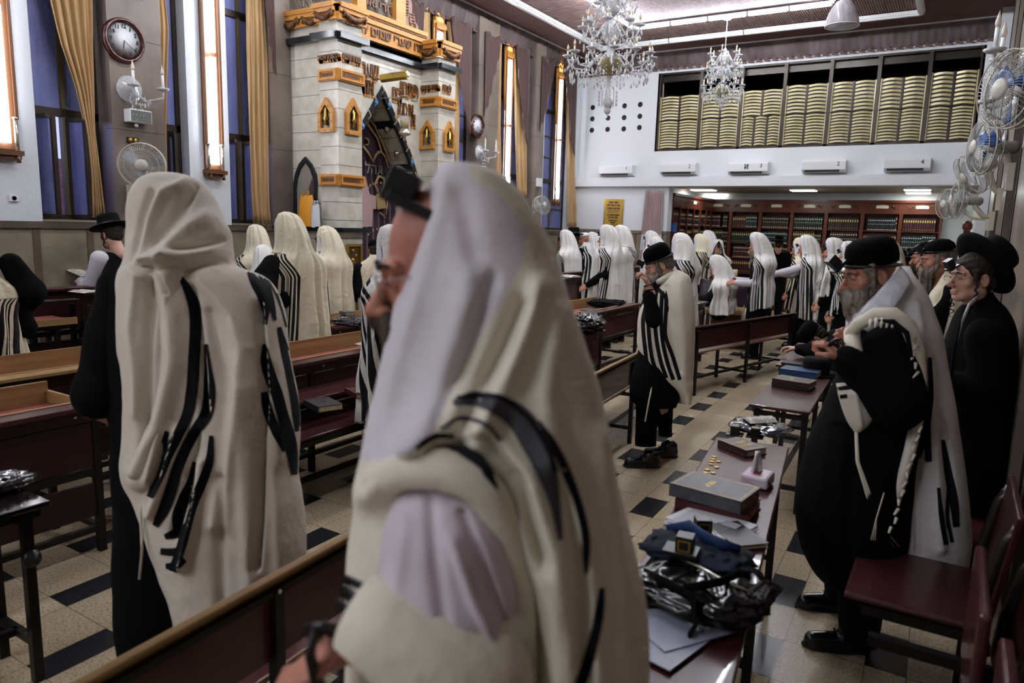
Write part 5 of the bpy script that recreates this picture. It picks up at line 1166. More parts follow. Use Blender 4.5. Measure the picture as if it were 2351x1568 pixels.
# draped sheet around the body, local coordinates
def shawl(keys,nr=64,na=110,amp=(.004,.022),seed=0,stripe=None,hem=.03,freq=(7,12,19),cx=0):
    K=keyrow(keys,nr); V=[];ST=[]; zt=K[0,0]; zb=K[-1,0]
    for i,(z,cy,w,db,df,op) in enumerate(K):
        t=(zt-z)/(zt-zb); A=1.25*lin(amp[0],amp[1],min(1,t*1.25)**1.3); op=max(0,op)*PI/180
        for j in range(na+1):
            ph=-(PI-op)+2*(PI-op)*j/na; s,c=sin(ph),cos(ph)
            f=A*(sin(freq[0]*ph+seed+1.5*t)+.7*sin(freq[1]*ph+seed*2-2*t)+.4*sin(freq[2]*ph+seed*3+3*t))+A*.8*noise.noise(Vector((ph*1.6+seed,t*5,seed)))
            e=min(1,min(j,na-j)/6); 
            d=db if c>0 else df; r=1
            x=cx+(w+f)*s; y=cy-(d+f)*c; zz=z+hem*t*t*(sin(ph*2+seed)+.5*sin(5*ph+seed))
            V.append((x,y,zz))
            u=-1
            if stripe and z<stripe.get('top',1.5):
                q=abs(ph) if stripe.get('side',0)==0 else ph*stripe['side']
                u=(q-stripe['phi']+stripe.get('skew',0)*(1.4-z)-max(0,z-1.3)**1.5*9)/stripe['w']
            ST.append(u)
    Fs=[]; n=na+1
    for i in range(nr-1):
        for j in range(na): Fs.append((i*n+j,(i+1)*n+j,(i+1)*n+j+1,i*n+j+1))
    b=MB(); b.add(V,Fs,0,True); return b,ST
HOOD=lambda bow=0,dz=0: [(1.83+dz,.03+bow*.95,.012,.015,.012,0),(1.822+dz,.03+bow*.95,.045,.055,.045,0),(1.795+dz,.02+bow*.9,.075,.095,.08,5),(1.74+dz,.01+bow*.85,.098,.135,.11,22),(1.66+dz,.0+bow*.7,.112,.165,.12,40),(1.57+dz*.6,-.005+bow*.5,.128,.185,.12,48),(1.50,-.005+bow*.3,.165,.2,.12,48),(1.45,-.0+bow*.1,.238,.212,.135,46),(1.37,0,.285,.222,.15,42)]
def body_keys(hem,w=.28,front=35,db=.2,df=.2): 
    z0=1.37; w=max(w,.27) if w>.24 else w; return [(lin(1.2,hem,0),0,w*.96,db*.9,df*.85,front+3),(lin(1.2,hem,.35),0,w,db,df*.95,front),(lin(1.2,hem,.7),.0,w*1.02,db*1.03,df,front),(hem,0,w*1.04,db*1.05,df*1.02,front+5)]
CAPE=[(1.56,-.03,.07,.075,.06,60),(1.53,-.03,.085,.09,.07,55),(1.49,-.02,.13,.11,.09,48),(1.44,-.01,.21,.14,.12,42),(1.37,0,.25,.165,.15,38)]
def beardm(L,c,w=.05,seed=0):
    P=mirror([('c',(.055,.02,-.055),(.03,.07,-.1),.022,.03),('c',(0,.075,-.09),(0,.06+.02,-.09-L),w,w*.42),('c',(.02,.105,-.058),(.0,.108,-.055),.011,.011)])
    V,Fq=sdf_mesh(P,.006,k=.03,noise_fn=lambda X,Y,Z:.0035*np.sin(X*260+seed+Z*20)+.003*np.sin(Y*230+Z*25)+.004*np.sin(Z*60+X*80)); return V,Fq,c
def person(label,loc,rz,H=1.75,bow=0,turn=0,hood=None,hem=.55,shawlm='shawl_cream',stripe=None,seed=0,arms=None,coat='black_cloth',sleeve=None,beard=None,hat=None,tefillin=True,w=.28,open_=35,face='skin',hi=False,glasses=False,hands=('relax','relax'),trouser='black_cloth',cape=False,group=None,lean=0,hairc=None,seat=0,amp=(.004,.022),coatlen=.45,payot=None,prior=None,hdz=0,db=.2,df=.2):
    k=H/1.78; S=Matrix.Scale(k,4)
    TH=Matrix.Translation((0,.03+bow*.1,1.61+hdz))@Matrix.Rotation(turn,4,'Z')@Matrix.Rotation(-bow,4,'X')   # head frame
    arms=arms or ((.17,.12,.9),(-.17,.12,.9)); hd=hood is not None and not cape; sx_=.165 if hd else .185; sr_=.066 if hd else .078; sh=((sx_,-.01,1.385),(-sx_,-.01,1.385)); elb=[]
    for s_,h_ in zip(sh,arms):
        a=Vector(s_); c=Vector(h_); m=(a+c)/2; d=(c-a).length; o=math.sqrt(max(0,.285**2-(d/2)**2)) if d<.57 else .02
        dirv=Vector(((.12 if hood is not None and not cape else .35)*(1 if s_[0]>0 else -1),-.35,-.85)).normalized(); ax=(c-a).normalized(); dirv=(dirv-ax*dirv.dot(ax)).normalized(); elb.append(m+dirv*o)
    b=MB(); 
    P=[('c',(.09,0,1.34),(.08,0,1.0),.09,.1),('c',(-.09,0,1.34),(-.08,0,1.0),.09,.1),('c',(0,-.01,1.46),(0,0,1.38),.055,.07)]
    if not seat: P+=[('c',(.09,0,.95),(.1,.0,.1),.085,.05),('c',(-.09,0,.95),(-.1,.0,.1),.085,.05)]
    for s_,e_,h_ in zip(sh,elb,arms): P+=[('c',s_,tuple(e_),.055,.045),('c',tuple(e_),tuple(h_),.042,.028)]
    V,Fq=sdf_mesh(P,.022,k=.03); addV(b,V,Fq,S)
    addV(b,*(HEAD if hi else HEADC),S@TH)
    for i,(e_,h_) in enumerate(zip(elb,arms)):
        if hands[i]: 
            d=(Vector(h_)-e_).normalized(); sgn=-1 if i else 1; up=Vector((sgn*.75,-.1,.6)); addV(b,*HANDS[hands[i]],S@frame(h_,d,up,sx=-sgn if 1 else 1))
    body=b.build('person',face,loc=tuple(loc)); body.rotation_euler=(0,lean,rz); tag(body,label,'person',group)
    def child(mb,name,m,**q):
        return mb.build(name,m,body,**q)
    # coat
    cp=[('c',(.09,0,1.33),(.085,0,1.0),.115,.12),('c',(-.09,0,1.33),(-.085,0,1.0),.115,.12)]
    if not seat: cp+=[('c',(.08,0,.98),(.085,0,coatlen),.12,.13),('c',(-.08,0,.98),(-.085,0,coatlen),.12,.13)]
    cs=[]
    for s_,e_,h_ in zip(sh,elb,arms): cs+=[('c',s_,tuple(e_),sr_,.062),('c',tuple(e_),tuple(lin(Vector(e_),Vector(h_),.93)),.062,.048)]
    if sleeve: 
        V,Fq=sdf_mesh(cs,.013,k=.03,noise_fn=wrinkle(.0022,16,seed)); m=MB(); addV(m,V,Fq,S); child(m,'sleeves',sleeve)
        V,Fq=sdf_mesh(cp,.018,k=.05,noise_fn=wrinkle(.003,9,seed)); m=MB(); addV(m,V,Fq,S); child(m,'vest',coat)
    else:
        V,Fq=sdf_mesh(cp+cs,.014,k=.045,noise_fn=wrinkle(.0025,12,seed)); m=MB(); addV(m,V,Fq,S); child(m,'coat',coat)
    if not seat:
        m=MB(); V,Fq=sdf_mesh([('c',(.09,0,.8),(.1,.0,.1),.1,.075),('c',(-.09,0,.8),(-.1,.0,.1),.1,.075)],.016,k=.02,noise_fn=wrinkle(.003,14,seed+1)); addV(m,V,Fq,S); child(m,'trousers',trouser)
        for s in (-1,1):
            m=MB(); V,Fq=sdf_mesh([('c',(s*.1,-.05,.045),(s*.11,.13,.035),.042,.034),('e',(s*.1,-.02,.08),(.045,.06,.045)),('e',(s*.105,.04,.008),(.045,.14,.012))],.009,k=.02); V[:,2]=np.maximum(V[:,2],.001); addV(m,V,Fq,S); child(m,'shoe','shoe')
    if hood is not None:
        keys=(HOOD(bow*.16,hdz) if not cape else CAPE)+body_keys(hem,w,open_,db,df)
        mb,ST=shawl(keys,seed=seed,stripe=stripe,amp=amp,na=130 if hi else 100,nr=80 if hi else 60); mb.v=[tuple(k*c for c in v) for v in mb.v]; shw=child(mb,'prayer_shawl',shawlm,att=ST,solid=.004)
        if not cape and seed%2==0:
            K2=keyrow(HOOD(bow*.16,hdz),40); m=MB(); Q=[]
            for (z,cy,w_,db_,df_,op) in K2[5:26]:
                Q.append([(k*(w_+.004)*sin(p_),k*(cy-(df_+.004)*cos(p_)),k*z) for p_ in np.linspace(PI-R(op)-.75,PI-R(op)-.02,8)])
            m.grid(Q); Q2=[[(-x,y,z) for x,y,z in r] for r in Q]; m.grid(Q2); m.build('collar_band','brocade',shw,solid=.002)
        m=MB()                                   # corner fringes
        for s in (-1,1):
            x0=s*w*.75; y0=df*.75
            for q in range(4): m.tube([(k*(x0+.006*q),k*y0,k*hem),(k*(x0+.006*q+.01),k*(y0+.01*q),k*(hem-.12)),(k*(x0+.01*q),k*(y0+.015),k*(hem-.28))],.0025,4)
        m.build('fringe','cream_wool',shw)
    # head gear
    T=S@TH
    def hb(fn,name,mt,par=None):
        m=MB(); fn(m); m.v=[tuple(T@Vector(v)) for v in m.v]; return m.build(name,mt,par or body)
    if hat=='kippa': hb(lambda m:m.lathe([(.087,.045),(.09,.065),(.082,.095),(.055,.122),(.02,.131),(0,.132)],(0,-.022,-.0),24,sc=(1,1.13)),'skullcap','velvet_black')
    if hat=='white': hb(lambda m:m.lathe([(.086,.045),(.09,.065),(.082,.095),(.055,.118),(.02,.124),(0,.125)],(0,-.022,-.0),24,sc=(1,1.13)),'skullcap','white_cap')
    if hat=='hat':
        def f(m):
            m.lathe([(.09,.05),(.1,.052),(.165,.058),(.172,.066),(.165,.07),(.1,.064),(.094,.07),(.092,.15),(.086,.172),(.05,.178),(0,.168)],(0,-.02,0),30,sc=(1,1.1))
        ht=hb(f,'hat','black_felt')
        hb(lambda m:m.lathe([(.0945,.068),(.0945,.095),(.0935,.095)],(0,-.02,0),30,sc=(1,1.1)),'hat_band','leather',ht)
    if hairc:
        V,Fq=sdf_mesh([('e',(0,-.03,.035),(.083,.1,.09)),('e',(0,-.055,-.02),(.07,.065,.07)),('-',(0,.1,-.03),(.09,.09,.11),0,0,.01)]+mirror([('c',(.074,.012,.02),(.076,.012,-.045),.012,.009)]),.007,k=.015,noise_fn=lambda X,Y,Z:.002*np.sin(Z*180+X*90)); m=MB(); addV(m,V,Fq,T); child(m,'hair',hairc)
    if beard:
        V,Fq,c=beardm(beard[0],beard[1],seed=seed); m=MB(); addV(m,V,Fq,T); child(m,'beard',c)
    if hi or beard:
        def f(m):
            for s in (-1,1): m.tube([(s*.014,.098,.017),(s*.03,.098,.024),(s*.046,.083,.018)],[.003,.0042,.002],6,0,flat=1)
        hb(f,'eyebrows',(beard[1] if beard else 'hair_dark'))
    if hi:
        def f(m):
            for s in (-1,1): m.ball((s*.031,.0885,-.002),.0055,5)
        hb(f,'pupils','leather')
    if payot:
        def f(m):
            for s in (-1,1): m.tube([(s*.08+.008*cos(q*.9),.02+.006*sin(q*.9),-.0-.01*q) for q in range(payot)],.007,5)
        hb(f,'sidelocks',hairc or 'hair_dark')
    if glasses:
        def f(m):
            for s in (-1,1): m.tube([(s*.033+.02*cos(a),.106,-.002+.016*sin(a)) for a in np.linspace(0,2*PI,13)],.0014,4,cap=False); m.tube([(s*.053,.105,.002),(s*.08,.0,.0),(s*.082,-.02,-.01)],.0014,4)
            m.tube([(-.013,.108,0),(.013,.108,0)],.0014,4)
        hb(f,'glasses','metal_thin')
    if tefillin:
        z0=.062 if hat!='hat' else .045
        def f(m):
            m.box((0,.108,z0+.03),(.036,.036,.04),rot=Matrix.Rotation(R(-28),3,'X')); m.box((0,.098,z0+.006),(.052,.056,.01),rot=Matrix.Rotation(R(-28),3,'X'))
        hb(f,'tefillin_box','leather')
        def f(m):
            m.tube([(.0885*sin(a)*1.02,-.02+.112*cos(a),z0-.002-.012*(1-cos(a))) for a in np.linspace(0,2*PI,29)],.0045,5,cap=False,flat=1)
        if hood is None or cape: hb(f,'tefillin_strap','leather')
    return body
def strap_hand(body,k,h_,e_,n=4):
    m=MB(); h_=Vector(h_); e_=Vector(e_); d=(h_-e_).normalized(); x=d.orthogonal().normalized(); y=d.cross(x)
    for i in range(n):
        c=h_+d*(-.02-.045*i); r=.031+.002*i; m.tube([(c+x*r*cos(a)+y*r*sin(a)+d*.012*a/6)*k for a in np.linspace(0,2*PI,15)],.005,4,cap=False)
    m.build('arm_strap','leather',body)
def foot(px,py,D): p=ad(px,py,D); return (float(p[0]),float(p[1]),0.0)
def stand(px,ptop,D,H=None): # ground point beneath a head top seen at (px,ptop) at camera depth D, and the height it implies
    p=ad(px,ptop,D); return (float(p[0]),float(p[1]),0.0),float(p[2])
# ================================================================ the congregation (heads located by depth, height follows)
ST1=dict(phi=1.75,w=.95,skew=.25); ST2=dict(phi=1.5,w=1.1,skew=-.35); ST3=dict(phi=1.2,w=1.1,skew=.5); 
FW=R(90)
def P(label,px,pt,D,rz=FW,**k):
    (x,y,_),h=stand(px,pt,D); z=0
    if 'seat' in k and k['seat']: z=h-1.80
    H=(h-z)/(1.83 if k.get('hood') is not None and not k.get('cape') else (1.79 if k.get('hat')=='hat' else 1.745))*1.78
    H=max(1.45,min(1.95,H)); b=person(label,(x,y,z),rz,H=H,**k); return b
LAPL=((.13,.3,1.08),(-.1,.32,1.05)); BOOK=((.1,.36,1.18),(-.1,.36,1.16)); 
# left
P('person at the left edge in black sleeve and striped shawl, cut off by the frame',-52,560,4.6,hood=1,cape=True,hat='kippa',hem=.6,stripe=dict(phi=-.3,w=1.2,skew=.6,side=1,top=1.35),seed=3,w=.24)
p0=[o for o in COL.objects if o.get('label','').startswith('person at the left edge')][0]; m=MB(); V,Fq=sdf_mesh([('c',(.17,-.03,1.41),(.25,-.06,1.22),.07,.095),('c',(.25,-.06,1.22),(.22,.12,1.02),.095,.07)],.013,k=.04,noise_fn=wrinkle(.003,12,2)); addV(m,V,Fq,Matrix.Identity(4)); m.build('coat_sleeve','black_cloth',p0)
P('man in a wide black hat, black vest and white sleeves facing the left wall',262,492,6.45,rz=R(100),bow=.3,hat='hat',sleeve='shirt',coat='black_cloth',arms=BOOK,tefillin=False,hairc='hair_dark',payot=14,seed=5,face='skin_pale',hi=True)
P('man in a cream shawl with striped shoulders, standing against the wainscot',592,515,7.6,rz=R(75),hood=1,hem=.5,stripe=dict(phi=.75,w=.8,skew=.2,top=1.5),seed=8,bow=.25)
P('bowed man in a white shawl in front of the striped-shoulder man',606,562,6.8,rz=R(60),hood=1,hem=.5,stripe=dict(phi=.8,w=.4,skew=.1,side=-1),seed=11,bow=.5,shawlm='shawl_white')
p4=P('tall man in a long cream shawl over one black sleeve, right of the largest back',668,486,5.85,rz=R(88),hood=1,hem=.35,stripe=dict(phi=.25,w=.6,skew=-.35,side=-1),seed=14,bow=.2,w=.30,hi=True,amp=(.004,.03),db=.25,arms=((.2,.25,1.0),(-.34,.14,1.12)))
m=MB(); V,Fq=sdf_mesh([('c',(-.25,-.06,1.40),(-.37,-.08,1.2),.075,.115),('c',(-.37,-.08,1.2),(-.36,.12,1.0),.115,.085)],.013,k=.04,noise_fn=wrinkle(.003,12,2)); addV(m,V,Fq,Matrix.Identity(4)); m.build('coat_sleeve','black_cloth',p4)
P('man in a cream shawl with white pleated sleeve beside the ark base',757,518,7.6,rz=R(95),hood=1,hem=.4,stripe=dict(phi=.9,w=.7,skew=.2,side=-1),seed=4,bow=.25,sleeve='shirt',arms=((.1,.3,1.3),(-.3,.25,1.2)),db=.24)
P('boy with black skullcap and dark jacket, shawl over his shoulders, by the ark curtain',862,549,7.9,rz=R(55),hood=1,cape=True,hat='kippa',hem=.7,seed=6,hairc='hair_dark',coat='navy_cloth',w=.23,stripe=None)
P('man in a white embroidered hood and boldly striped shoulder, behind the blurred nose',912,515,4.6,rz=R(85),hood=1,hem=.5,stripe=dict(phi=1.2,w=1.3,skew=.6),seed=10,bow=.2,shawlm='shawl_white',w=.25)
# centre and far centre
P('man in a white shawl standing first from the left by the end wall',1306,527,11.6,hood=1,hem=.55,seed=2,stripe=dict(phi=1.3,w=.5,skew=.3,side=-1),shawlm='shawl_white',bow=.25,db=.26)
P('man in a black hat and black coat between two white shawls near the end wall',1319,521,12.6,hat='hat',tefillin=False,hairc='hair_dark',seed=1)
P('grey-bearded man with a white cap and wide black stripes near the end wall',1345,533,12.6,hood=1,cape=True,hat='white',beard=(.12,'beard_grey'),seed=9,stripe=dict(phi=.3,w=1.3,skew=-.5,side=-1),shawlm='shawl_white',tefillin=False,hi=True,db=.24,bow=.2)
P('hooded man just behind the grey-bearded man with the white cap',1362,532,12.9,hood=1,hem=.5,seed=12,stripe=ST1,shawlm='shawl_white')
P('hooded man in white shawl with a dangling fringe and black sleeve under the wall sign',1397,515,10.3,rz=R(92),hood=1,hem=.55,seed=16,stripe=dict(phi=.7,w=.7,skew=-.5,side=-1),shawlm='shawl_white',arms=((.2,.25,.95),(-.32,.16,.95)),hi=True,db=.22)
P('second hooded man whose back shows right of the black-sleeved man',1428,516,11.0,rz=R(85),hood=1,hem=.5,seed=18,stripe=dict(phi=-.6,w=.4,skew=.1,side=-1),shawlm='shawl_white',w=.27)
P('hooded man with forehead box in front of the pink curtain, face turned left',1498,529,12.8,hood=1,hem=.5,seed=20,shawlm='shawl_white',bow=.05,w=.25)
P('bowed hooded man directly behind the skullcap of the old man',1515,543,11.8,hood=1,hem=.5,seed=22,shawlm='shawl_white',bow=.4,w=.27,stripe=ST2)
P('man in a striped shawl seen from behind, right of the old man',1570,534,8.6,rz=R(70),hood=1,hem=.4,seed=24,shawlm='shawl_white',stripe=dict(phi=-.2,w=1.0,skew=-.7,side=-1),bow=.15,w=.27,hi=True)
P('hooded man with black striped back in front of the side bookcase',1610,536,12.5,rz=R(80),hood=1,hem=.5,seed=26,stripe=dict(phi=-.1,w=1.0,skew=-.6,side=-1),w=.23)
P('tall hooded man by the front of the annex shelves, left of the blue books',1628,528,13.6,rz=R(80),hood=1,hem=.5,seed=28,stripe=dict(phi=.6,w=.5,skew=.1,side=-1),shawlm='shawl_white',w=.2)
P('hooded man turned toward the viewer before the annex bookcases',1650,549,13.0,rz=R(200),hood=1,hem=.6,seed=30,stripe=dict(phi=2.0,w=.6,skew=.0),shawlm='shawl_white',w=.2,beard=(.08,'beard_grey'))
P('seated man with a white hood leaning over the red desk left of the lectern',1661,585,10.2,rz=R(95),hood=1,hem=1.0,seat=1,seed=32,shawlm='shawl_white',bow=.5,w=.26,arms=((.15,.45,1.15),(-.3,.42,1.22)))
p21=P('man in white shawl with forehead box, white sleeves and black trousers behind the bench',1750,533,9.9,rz=R(108),hood=1,hem=.75,seed=34,stripe=dict(phi=1.35,w=1.0,skew=.15,side=-1),shawlm='shawl_white',sleeve='shirt',arms=((.12,.3,1.12),(-.16,.32,1.1)),hands=('fist','hold'),beard=(.06,'beard_grey'),bow=.35,hi=True,open_=55,w=.25)
P('boy in black hat and dark coat reading at the annex shelves',1790,540,14.5,rz=R(10),hat='hat',tefillin=False,hairc='hair_dark',seed=7)
p23=P('man in a striped shawl stretching a white sleeve over the lectern',1862,539,10.3,rz=R(98),hood=1,hem=.55,seed=36,stripe=dict(phi=1.2,w=1.2,skew=.3,side=-1),shawlm='shawl_white',sleeve='shirt',arms=((.1,.5,1.22),(-.2,.55,1.2)),bow=.25,hi=True,open_=50,db=.24)
P('man with forehead box mostly hidden left of the one reaching over the lectern',1842,545,11.0,rz=R(95),hood=1,hem=.6,seed=38,stripe=ST2,w=.24,bow=.1,face='skin_red')
P('man in long black coat and white hood, just left of the front bearded man',1918,545,9.4,rz=R(100),hood=1,hem=1.05,seed=40,stripe=dict(phi=.8,w=.9,skew=.2,side=-1),shawlm='shawl_white',w=.24,coatlen=.35)
P('man with a white hood showing behind the black skullcap in front',1955,553,8.4,rz=R(100),hood=1,hem=.9,seed=42,stripe=ST1,shawlm='shawl_white',w=.24)
P('man in a yellowish-cream hood behind the right side of the front skullcap',2040,547,7.6,rz=R(95),hood=1,hem=.5,seed=43,w=.26,db=.22)
P('seated man in black with a dark hat near the right bookcases',2083,572,9.3,rz=R(95),hat='hat',tefillin=False,hairc='hair_dark',seed=44,seat=1,arms=BOOK)
P('man in a cream shawl and black coat by the last bookcase',2150,551,8.3,rz=R(100),hood=1,hem=.55,seed=45,w=.22,arms=BOOK)
P('man in dark coat with a black skullcap behind the cream shawl at right',2140,556,6.6,rz=R(105),hat='kippa',seed=46,arms=BOOK,bow=.3,beard=(.1,'beard_dark'),hairc='hair_dark')
P('man bending low over his book, dark blurred hair, by the right wall',2105,640,5.6,rz=R(110),hat=None,seed=47,arms=BOOK,bow=.9,hairc='hair_dark',tefillin=False,seat=1)
p27=P('grey-bearded man with glasses, black skullcap and plain cream shawl at right',2175,549,4.9,rz=R(108),hood=1,cape=True,hat='kippa',beard=(.2,'beard_grey'),hairc='hair_grey',glasses=True,hi=True,seed=48,hem=.5,bow=.2,w=.27,db=.22,arms=BOOK,amp=(.004,.02))
# ================================================================ the five near figures
class Cloth:
    """tube of cloth: rows (y px,left px,right px,depth,half thickness); horizontal sections, real size and thickness"""
    def __init__(s,rows,nr=150,na=150,ex=1.0,yaw=0):
        K=keyrow(rows,nr); s.nr=nr; s.na=na; th=np.linspace(0,2*PI,na,endpoint=False); G=np.zeros((nr,na,3))
        for i,(y,xl,xr,D,t) in enumerate(K):
            c=ad((xl+xr)/2,y,D); hw=(xr-xl)/2*D/F
            cx=np.sign(np.cos(th))*np.abs(np.cos(th))**ex*hw; cz=np.sign(np.sin(th))*np.abs(np.sin(th))**ex*t
            G[i]=c+cx[:,None]*CR+cz[:,None]*CF
        s.G=G; s.th=th
    def flat(s): return s.G.reshape(-1,3)
    def fold(s,pts,w,h,soft=1,side=-1):
        """raise (h>0) or crease (h<0) a soft ridge along a polyline on the face toward the room"""
        V=s.flat(); x,y,_=proj(V); q=np.array(pts,float); best=np.full(len(V),1e9); L=np.zeros(len(V))
        for a,b in zip(q[:-1],q[1:]):
            d=b-a; t=np.clip(((x-a[0])*d[0]+(y-a[1])*d[1])/(d@d),0,1); e=np.hypot(x-a[0]-t*d[0],y-a[1]-t*d[1]); best=np.minimum(best,e)
        k=h*np.exp(-(best/w)**2); m=np.tile(np.sin(s.th)*side,s.nr); k*=np.clip(m*3,0,1)
        s.G=(V-(k[:,None]*CF)).reshape(s.G.shape)
    def noise(s,amp,sc,seed=0,st=(1,1,1)):
        V=s.flat(); n=fbm(V*np.array(st),sc,seed)*amp; c=s.G.mean(1,keepdims=True); d=(s.G-c); d/=np.linalg.norm(d,axis=2,keepdims=True)+1e-6; s.G=s.G+d*n.reshape(s.nr,s.na,1)
    def flutes(s,amp,ks,seed=0,r0=.3):
        for i in range(s.nr):
            t=max(0,(i/s.nr-r0)/(1-r0)); f=sum(np.sin(k*s.th+seed*(j+1)+j*t) /(1+j*.5) for j,k in enumerate(ks)); c=s.G[i].mean(0); d=s.G[i]-c; d/=np.linalg.norm(d,axis=1,keepdims=True)+1e-6; s.G[i]+=d*(amp*t*f)[:,None]
    def mb(s,top=True,bottom=False):
        b=MB(); V=s.flat(); n=s.na; Fs=[(i*n+j,(i+1)*n+j,(i+1)*n+(j+1)%n,i*n+(j+1)%n) for i in range(s.nr-1) for j in range(n)]
        b.add(V,Fs,0,True)
        if top: b.add([s.G[0].mean(0)]+list(s.G[0]),[(0,j+1,(j+1)%n+1) for j in range(n)],0,True)
        s.bvh=BVHTree.FromPolygons([tuple(v) for v in V],Fs); return b
    def ribbon(s,b,pts,m=1,lift=.0022,step=5):
        K=np.array(pts,float); d=np.r_[0,np.cumsum(np.hypot(*(K[1:,:2]-K[:-1,:2]).T))]; T=keyrow([(d[i],)+tuple(K[i]) for i in range(len(K))],max(6,int(d[-1]/step)))
        rows=[]; 
        for i in range(len(T)):
            a=T[max(0,i-1)]; c=T[min(len(T)-1,i+1)]; dx,dy=c[1]-a[1],c[2]-a[2]; l=math.hypot(dx,dy)+1e-6; nx,ny=-dy/l,dx/l; row=[]; w_=max(T[i,3],9)
            for u in np.linspace(-.5,.5,7):
                x=T[i,1]+nx*w_*u; y=T[i,2]+ny*w_*u; r=ray(x,y); dn=Vector(r).normalized(); h=s.bvh.ray_cast(Vector(EYE),dn)
                row.append(h[0]-dn*lift if h[0] else None)
            rows.append(row)
        for i in range(len(rows)-1):
            for j in range(6):
                q=[rows[i][j],rows[i+1][j],rows[i+1][j+1],rows[i][j+1]]
                if all(q_ is not None for q_ in q) and max((q[a]-q[a-1]).length for a in range(4))<.09: b.add(q,[(0,1,2,3)],m,True)
def kid(parent,mb,name,m,**k): return mb.build(name,m,parent,world=True,**k)
def pt(x,y,D): return Vector(ad(x,y,D))
def headat(nx,ny,D,yaw,pitch,sc=1.0,roll=0): # head centre and facing in the room
    return Matrix.Translation(pt(nx,ny,D))@Matrix.Rotation(yaw,4,'Z')@Matrix.Rotation(roll,4,'Y')@Matrix.Rotation(-pitch,4,'X')@Matrix.Scale(sc,4)
def ptube(m,pts,a,b=None,c=None,mi=0,flat=1):
    r,n=(a,b) if (isinstance(a,(list,tuple)) or a<.5) else (b,c)
    m.tube([pt(*p) for p in pts],r,n or 8,mi,flat=flat)
YL=math.atan2(-(-CR[0]),-CR[1])                 # heading that looks exactly to the left of the view
HEADH=sdf_mesh(HEADP,.0032,k=.02)
def herobody(label,T,foot_,arms,face='skin',*,hips,feet,hand=('hold','hold')):
    """one skin: head, neck, trunk, arms to the wrist, hands; everything in room coordinates"""
    b=MB(); addV(b,*HEADH,T); nk=T@Vector((0,-.045,-.2)); 
    c=hips; ch=nk.lerp(hips,.38)
    P=[('c',tuple(nk+Vector((0,0,.06))),tuple(nk),.052,.055),('c',tuple(nk),tuple(ch),.06,.09),('c',tuple(ch),tuple(hips),.09,.08)]+[('c',tuple(hips),tuple(q),.05,.035) for q in feet]
    for A in arms:
        if A: P+=[('c',tuple(A[0]),tuple(A[1]),.055,.045),('c',tuple(A[1]),tuple(A[2]),.042,.027)]
    V,Fq=sdf_mesh(P,.02,k=.03); addV(b,V,Fq,Matrix.Identity(4))
    for i,A in enumerate(arms):
        if A and hand[i]: addV(b,*HANDS[hand[i]],frame(A[2],(A[3] if len(A)>3 else Vector(A[2])-Vector(A[1])),A[4] if len(A)>4 else Vector((0,0,1)),sx=-1 if i else 1))
    o=b.build('person',face); q=Vector(o.location); tag(o,label,'person'); return o
def gear(o,T,name,m,fn,**k):
    b=MB(); fn(b); b.v=[tuple(T@Vector(v)) for v in b.v]; return kid(o,b,name,m,**k)
def dome(m,z=0,r=1): m.lathe([(.088*r,.032+z),(.0905*r,.055+z),(.089*r,.09+z),(.079*r,.122+z),(.055*r,.14+z),(.02*r,.146+z),(0,.147+z)],(0,-.024,0),36,sc=(1,1.13))
def shoepair(o,items):
    for (x,y,D,yaw) in items:
        p=pt(x,y,D); T=Matrix.Translation((p.x,p.y,0))@Matrix.Rotation(yaw,4,'Z'); V,Fq=sdf_mesh([('c',(0,-.06,.045),(0.005,.13,.032),.043,.036),('e',(0,-.03,.09),(.046,.065,.05)),('e',(.003,.035,.008),(.047,.145,.013))],.006,k=.02); V[:,2]=np.maximum(V[:,2],.001)
        m=MB(); addV(m,V,Fq,T); m.tube([T@Vector((-.02,.03,.088)),T@Vector((.02,.05,.083))],.003,4); m.tube([T@Vector((-.02,.06,.08)),T@Vector((.02,.04,.088))],.003,4); kid(o,m,'shoe','shoe')
# ---------------------------------------------------------------- 1. the passer-by in front, seen from the side
T=headat(1030,608,1.13,YL+R(12),R(15),1.08)
A1=(pt(1010,1130,1.13),pt(1060,1500,1.05),pt(790,1480,.98)); A1=A1+( (pt(700,1530,.96)-pt(800,1460,.98)),Vector(CU) )
h1=herobody('passing man closest to the camera in a large white hooded shawl, leather box on forehead',T,(float(ad(1130,1500,1.2)[0]),float(ad(1130,1500,1.2)[1]),0),[A1],face='skin_red',hand=('fist',),hips=pt(1160,1750,1.22),feet=[pt(1100,3000,1.25),pt(1200,3000,1.3)])
gear(h1,T,'eyebrows','hair_dark',lambda m:[m.tube([(s*.014,.1,.02),(s*.03,.099,.027),(s*.048,.083,.02)],[.003,.0045,.002],6) for s in (-1,1)])
gear(h1,T,'pupils','leather',lambda m:[m.ball((s*.031,.0885,-.002),.0055,5) for s in (-1,1)])
V,Fq,_=beardm(.07,'beard_dark'); b=MB(); addV(b,V,Fq,T); kid(h1,b,'beard','beard_dark')
c=Cloth([(388,1035,1062,1.13,.02),(394,1015,1098,1.13,.06),(412,1003,1150,1.13,.085),(450,985,1195,1.13,.1),(500,978,1228,1.13,.112),(560,958,1262,1.13,.118),(620,944,1284,1.13,.122),(700,912,1308,1.13,.13),(800,884,1344,1.14,.14),(900,856,1378,1.15,.155),(1000,834,1402,1.15,.18),(1100,820,1422,1.16,.2),(1200,812,1448,1.17,.21),(1300,802,1470,1.18,.215),(1400,800,1482,1.18,.22),(1568,800,1484,1.18,.22),(1900,800,1500,1.2,.22),(2500,820,1480,1.25,.22),(3100,840,1460,1.35,.22)],nr=260,na=240,ex=.92)
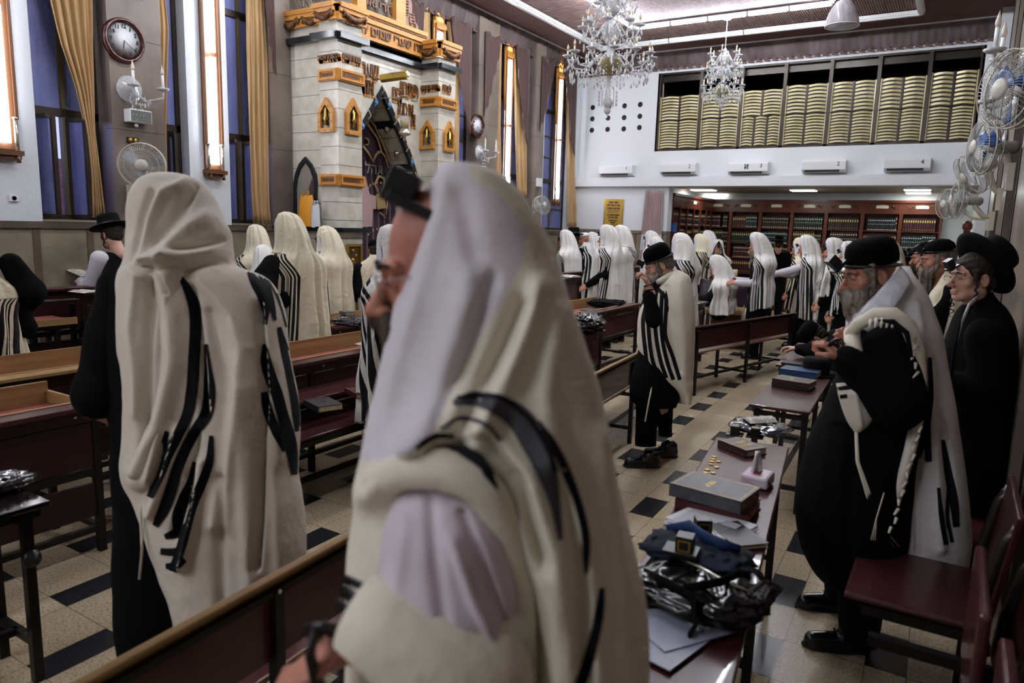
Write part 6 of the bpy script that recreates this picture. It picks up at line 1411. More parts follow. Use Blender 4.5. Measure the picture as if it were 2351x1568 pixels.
for p,w,h in (([(1240,660),(1180,820),(1110,960),(1050,1090)],26,.03),([(1290,720),(1250,900),(1270,1040)],30,.02),([(1200,700),(1120,880),(1060,1000)],20,-.028),([(1010,420),(960,640),(900,860),(850,1040)],26,.012),([(1085,640),(1030,820),(960,1000)],34,.014),([(1130,640),(1080,800),(1010,960)],16,-.014),
    ([(850,1120),(900,1070),(1010,1000),(1110,990),(1200,1080),(1270,1250),(1300,1450),(1310,1700)],42,.05),([(930,1010),(1060,920),(1160,930),(1260,1040),(1330,1200),(1370,1400),(1380,1700)],36,.035),([(1000,1040),(1110,1010),(1200,1110),(1250,1300)],14,-.03),([(1150,1190),(1210,1380),(1230,1568)],20,-.03),([(1290,1100),(1340,1300),(1350,1568)],15,-.028),([(1400,1000),(1430,1250),(1440,1568)],28,.02),([(1190,1200),(1270,1420),(1280,1700)],18,.015),([(1060,450),(1100,640)],26,-.008)): c.fold(p,w,h)
c.noise(.01,4,3); c.noise(.003,14,5)
b=c.mb()
c.ribbon(b,[(1040,925,14),(1085,915,34),(1130,925,44),(1188,957,58),(1226,1012,64),(1254,1080,48),(1274,1152,26),(1288,1240,10)],2); c.ribbon(b,[(1048,912,8),(1130,908,12),(1204,950,12),(1250,1015,12),(1278,1085,12)],1,.003); c.ribbon(b,[(1235,968,12),(1270,1020,20),(1298,1077,22),(1329,1161,20),(1346,1253,20),(1346,1318,8)],1)
c.ribbon(b,[(1383,1350,12),(1377,1400,22),(1368,1450,24),(1351,1516,26),(1322,1600,26)],1); c.ribbon(b,[(955,1030,8),(980,1012,14),(1010,1000,14),(1044,1003,8)],1)
c.ribbon(b,[(1010,985,6),(1060,960,10),(1115,975,10),(1150,1010,8)],2)
edge=np.array([(400,1075),(450,1150),(520,1210),(600,1195),(700,1140),(800,1075),(900,1030),(1000,985),(1045,930),(1060,700)],float)
nf=c.na*(c.nr-1); V=np.array(b.v)[:c.nr*c.na]; X_,Y_,_=proj(V)
for i in range(nf):
    a=b.f[i][0]; b.m[i]=3 if (X_[a]<np.interp(Y_[a],edge[:,0],edge[:,1]) and Y_[a]<1060) else b.m[i]
mat('veil_white','dcd8dd',.85,c2='cfc9d2',ns=3,bump=.4,bs=22,bstr=(.3,.3,1.5))
kid(h1,b,'prayer_shawl',['cream_wool','stripe_black','stripe_grey','veil_white'])
# shawl roll over the arm, shirt sleeve, forearm drape
m=MB(); ptube(m,[(850,1150,1.06),(868,1105,1.0),(930,1078,.955),(1010,1075,.935),(1085,1100,.93),(1130,1150,.94),(1160,1230,.96),(1190,1340,.975),(1200,1480,.98),(1200,1650,1.0)],[.012,.024,.027,.028,.028,.026,.024,.022,.022,.022],14); kid(h1,m,'shawl_roll','cream_wool')
m=MB(); ptube(m,[(1030,1033,.95),(1065,1035,.925),(1098,1057,.915),(1118,1086,.912),(1138,1125,.92)],[.003,.009,.010,.009,.004],8,flat=.4); kid(h1,m,'shawl_stripe','stripe_black')
c2=Cloth([(1095,960,1110,.99,.03),(1130,920,1140,.99,.06),(1200,885,1162,.98,.08),(1300,870,1178,.97,.085),(1400,868,1185,.96,.085),(1480,880,1180,.96,.085),(1540,930,1160,.97,.07),(1600,1000,1120,.98,.04)],nr=120,na=120)
for p,w,h in (([(990,1150),(1000,1300),(1020,1450)],14,-.01),([(1060,1180),(1110,1300),(1165,1440)],10,-.014),([(1040,1240),(1090,1380),(1150,1490)],14,.012),([(930,1200),(905,1350),(920,1450)],16,.006)): c2.fold(p,w,h)
c2.noise(.004,9,2); kid(h1,c2.mb(),'shirt_sleeve','shirt_front' if mat('shirt_front','d9cdd8',.75,c2='cbbfca',ns=4) else '')
m=MB(); ptube(m,[(1150,1500,.97),(1080,1545,.94),(980,1500,.92),(890,1440,.92),(820,1400,.93)],[.07,.085,.075,.06,.05],24); V=np.array(m.v); n=fbm(V,13,4)*.012; m.v=[tuple(v) for v in V-n[:,None]*CF]; kid(h1,m,'forearm_drape','cream_wool')
m=MB(); ptube(m,[(1190,1440,.95),(1080,1480,.90),(1000,1560,.88),(900,1640,.88)],[.02,.024,.026,.03],12); kid(h1,m,'drape_fold','cream_wool')
m=MB()
for pp,rr in (([(795,1330,.955),(830,1345,.93),(870,1372,.915),(905,1350,.92)],.007),([(790,1355,.95),(825,1385,.92),(862,1392,.91)],.011),([(780,1385,.95),(805,1405,.93),(835,1412,.92)],.008)): ptube(m,pp,1,rr,8,flat=.5)
ptube(m,[(748,1440,.965),(722,1460,.935),(712,1500,.93),(722,1550,.935),(745,1590,.95)],1,.012,8,flat=.45); ptube(m,[(700,1450,.965),(735,1442,.94),(770,1450,.945)],1,.009,8,flat=.4); ptube(m,[(690,1540,.955),(715,1575,.94),(760,1590,.945)],1,.009,8,flat=.4)
kid(h1,m,'arm_strap','leather')
m=MB()
for (x,y,s,D) in ((922,432,.036,1.07),): 
    q=Matrix.Rotation(YL,3,'Z')@Matrix.Rotation(R(24),3,'X'); m.box(tuple(pt(x,y,D)),(s*1.25,s*1.3,s*1.45),rot=q); m.box(tuple(pt(958,478,D)),(s*1.6,s*2.5,s*.45),rot=q)
kid(h1,m,'tefillin_box','leather',bevel=.002)
gear(h1,T,'glasses','metal_thin',lambda m:[m.tube([(s*.033+.021*cos(a),.107,-.002+.017*sin(a)) for a in np.linspace(0,2*PI,15)],.0014,4,cap=False) for s in (-1,1)]+[m.tube([(s*.054,.105,.004),(s*.082,0,.0)],.0014,4) for s in (-1,1)])
# ---------------------------------------------------------------- 2. the large back at left
DL=2.5
T=headat(405,520,DL,R(95),R(25),1.1)
fl=ad(345,1500,DL); AL=[(pt(600,690,DL+.1),pt(560,900,DL+.15),pt(420,960,DL+.45)),(pt(270,680,DL),pt(215,930,DL-.02),pt(250,960,DL+.4))]
h2=herobody('large man seen from behind at left in hooded striped shawl with one black sleeve',T,(float(fl[0]),float(fl[1]),0),AL,hand=(None,None),hips=pt(400,1020,DL+.06),feet=[pt(330,1490,DL+.02),pt(385,1490,DL+.1)])
c=Cloth([(600,255,420,DL,.08),(640,240,520,DL,.13),(700,232,560,DL,.15),(800,228,580,DL,.16),(900,240,560,DL,.17),(1000,266,520,DL,.17),(1200,268,500,DL,.17),(1400,275,470,DL,.16),(1475,284,430,DL,.15),(1560,290,430,DL,.14)],nr=90,na=90); c.noise(.01,6,1); kid(h2,c.mb(bottom=True),'coat','black_cloth')
m=MB(); V,Fq=sdf_mesh([('c',tuple(pt(285,668,DL-.02)),tuple(pt(236,905,DL-.06)),.085,.078),('c',tuple(pt(236,905,DL-.06)),tuple(pt(262,900,DL+.3)),.078,.06)],.012,k=.04,noise_fn=wrinkle(.005,12,2)); addV(m,V,Fq,Matrix.Identity(4)); kid(h2,m,'coat_sleeve','black_cloth')
shoepair(h2,[(325,1520,DL+.05,R(80)),(385,1520,DL+.12,R(95))])
c=Cloth([(400,388,402,DL+.0,.02),(404,365,430,DL,.06),(414,340,455,DL,.1),(440,316,476,DL,.13),(480,301,494,DL,.145),(530,297,520,DL,.15),(575,299,527,DL-.01,.155),(610,292,540,DL-.02,.16),(628,282,590,DL-.02,.17),(660,276,625,DL-.03,.175),(710,274,648,DL-.03,.18),(800,275,664,DL-.04,.19),(900,291,680,DL-.04,.2),(1000,298,686,DL-.04,.2),(1080,292,681,DL-.04,.2),(1150,318,690,DL-.04,.2),(1220,345,694,DL-.04,.2),(1290,372,696,DL-.03,.2),(1400,408,690,DL-.02,.19),(1500,425,684,DL,.18)],nr=260,na=240,ex=.9)
for p,w,h in (([(330,590),(345,500),(380,440),(430,420)],14,.03),([(305,600),(325,500),(345,440)],9,-.02),([(360,560),(420,470),(440,430)],14,-.03),([(370,575),(440,520),(500,480)],20,.025),([(350,600),(430,590),(520,575),(540,590)],16,.05),([(400,570),(470,560),(525,545)],10,-.03),([(430,620),(500,600),(570,600)],10,-.03),
    ([(395,590),(380,640),(400,720),(405,830),(370,980),(320,1080)],26,.045),([(300,640),(330,600),(380,585)],16,.03),([(335,640),(330,780),(325,960)],12,-.03),([(310,650),(290,760),(300,900)],18,.02),([(440,660),(460,800),(470,950)],9,-.03),([(470,640),(540,720),(560,800),(530,1000),(500,1200)],26,.03),([(480,720),(520,900),(500,1100)],14,-.02),([(600,640),(620,760),(650,900),(665,1050)],22,.02),([(590,700),(605,900),(600,1100),(590,1300)],10,-.035),
    ([(415,990),(380,1100),(350,1180)],14,.03),([(450,1000),(430,1120),(400,1230)],10,-.03),([(470,1060),(450,1180),(420,1300)],14,.03),([(500,1100),(505,1300),(510,1480)],14,-.02),([(560,900),(570,1200),(590,1450)],30,.02),([(640,1000),(650,1250),(660,1450)],26,.02)): c.fold(p,w*.9,h*1.3)
c.noise(.014,3.5,7); c.noise(.003,16,9); b=c.mb()
for pts in ([(415,636,8),(434,671,18),(446,703,22),(449,751,22),(446,815,22),(440,900,22),(430,951,20),(409,998,20),(383,1049,20),(366,1092,18),(343,1142,12)],[(472,790,6),(478,850,14),(481,900,22),(473,951,22),(451,985,20),(426,1032,20),(405,1083,20),(394,1121,22),(375,1172,20),(356,1208,12)],
    [(485,1000,8),(480,1062,16),(462,1113,18),(443,1155,20),(430,1198,20),(417,1253,18),(396,1312,16)],[(446,1060,6),(436,1110,14),(421,1147,20),(407,1190,20),(409,1218,20),(378,1233,10)],[(384,990,8),(368,1050,14),(352,1092,14),(335,1120,8)],[(368,1266,12),(395,1268,14),(418,1258,10)],[(380,1300,10),(405,1298,14),(425,1285,10)],
    [(572,623,10),(590,655,20),(603,681,20),(611,719,12),(609,745,6)],[(596,620,12),(612,660,16),(625,705,12),(632,735,5)],[(608,618,16),(636,655,22),(655,700,20),(667,748,18),(676,790,10)],
    [(607,790,6),(611,830,20),(622,868,22),(636,905,22),(648,950,22),(664,1005,24),(672,1045,20),(676,1090,12)],[(641,751,8),(657,815,16),(670,878,16),(680,930,18),(685,990,12)],[(606,900,12),(616,945,18),(632,985,18),(655,1035,10)]): c.ribbon(b,[(q[0],q[1],q[2]*1.25) for q in pts],lift=.0045)
kid(h2,b,'prayer_shawl',['shawl_body','stripe_black'] if mat('shawl_body','ddd5c8',.85,c2='d2c9ba',ns=3,bump=.35,bs=30) else 0)
c=Cloth([(604,300,405,DL-.17,.02),(618,282,422,DL-.19,.045),(650,275,420,DL-.2,.055),(720,274,418,DL-.2,.055),(820,277,436,DL-.21,.05),(920,290,430,DL-.21,.05),(1000,298,408,DL-.21,.045),(1070,290,380,DL-.21,.04),(1118,300,352,DL-.21,.03),(1130,315,335,DL-.21,.01)],nr=120,na=110)
for p,w,h in (([(345,640),(340,760),(335,900),(330,1050)],10,-.03),([(310,640),(300,760),(315,950)],12,.02),([(385,650),(395,780),(380,960),(345,1100)],16,.03),([(360,660),(365,800),(350,980)],8,-.02),([(300,620),(340,640),(400,620)],12,.02),([(350,625),(365,640),(380,670)],6,-.02)): c.fold(p,w,h)
c.noise(.008,6,3); kid(h2,c.mb(),'shawl_drape','shawl_body')
m=MB(); ptube(m,[(328,1108,DL-.2),(322,1180,DL-.2),(326,1260,DL-.2),(320,1330,DL-.2)],1,.004,5); ptube(m,[(332,1108,DL-.2),(330,1200,DL-.21),(322,1300,DL-.2)],1,.003,5)
for x,y in ((298,1000),(292,1040),(296,1080),(308,1110)): ptube(m,[(x+12,y-18,DL-.16),(x,y,DL-.17),(x-14,y+22,DL-.17)],1,[.004,.006,.002],5)
kid(h2,m,'fringe','cream_wool')
# ---------------------------------------------------------------- 3. the old man with covered eyes, in the middle
D3=5.3
T=headat(1511,606,D3,YL+R(-2),R(30),.98)
f3=ad(1500,1045,D3+.05); hp=pt(1478,640,D3-.12)
AO=[(pt(1560,700,D3+.1),pt(1560,800,D3+.1),pt(1500,800,D3+.25)),(pt(1530,700,D3-.1),pt(1500,735,D3-.16),pt(1490,660,D3-.14),pt(1474,626,D3-.12)-pt(1490,660,D3-.14),Vector(CR))]
h3=herobody('old grey-bearded man in black skullcap covering his eyes with a strapped hand',T,(float(f3[0]),float(f3[1]),0),AO,face='skin_pale',hand=(None,'hold'),hips=pt(1522,800,D3+.06),feet=[pt(1488,1010,D3),pt(1528,985,D3+.28)])
gear(h3,T,'skullcap','velvet_black',lambda m:dome(m,.0,1.02))
gear(h3,T,'tefillin_strap','leather',lambda m:m.tube([(.093*sin(a),-.024+.108*cos(a),.042-.012*(1-cos(a))) for a in np.linspace(0,2*PI,33)],.006,6,cap=False))
gear(h3,T,'tefillin_box','leather',lambda m:[m.box((0,.12,.075),(.04,.04,.045),rot=Matrix.Rotation(R(-35),3,'X')),m.box((0,.105,.05),(.06,.06,.012),rot=Matrix.Rotation(R(-35),3,'X'))])
V,Fq,_=beardm(.17,'beard_grey',.055); b=MB(); addV(b,V,Fq,T); kid(h3,b,'beard','beard_white' if mat('beard_white','b5aca0',.75,c2='8c8278',ns=40,nstr=(1,1,.12),bump=1,bs=90,bstr=(1,1,.12)) else 0)
V,Fq=sdf_mesh([('e',(0,-.03,.03),(.081,.1,.08)),('e',(0,-.06,-.02),(.068,.06,.07)),('-',(0,.1,-.03),(.09,.09,.11),0,0,.01)]+mirror([('c',(.074,.015,.02),(.072,.03,-.07),.013,.016)]),.006,k=.015,noise_fn=lambda X,Y,Z:.002*np.sin(Z*180+X*90)); b=MB(); addV(b,V,Fq,T); kid(h3,b,'hair','hair_grey')
m=MB(); 
for k in range(4): 
    a=pt(1490,662,D3-.14); d=(pt(1500,735,D3-.16)-a).normalized(); c0=a+d*(-.02+.035*k); x=d.orthogonal().normalized(); y=d.cross(x); m.tube([c0+x*.034*cos(q)+y*.034*sin(q) for q in np.linspace(0,2*PI,15)],.005,4,cap=False)
kid(h3,m,'arm_strap','leather')
m=MB(); V,Fq=sdf_mesh([('c',tuple(pt(1532,700,D3-.08)),tuple(pt(1502,735,D3-.15)),.075,.06),('c',tuple(pt(1502,735,D3-.15)),tuple(pt(1491,678,D3-.14)),.058,.045)],.012,k=.03,noise_fn=wrinkle(.003,14,1)); addV(m,V,Fq,Matrix.Identity(4)); kid(h3,m,'coat_sleeve','black_cloth')
c=Cloth([(640,1500,1560,D3+.02,.08),(690,1475,1575,D3,.15),(800,1468,1575,D3,.16),(870,1450,1570,D3,.17),(905,1446,1565,D3,.17),(935,1462,1550,D3,.14)],nr=60,na=70); c.noise(.008,8,1); kid(h3,c.mb(),'coat','black_cloth')
for k,(a,b_) in enumerate((((1460,1512),(1458,1506)),((1510,1545),(1512,1543)))):
    D_=D3+(.0 if k==0 else .28); c=Cloth([(880,a[0],a[1]+6,D_,.09),(950,a[0],a[1],D_,.085),(1010 if k==0 else 985,b_[0],b_[1],D_,.08),(1023 if k==0 else 1001,b_[0]+1,b_[1],D_,.08)],nr=40,na=40); c.noise(.006,9,k); kid(h3,c.mb(),'trouser_leg','black_cloth')
shoepair(h3,[(1486,1038,D3+.05,YL),(1528,1012,D3+.3,YL)])
c=Cloth([(622,1545,1560,D3-.02,.05),(632,1530,1578,D3,.1),(655,1505,1586,D3,.14),(690,1478,1592,D3,.17),(730,1466,1594,D3,.19),(780,1464,1593,D3,.2),(830,1475,1591,D3,.2),(870,1500,1588,D3,.19),(900,1545,1585,D3,.17),(926,1560,1580,D3,.14)],nr=150,na=150,ex=.9)
for p,w,h in (([(1500,690),(1490,760),(1495,840)],8,.02),([(1530,660),(1540,740),(1560,850)],7,-.02),([(1515,680),(1515,780),(1535,860)],7,.016),([(1560,650),(1570,780),(1570,900)],12,.015),([(1478,700),(1480,790)],6,.02)): c.fold(p,w,h)
c.noise(.006,7,3); b=c.mb()
for pts in ([(1486,690,7),(1476,740,7),(1481,800,7),(1490,850,7),(1502,867,6)],[(1497,668,6),(1488,720,8),(1491,780,8),(1499,830,8),(1514,868,7)],[(1508,660,6),(1503,710,8),(1506,770,8),(1517,830,8),(1530,868,7)],[(1520,668,6),(1518,720,7),(1521,780,8),(1533,835,8),(1546,872,7)],[(1503,656,7),(1530,690,8),(1527,760,8),(1545,820,8),(1561,872,7)]): c.ribbon(b,pts,step=3)
kid(h3,b,'prayer_shawl',['cream_wool','stripe_black'])
m=MB(); ptube(m,[(1500,870,D3-.15),(1490,920,D3-.16),(1481,968,D3-.16)],1,.006,6); ptube(m,[(1510,648,D3-.1),(1540,632,D3-.05),(1570,640,D3)],1,[.02,.03,.02],8); kid(h3,m,'fringe','cream_wool')
# ---------------------------------------------------------------- 4. bearded man in black coat at right
D4=3.05
T=headat(1993,626,D4,YL+R(5),R(14),1.02)
f4=ad(1930,1480,D4+.1)
AR_=[(pt(2090,800,D4+.12),pt(2060,900,D4+.3),pt(1960,800,D4+.15),pt(1935,770,D4+.1)-pt(1960,800,D4+.15),Vector(CF)*-1),(pt(2050,800,D4-.2),pt(2075,925,D4-.26),pt(1935,822,D4-.18),pt(1905,800,D4-.15)-pt(1945,830,D4-.18),Vector((0,0,1)))]
h4=herobody('bearded man at right in skullcap, long black coat and white shawl with silver collar',T,(float(f4[0]),float(f4[1]),0),AR_,hand=('fist','fist'),hips=pt(2005,1000,D4+.02),feet=[pt(1972,1440,D4),pt(1925,1350,D4+.32)])
gear(h4,T,'skullcap','velvet_black',lambda m:dome(m,.0,1.04))
gear(h4,T,'tefillin_strap','leather',lambda m:m.tube([(.095*sin(a),-.024+.11*cos(a),.045-.018*(1-cos(a))) for a in np.linspace(0,2*PI,37)],.0065,6,cap=False))
gear(h4,T,'tefillin_box','leather',lambda m:[m.box((0,.142,.08),(.04,.04,.045),rot=Matrix.Rotation(R(-38),3,'X')),m.box((0,.122,.055),(.055,.065,.012),rot=Matrix.Rotation(R(-38),3,'X'))])
gear(h4,T,'eyebrows','hair_grey',lambda m:[m.tube([(s*.014,.1,.018),(s*.03,.1,.025),(s*.048,.083,.018)],[.003,.005,.002],6) for s in (-1,1)])
gear(h4,T,'pupils','leather',lambda m:[m.ball((s*.031,.0885,-.002),.0055,5) for s in (-1,1)])
gear(h4,T,'glasses','metal_thin',lambda m:[m.tube([(s*.033+.02*cos(a),.107,-.004+.014*sin(a)) for a in np.linspace(0,2*PI,15)],.001,4,cap=False) for s in (-1,1)]+[m.tube([(s*.053,.105,.002),(s*.08,0,.0)],.001,4) for s in (-1,1)])
V,Fq,_=beardm(.2,'beard_grey',.05); b=MB(); addV(b,V,Fq,T); kid(h4,b,'beard','beard_mix' if mat('beard_mix','a89d92',.75,c2='6a5c52',ns=30,nstr=(1,1,.15),bump=1,bs=90,bstr=(1,1,.12)) else 0)
V,Fq=sdf_mesh(mirror([('e',(.069,.03,.025),(.012,.024,.03)),('c',(.074,.02,.04),(.075,.03,-.06),.014,.01),('c',(.06,.05,-.05),(.05,.06,-.09),.015,.015)]),.005,k=.015,noise_fn=lambda X,Y,Z:.002*np.sin(Z*180+X*90)+.0015*np.sin(Y*200)); b=MB(); addV(b,V,Fq,T); kid(h4,b,'hair','hair_grey')
c=Cloth([(735,1965,2110,D4,.12),(800,1945,2120,D4,.17),(880,1920,2120,D4,.19),(960,1885,2110,D4,.2),(1050,1850,2090,D4,.21),(1150,1834,2080,D4,.22),(1240,1842,2070,D4+.02,.22),(1285,1856,2062,D4+.04,.21),(1325,1878,2045,D4+.05,.2),(1338,1890,2040,D4+.05,.19)],nr=110,na=110)
for p,w,h in (([(1900,960),(1880,1100),(1880,1250)],12,.012),([(1960,980),(1950,1200),(1960,1320)],14,-.015),([(1850,980),(1900,960),(1990,975)],10,.02)): c.fold(p,w,h)
c.noise(.008,6,4); kid(h4,c.mb(),'coat','black_cloth')
for k,(xa,xb,ye,dd) in enumerate(((1920,2022,1462,0),(1885,1960,1372,.32))):
    c=Cloth([(1270,xa,xb-6,D4+dd,.1),(1380-60*k,xa+8,xb,D4+dd,.095),(ye-10,xa+12,xb-8,D4+dd,.09),(ye+10,xa+14,xb-10,D4+dd,.09)],nr=40,na=40); c.noise(.008,9,k); kid(h4,c.mb(),'trouser_leg','black_cloth')
shoepair(h4,[(1940,1478,D4+.02,YL-R(8)),(1915,1385,D4+.35,YL-R(5))])
m=MB(); S=(2046,800,D4-.16)
V,Fq=sdf_mesh([('c',tuple(pt(*S)),tuple(pt(2062,925,D4-.24)),.105,.1),('c',tuple(pt(2062,925,D4-.24)),tuple(pt(1950,832,D4-.2)),.098,.062),('c',tuple(pt(2075,800,D4+.1)),tuple(pt(2040,910,D4+.26)),.1,.09),('c',tuple(pt(2040,910,D4+.26)),tuple(pt(1965,812,D4+.14)),.08,.055)],.011,k=.04,noise_fn=wrinkle(.004,11,3)); addV(m,V,Fq,Matrix.Identity(4)); kid(h4,m,'coat_sleeves','black_cloth')
# shawl: collar, back sheet, shoulder strip, front corner
c=Cloth([(612,2072,2088,D4+.08,.02),(630,2050,2090,D4+.06,.06),(655,2010,2105,D4+.03,.1),(690,1975,2124,D4+.02,.13),(730,1952,2136,D4+.02,.16),(770,1952,2146,D4+.03,.19),(850,1990,2154,D4+.07,.2),(950,2010,2166,D4+.08,.22),(1050,2005,2180,D4+.08,.23),(1150,1995,2193,D4+.08,.24),(1220,1982,2202,D4+.08,.24),(1275,1990,2196,D4+.08,.23)],nr=200,na=180,ex=.9)
for p,w,h in (([(2100,700),(2130,850),(2150,1100),(2160,1260)],14,.02),([(2080,980),(2060,1120),(2040,1260)],9,-.02),([(2120,900),(2110,1100),(2110,1270)],9,-.02),([(2040,1000),(2020,1150),(2000,1250)],10,.02),([(2170,1000),(2190,1150)],8,-.02)): c.fold(p,w,h)
c.noise(.006,5,3); b=c.mb()
for pts in ([(2095,770,6),(2112,850,12),(2122,930,14),(2118,1000,16),(2105,1050,12)],[(2135,820,6),(2138,900,8),(2128,980,12),(2132,1060,10)],[(2085,1010,8),(2065,1080,12),(2045,1150,12),(2030,1215,8)],[(2165,1010,6),(2178,1090,12),(2190,1150,14),(2196,1210,10)],[(2180,1090,4),(2175,1180,6),(2186,1245,6)],[(2155,1120,4),(2162,1190,8),(2172,1250,8)]): c.ribbon(b,[(q[0],q[1],q[2]*1.5) for q in pts],step=4,lift=.004)
kid(h4,b,'prayer_shawl',['shawl_right','stripe_black'] if mat('shawl_right','dcdad9',.85,c2='d0cdcb',ns=3,bump=.3,bs=30) else 0)
m=MB(); P=[]                                   # silver brocade collar strip
for t in np.linspace(0,1,24):
    a=pt(lin(2068,1952,t),lin(612,742,t),D4-.07-.05*sin(PI*t)); d=pt(lin(2092,2010,t),lin(650,772,t),D4-.12-.05*sin(PI*t)); P.append([a.lerp(d,u)-Vector(CF)*.012*sin(PI*u) for u in np.linspace(0,1,10)])
m.grid(P); kid(h4,m,'collar_band','brocade',solid=.003)
m=MB(); ptube(m,[(1950,770,D4-.14),(1970,745,D4-.18),(2010,722,D4-.24),(2050,722,D4-.28),(2085,748,D4-.28),(2105,800,D4-.26),(2112,870,D4-.25),(2108,950,D4-.24),(2090,1030,D4-.22),(2068,1110,D4-.2),(2050,1180,D4-.18)],[.02,.026,.028,.03,.03,.028,.026,.024,.022,.02,.014],12); ptube(m,[(1955,760,D4-.12),(1960,810,D4-.2),(1975,835,D4-.24)],1,[.03,.034,.014],10); kid(h4,m,'shoulder_strip','cream_wool')
m=MB(); ptube(m,[(2010,735,D4-.3),(2050,738,D4-.34),(2082,765,D4-.34),(2094,820,D4-.33)],1,[.004,.01,.01,.005],6); kid(h4,m,'shawl_stripe','stripe_black')
m=MB()
for i in range(22):
    t=i/21; x=lin(2100,2112,min(1,t*2)) if t<.5 else lin(2112,2050,(t-.5)*2); y=lin(770,1210,t); ptube(m,[(x+4*sin(i*2),y,D4-.3),(x-6+4*sin(i*2.6),y+14,D4-.31)],1,[.007,.004],5)
for i in range(5): ptube(m,[(2000+i*13,735-4*sin(i),D4-.31),(1996+i*13,752,D4-.33)],1,[.008,.004],5)
kid(h4,m,'shawl_tassels','cream_wool')
c=Cloth([(880,1920,1990,D4-.16,.03),(905,1925,2000,D4-.18,.04),(940,1935,2005,D4-.18,.04),(975,1950,1995,D4-.18,.03),(992,1962,1974,D4-.18,.01)],nr=40,na=40); c.fold([(1960,890),(1975,980)],8,.012); b=c.mb(); c.ribbon(b,[(1922,893,8),(1950,889,10),(1985,884,8)]); c.ribbon(b,[(1924,912,5),(1945,909,6)]); kid(h4,b,'shawl_corner',['cream_wool','stripe_black'])
m=MB(); 
for k in range(3): ptube(m,[(1966,990,D4-.18),(1968+k,1060,D4-.2),(1985+4*k,1120,D4-.21),(2005+7*k,1200,D4-.21),(2040+12*k,1255,D4-.2)],1,[.007,.006,.004,.003,.002],6)
for k in range(3): ptube(m,[(2030,1130,D4-.23),(2012,1190,D4-.23),(2000+5*k,1240,D4-.22)],1,.003,5)
kid(h4,m,'fringe','cream_wool')
m=MB()
for k in range(3): ptube(m,[(1898+5*k,805-4*k,D4-.16),(1905+5*k,786-3*k,D4-.2),(1922+5*k,782-2*k,D4-.2),(1930+5*k,800-4*k,D4-.16)],1,.004,5)
kid(h4,m,'hand_strap','leather')
# ---------------------------------------------------------------- 5. the boy in the black hat
D5=3.5
T=headat(2231,634,D5,YL+R(5),R(4),.96)
f5=ad(2235,1330,D5); AB=[(pt(2290,760,D5+.1),pt(2290,850,D5+.3),pt(2200,850,D5+.3)),(pt(2262,770,D5-.14),pt(2268,900,D5-.16),pt(2150,870,D5-.02))]
h5=herobody('boy in black hat and suit with long curled sidelocks and glasses, right wall',T,(float(f5[0]),float(f5[1]),0),AB,face='skin_pale',hand=(None,'hold'),hips=pt(2232,950,D5+.02),feet=[pt(2208,1360,D5),pt(2250,1350,D5+.1)])
TH=T@Matrix.Translation((0,-.046,.05))@Matrix.Rotation(R(58),4,'X')
def f(m): m.lathe([(.086,.0),(.1,-.004),(.15,.008),(.168,.022),(.166,.03),(.13,.014),(.094,.012),(.092,.03),(.092,.11),(.088,.135),(.07,.14),(0,.128)],(0,-.0,.0),40,sc=(1,1.12))
b=MB(); f(b); b.v=[tuple(TH@Vector(v)) for v in b.v]; hat=kid(h5,b,'hat','black_felt')
b=MB(); b.lathe([(.0945,.014),(.0945,.042),(.093,.042)],(0,0,0),40,sc=(1,1.12)); b.v=[tuple(TH@Vector(v)) for v in b.v]; kid(hat,b,'hat_band','leather')
V,Fq=sdf_mesh([('e',(0,-.02,.035),(.083,.104,.088)),('e',(0,-.065,-.02),(.07,.055,.075)),('-',(0,.11,-.03),(.09,.09,.1),0,0,.01)]+mirror([('c',(.073,.03,.03),(.078,.035,-.02),.014,.01)]),.005,k=.015,noise_fn=lambda X,Y,Z:.0015*np.sin(Z*180+X*90)); b=MB(); addV(b,V,Fq,T); kid(h5,b,'hair','hair_dark')
gear(h5,T,'sidelocks','hair_dark',lambda m:[m.tube([(s*.083+(.004+.0006*q*.3)*cos(q*.75),.035+(.004+.0005*q*.3)*sin(q*.75),-.02-.0043*q) for q in range(46)],[.0065-.0001*q for q in range(46)],6) for s in (-1,1)])
gear(h5,T,'eyebrows','hair_dark',lambda m:[m.tube([(s*.014,.1,.018),(s*.03,.1,.025),(s*.048,.083,.018)],[.002,.0035,.002],6) for s in (-1,1)])
gear(h5,T,'pupils','leather',lambda m:[m.ball((s*.031,.0885,-.002),.0055,5) for s in (-1,1)])
gear(h5,T,'glasses','metal_thin',lambda m:[m.tube([(s*.033+.022*cos(a),.108,-.006+.014*sin(a)) for a in np.linspace(0,2*PI,15)],.0014,4,cap=False) for s in (-1,1)]+[m.tube([(s*.055,.105,.0),(s*.08,0,.0)],.0014,4) for s in (-1,1)])
gear(h5,T,'tefillin_box','leather',lambda m:[m.box((0,.125,.07),(.036,.036,.04),rot=Matrix.Rotation(R(-30),3,'X')),m.box((0,.108,.048),(.05,.055,.01),rot=Matrix.Rotation(R(-30),3,'X'))])
c=Cloth([(672,2245,2272,D5+.02,.05),(690,2222,2284,D5+.02,.075),(710,2205,2300,D5+.02,.11),(750,2192,2314,D5,.15),(820,2172,2321,D5,.18),(900,2162,2318,D5,.19),(1000,2158,2300,D5,.19),(1080,2160,2288,D5,.19),(1150,2178,2275,D5,.17)],nr=110,na=110); c.fold([(2235,760),(2250,900),(2200,960)],12,.02); c.fold([(2200,800),(2190,950)],9,-.012); c.noise(.008,6,5); kid(h5,c.mb(),'suit_jacket','black_cloth')
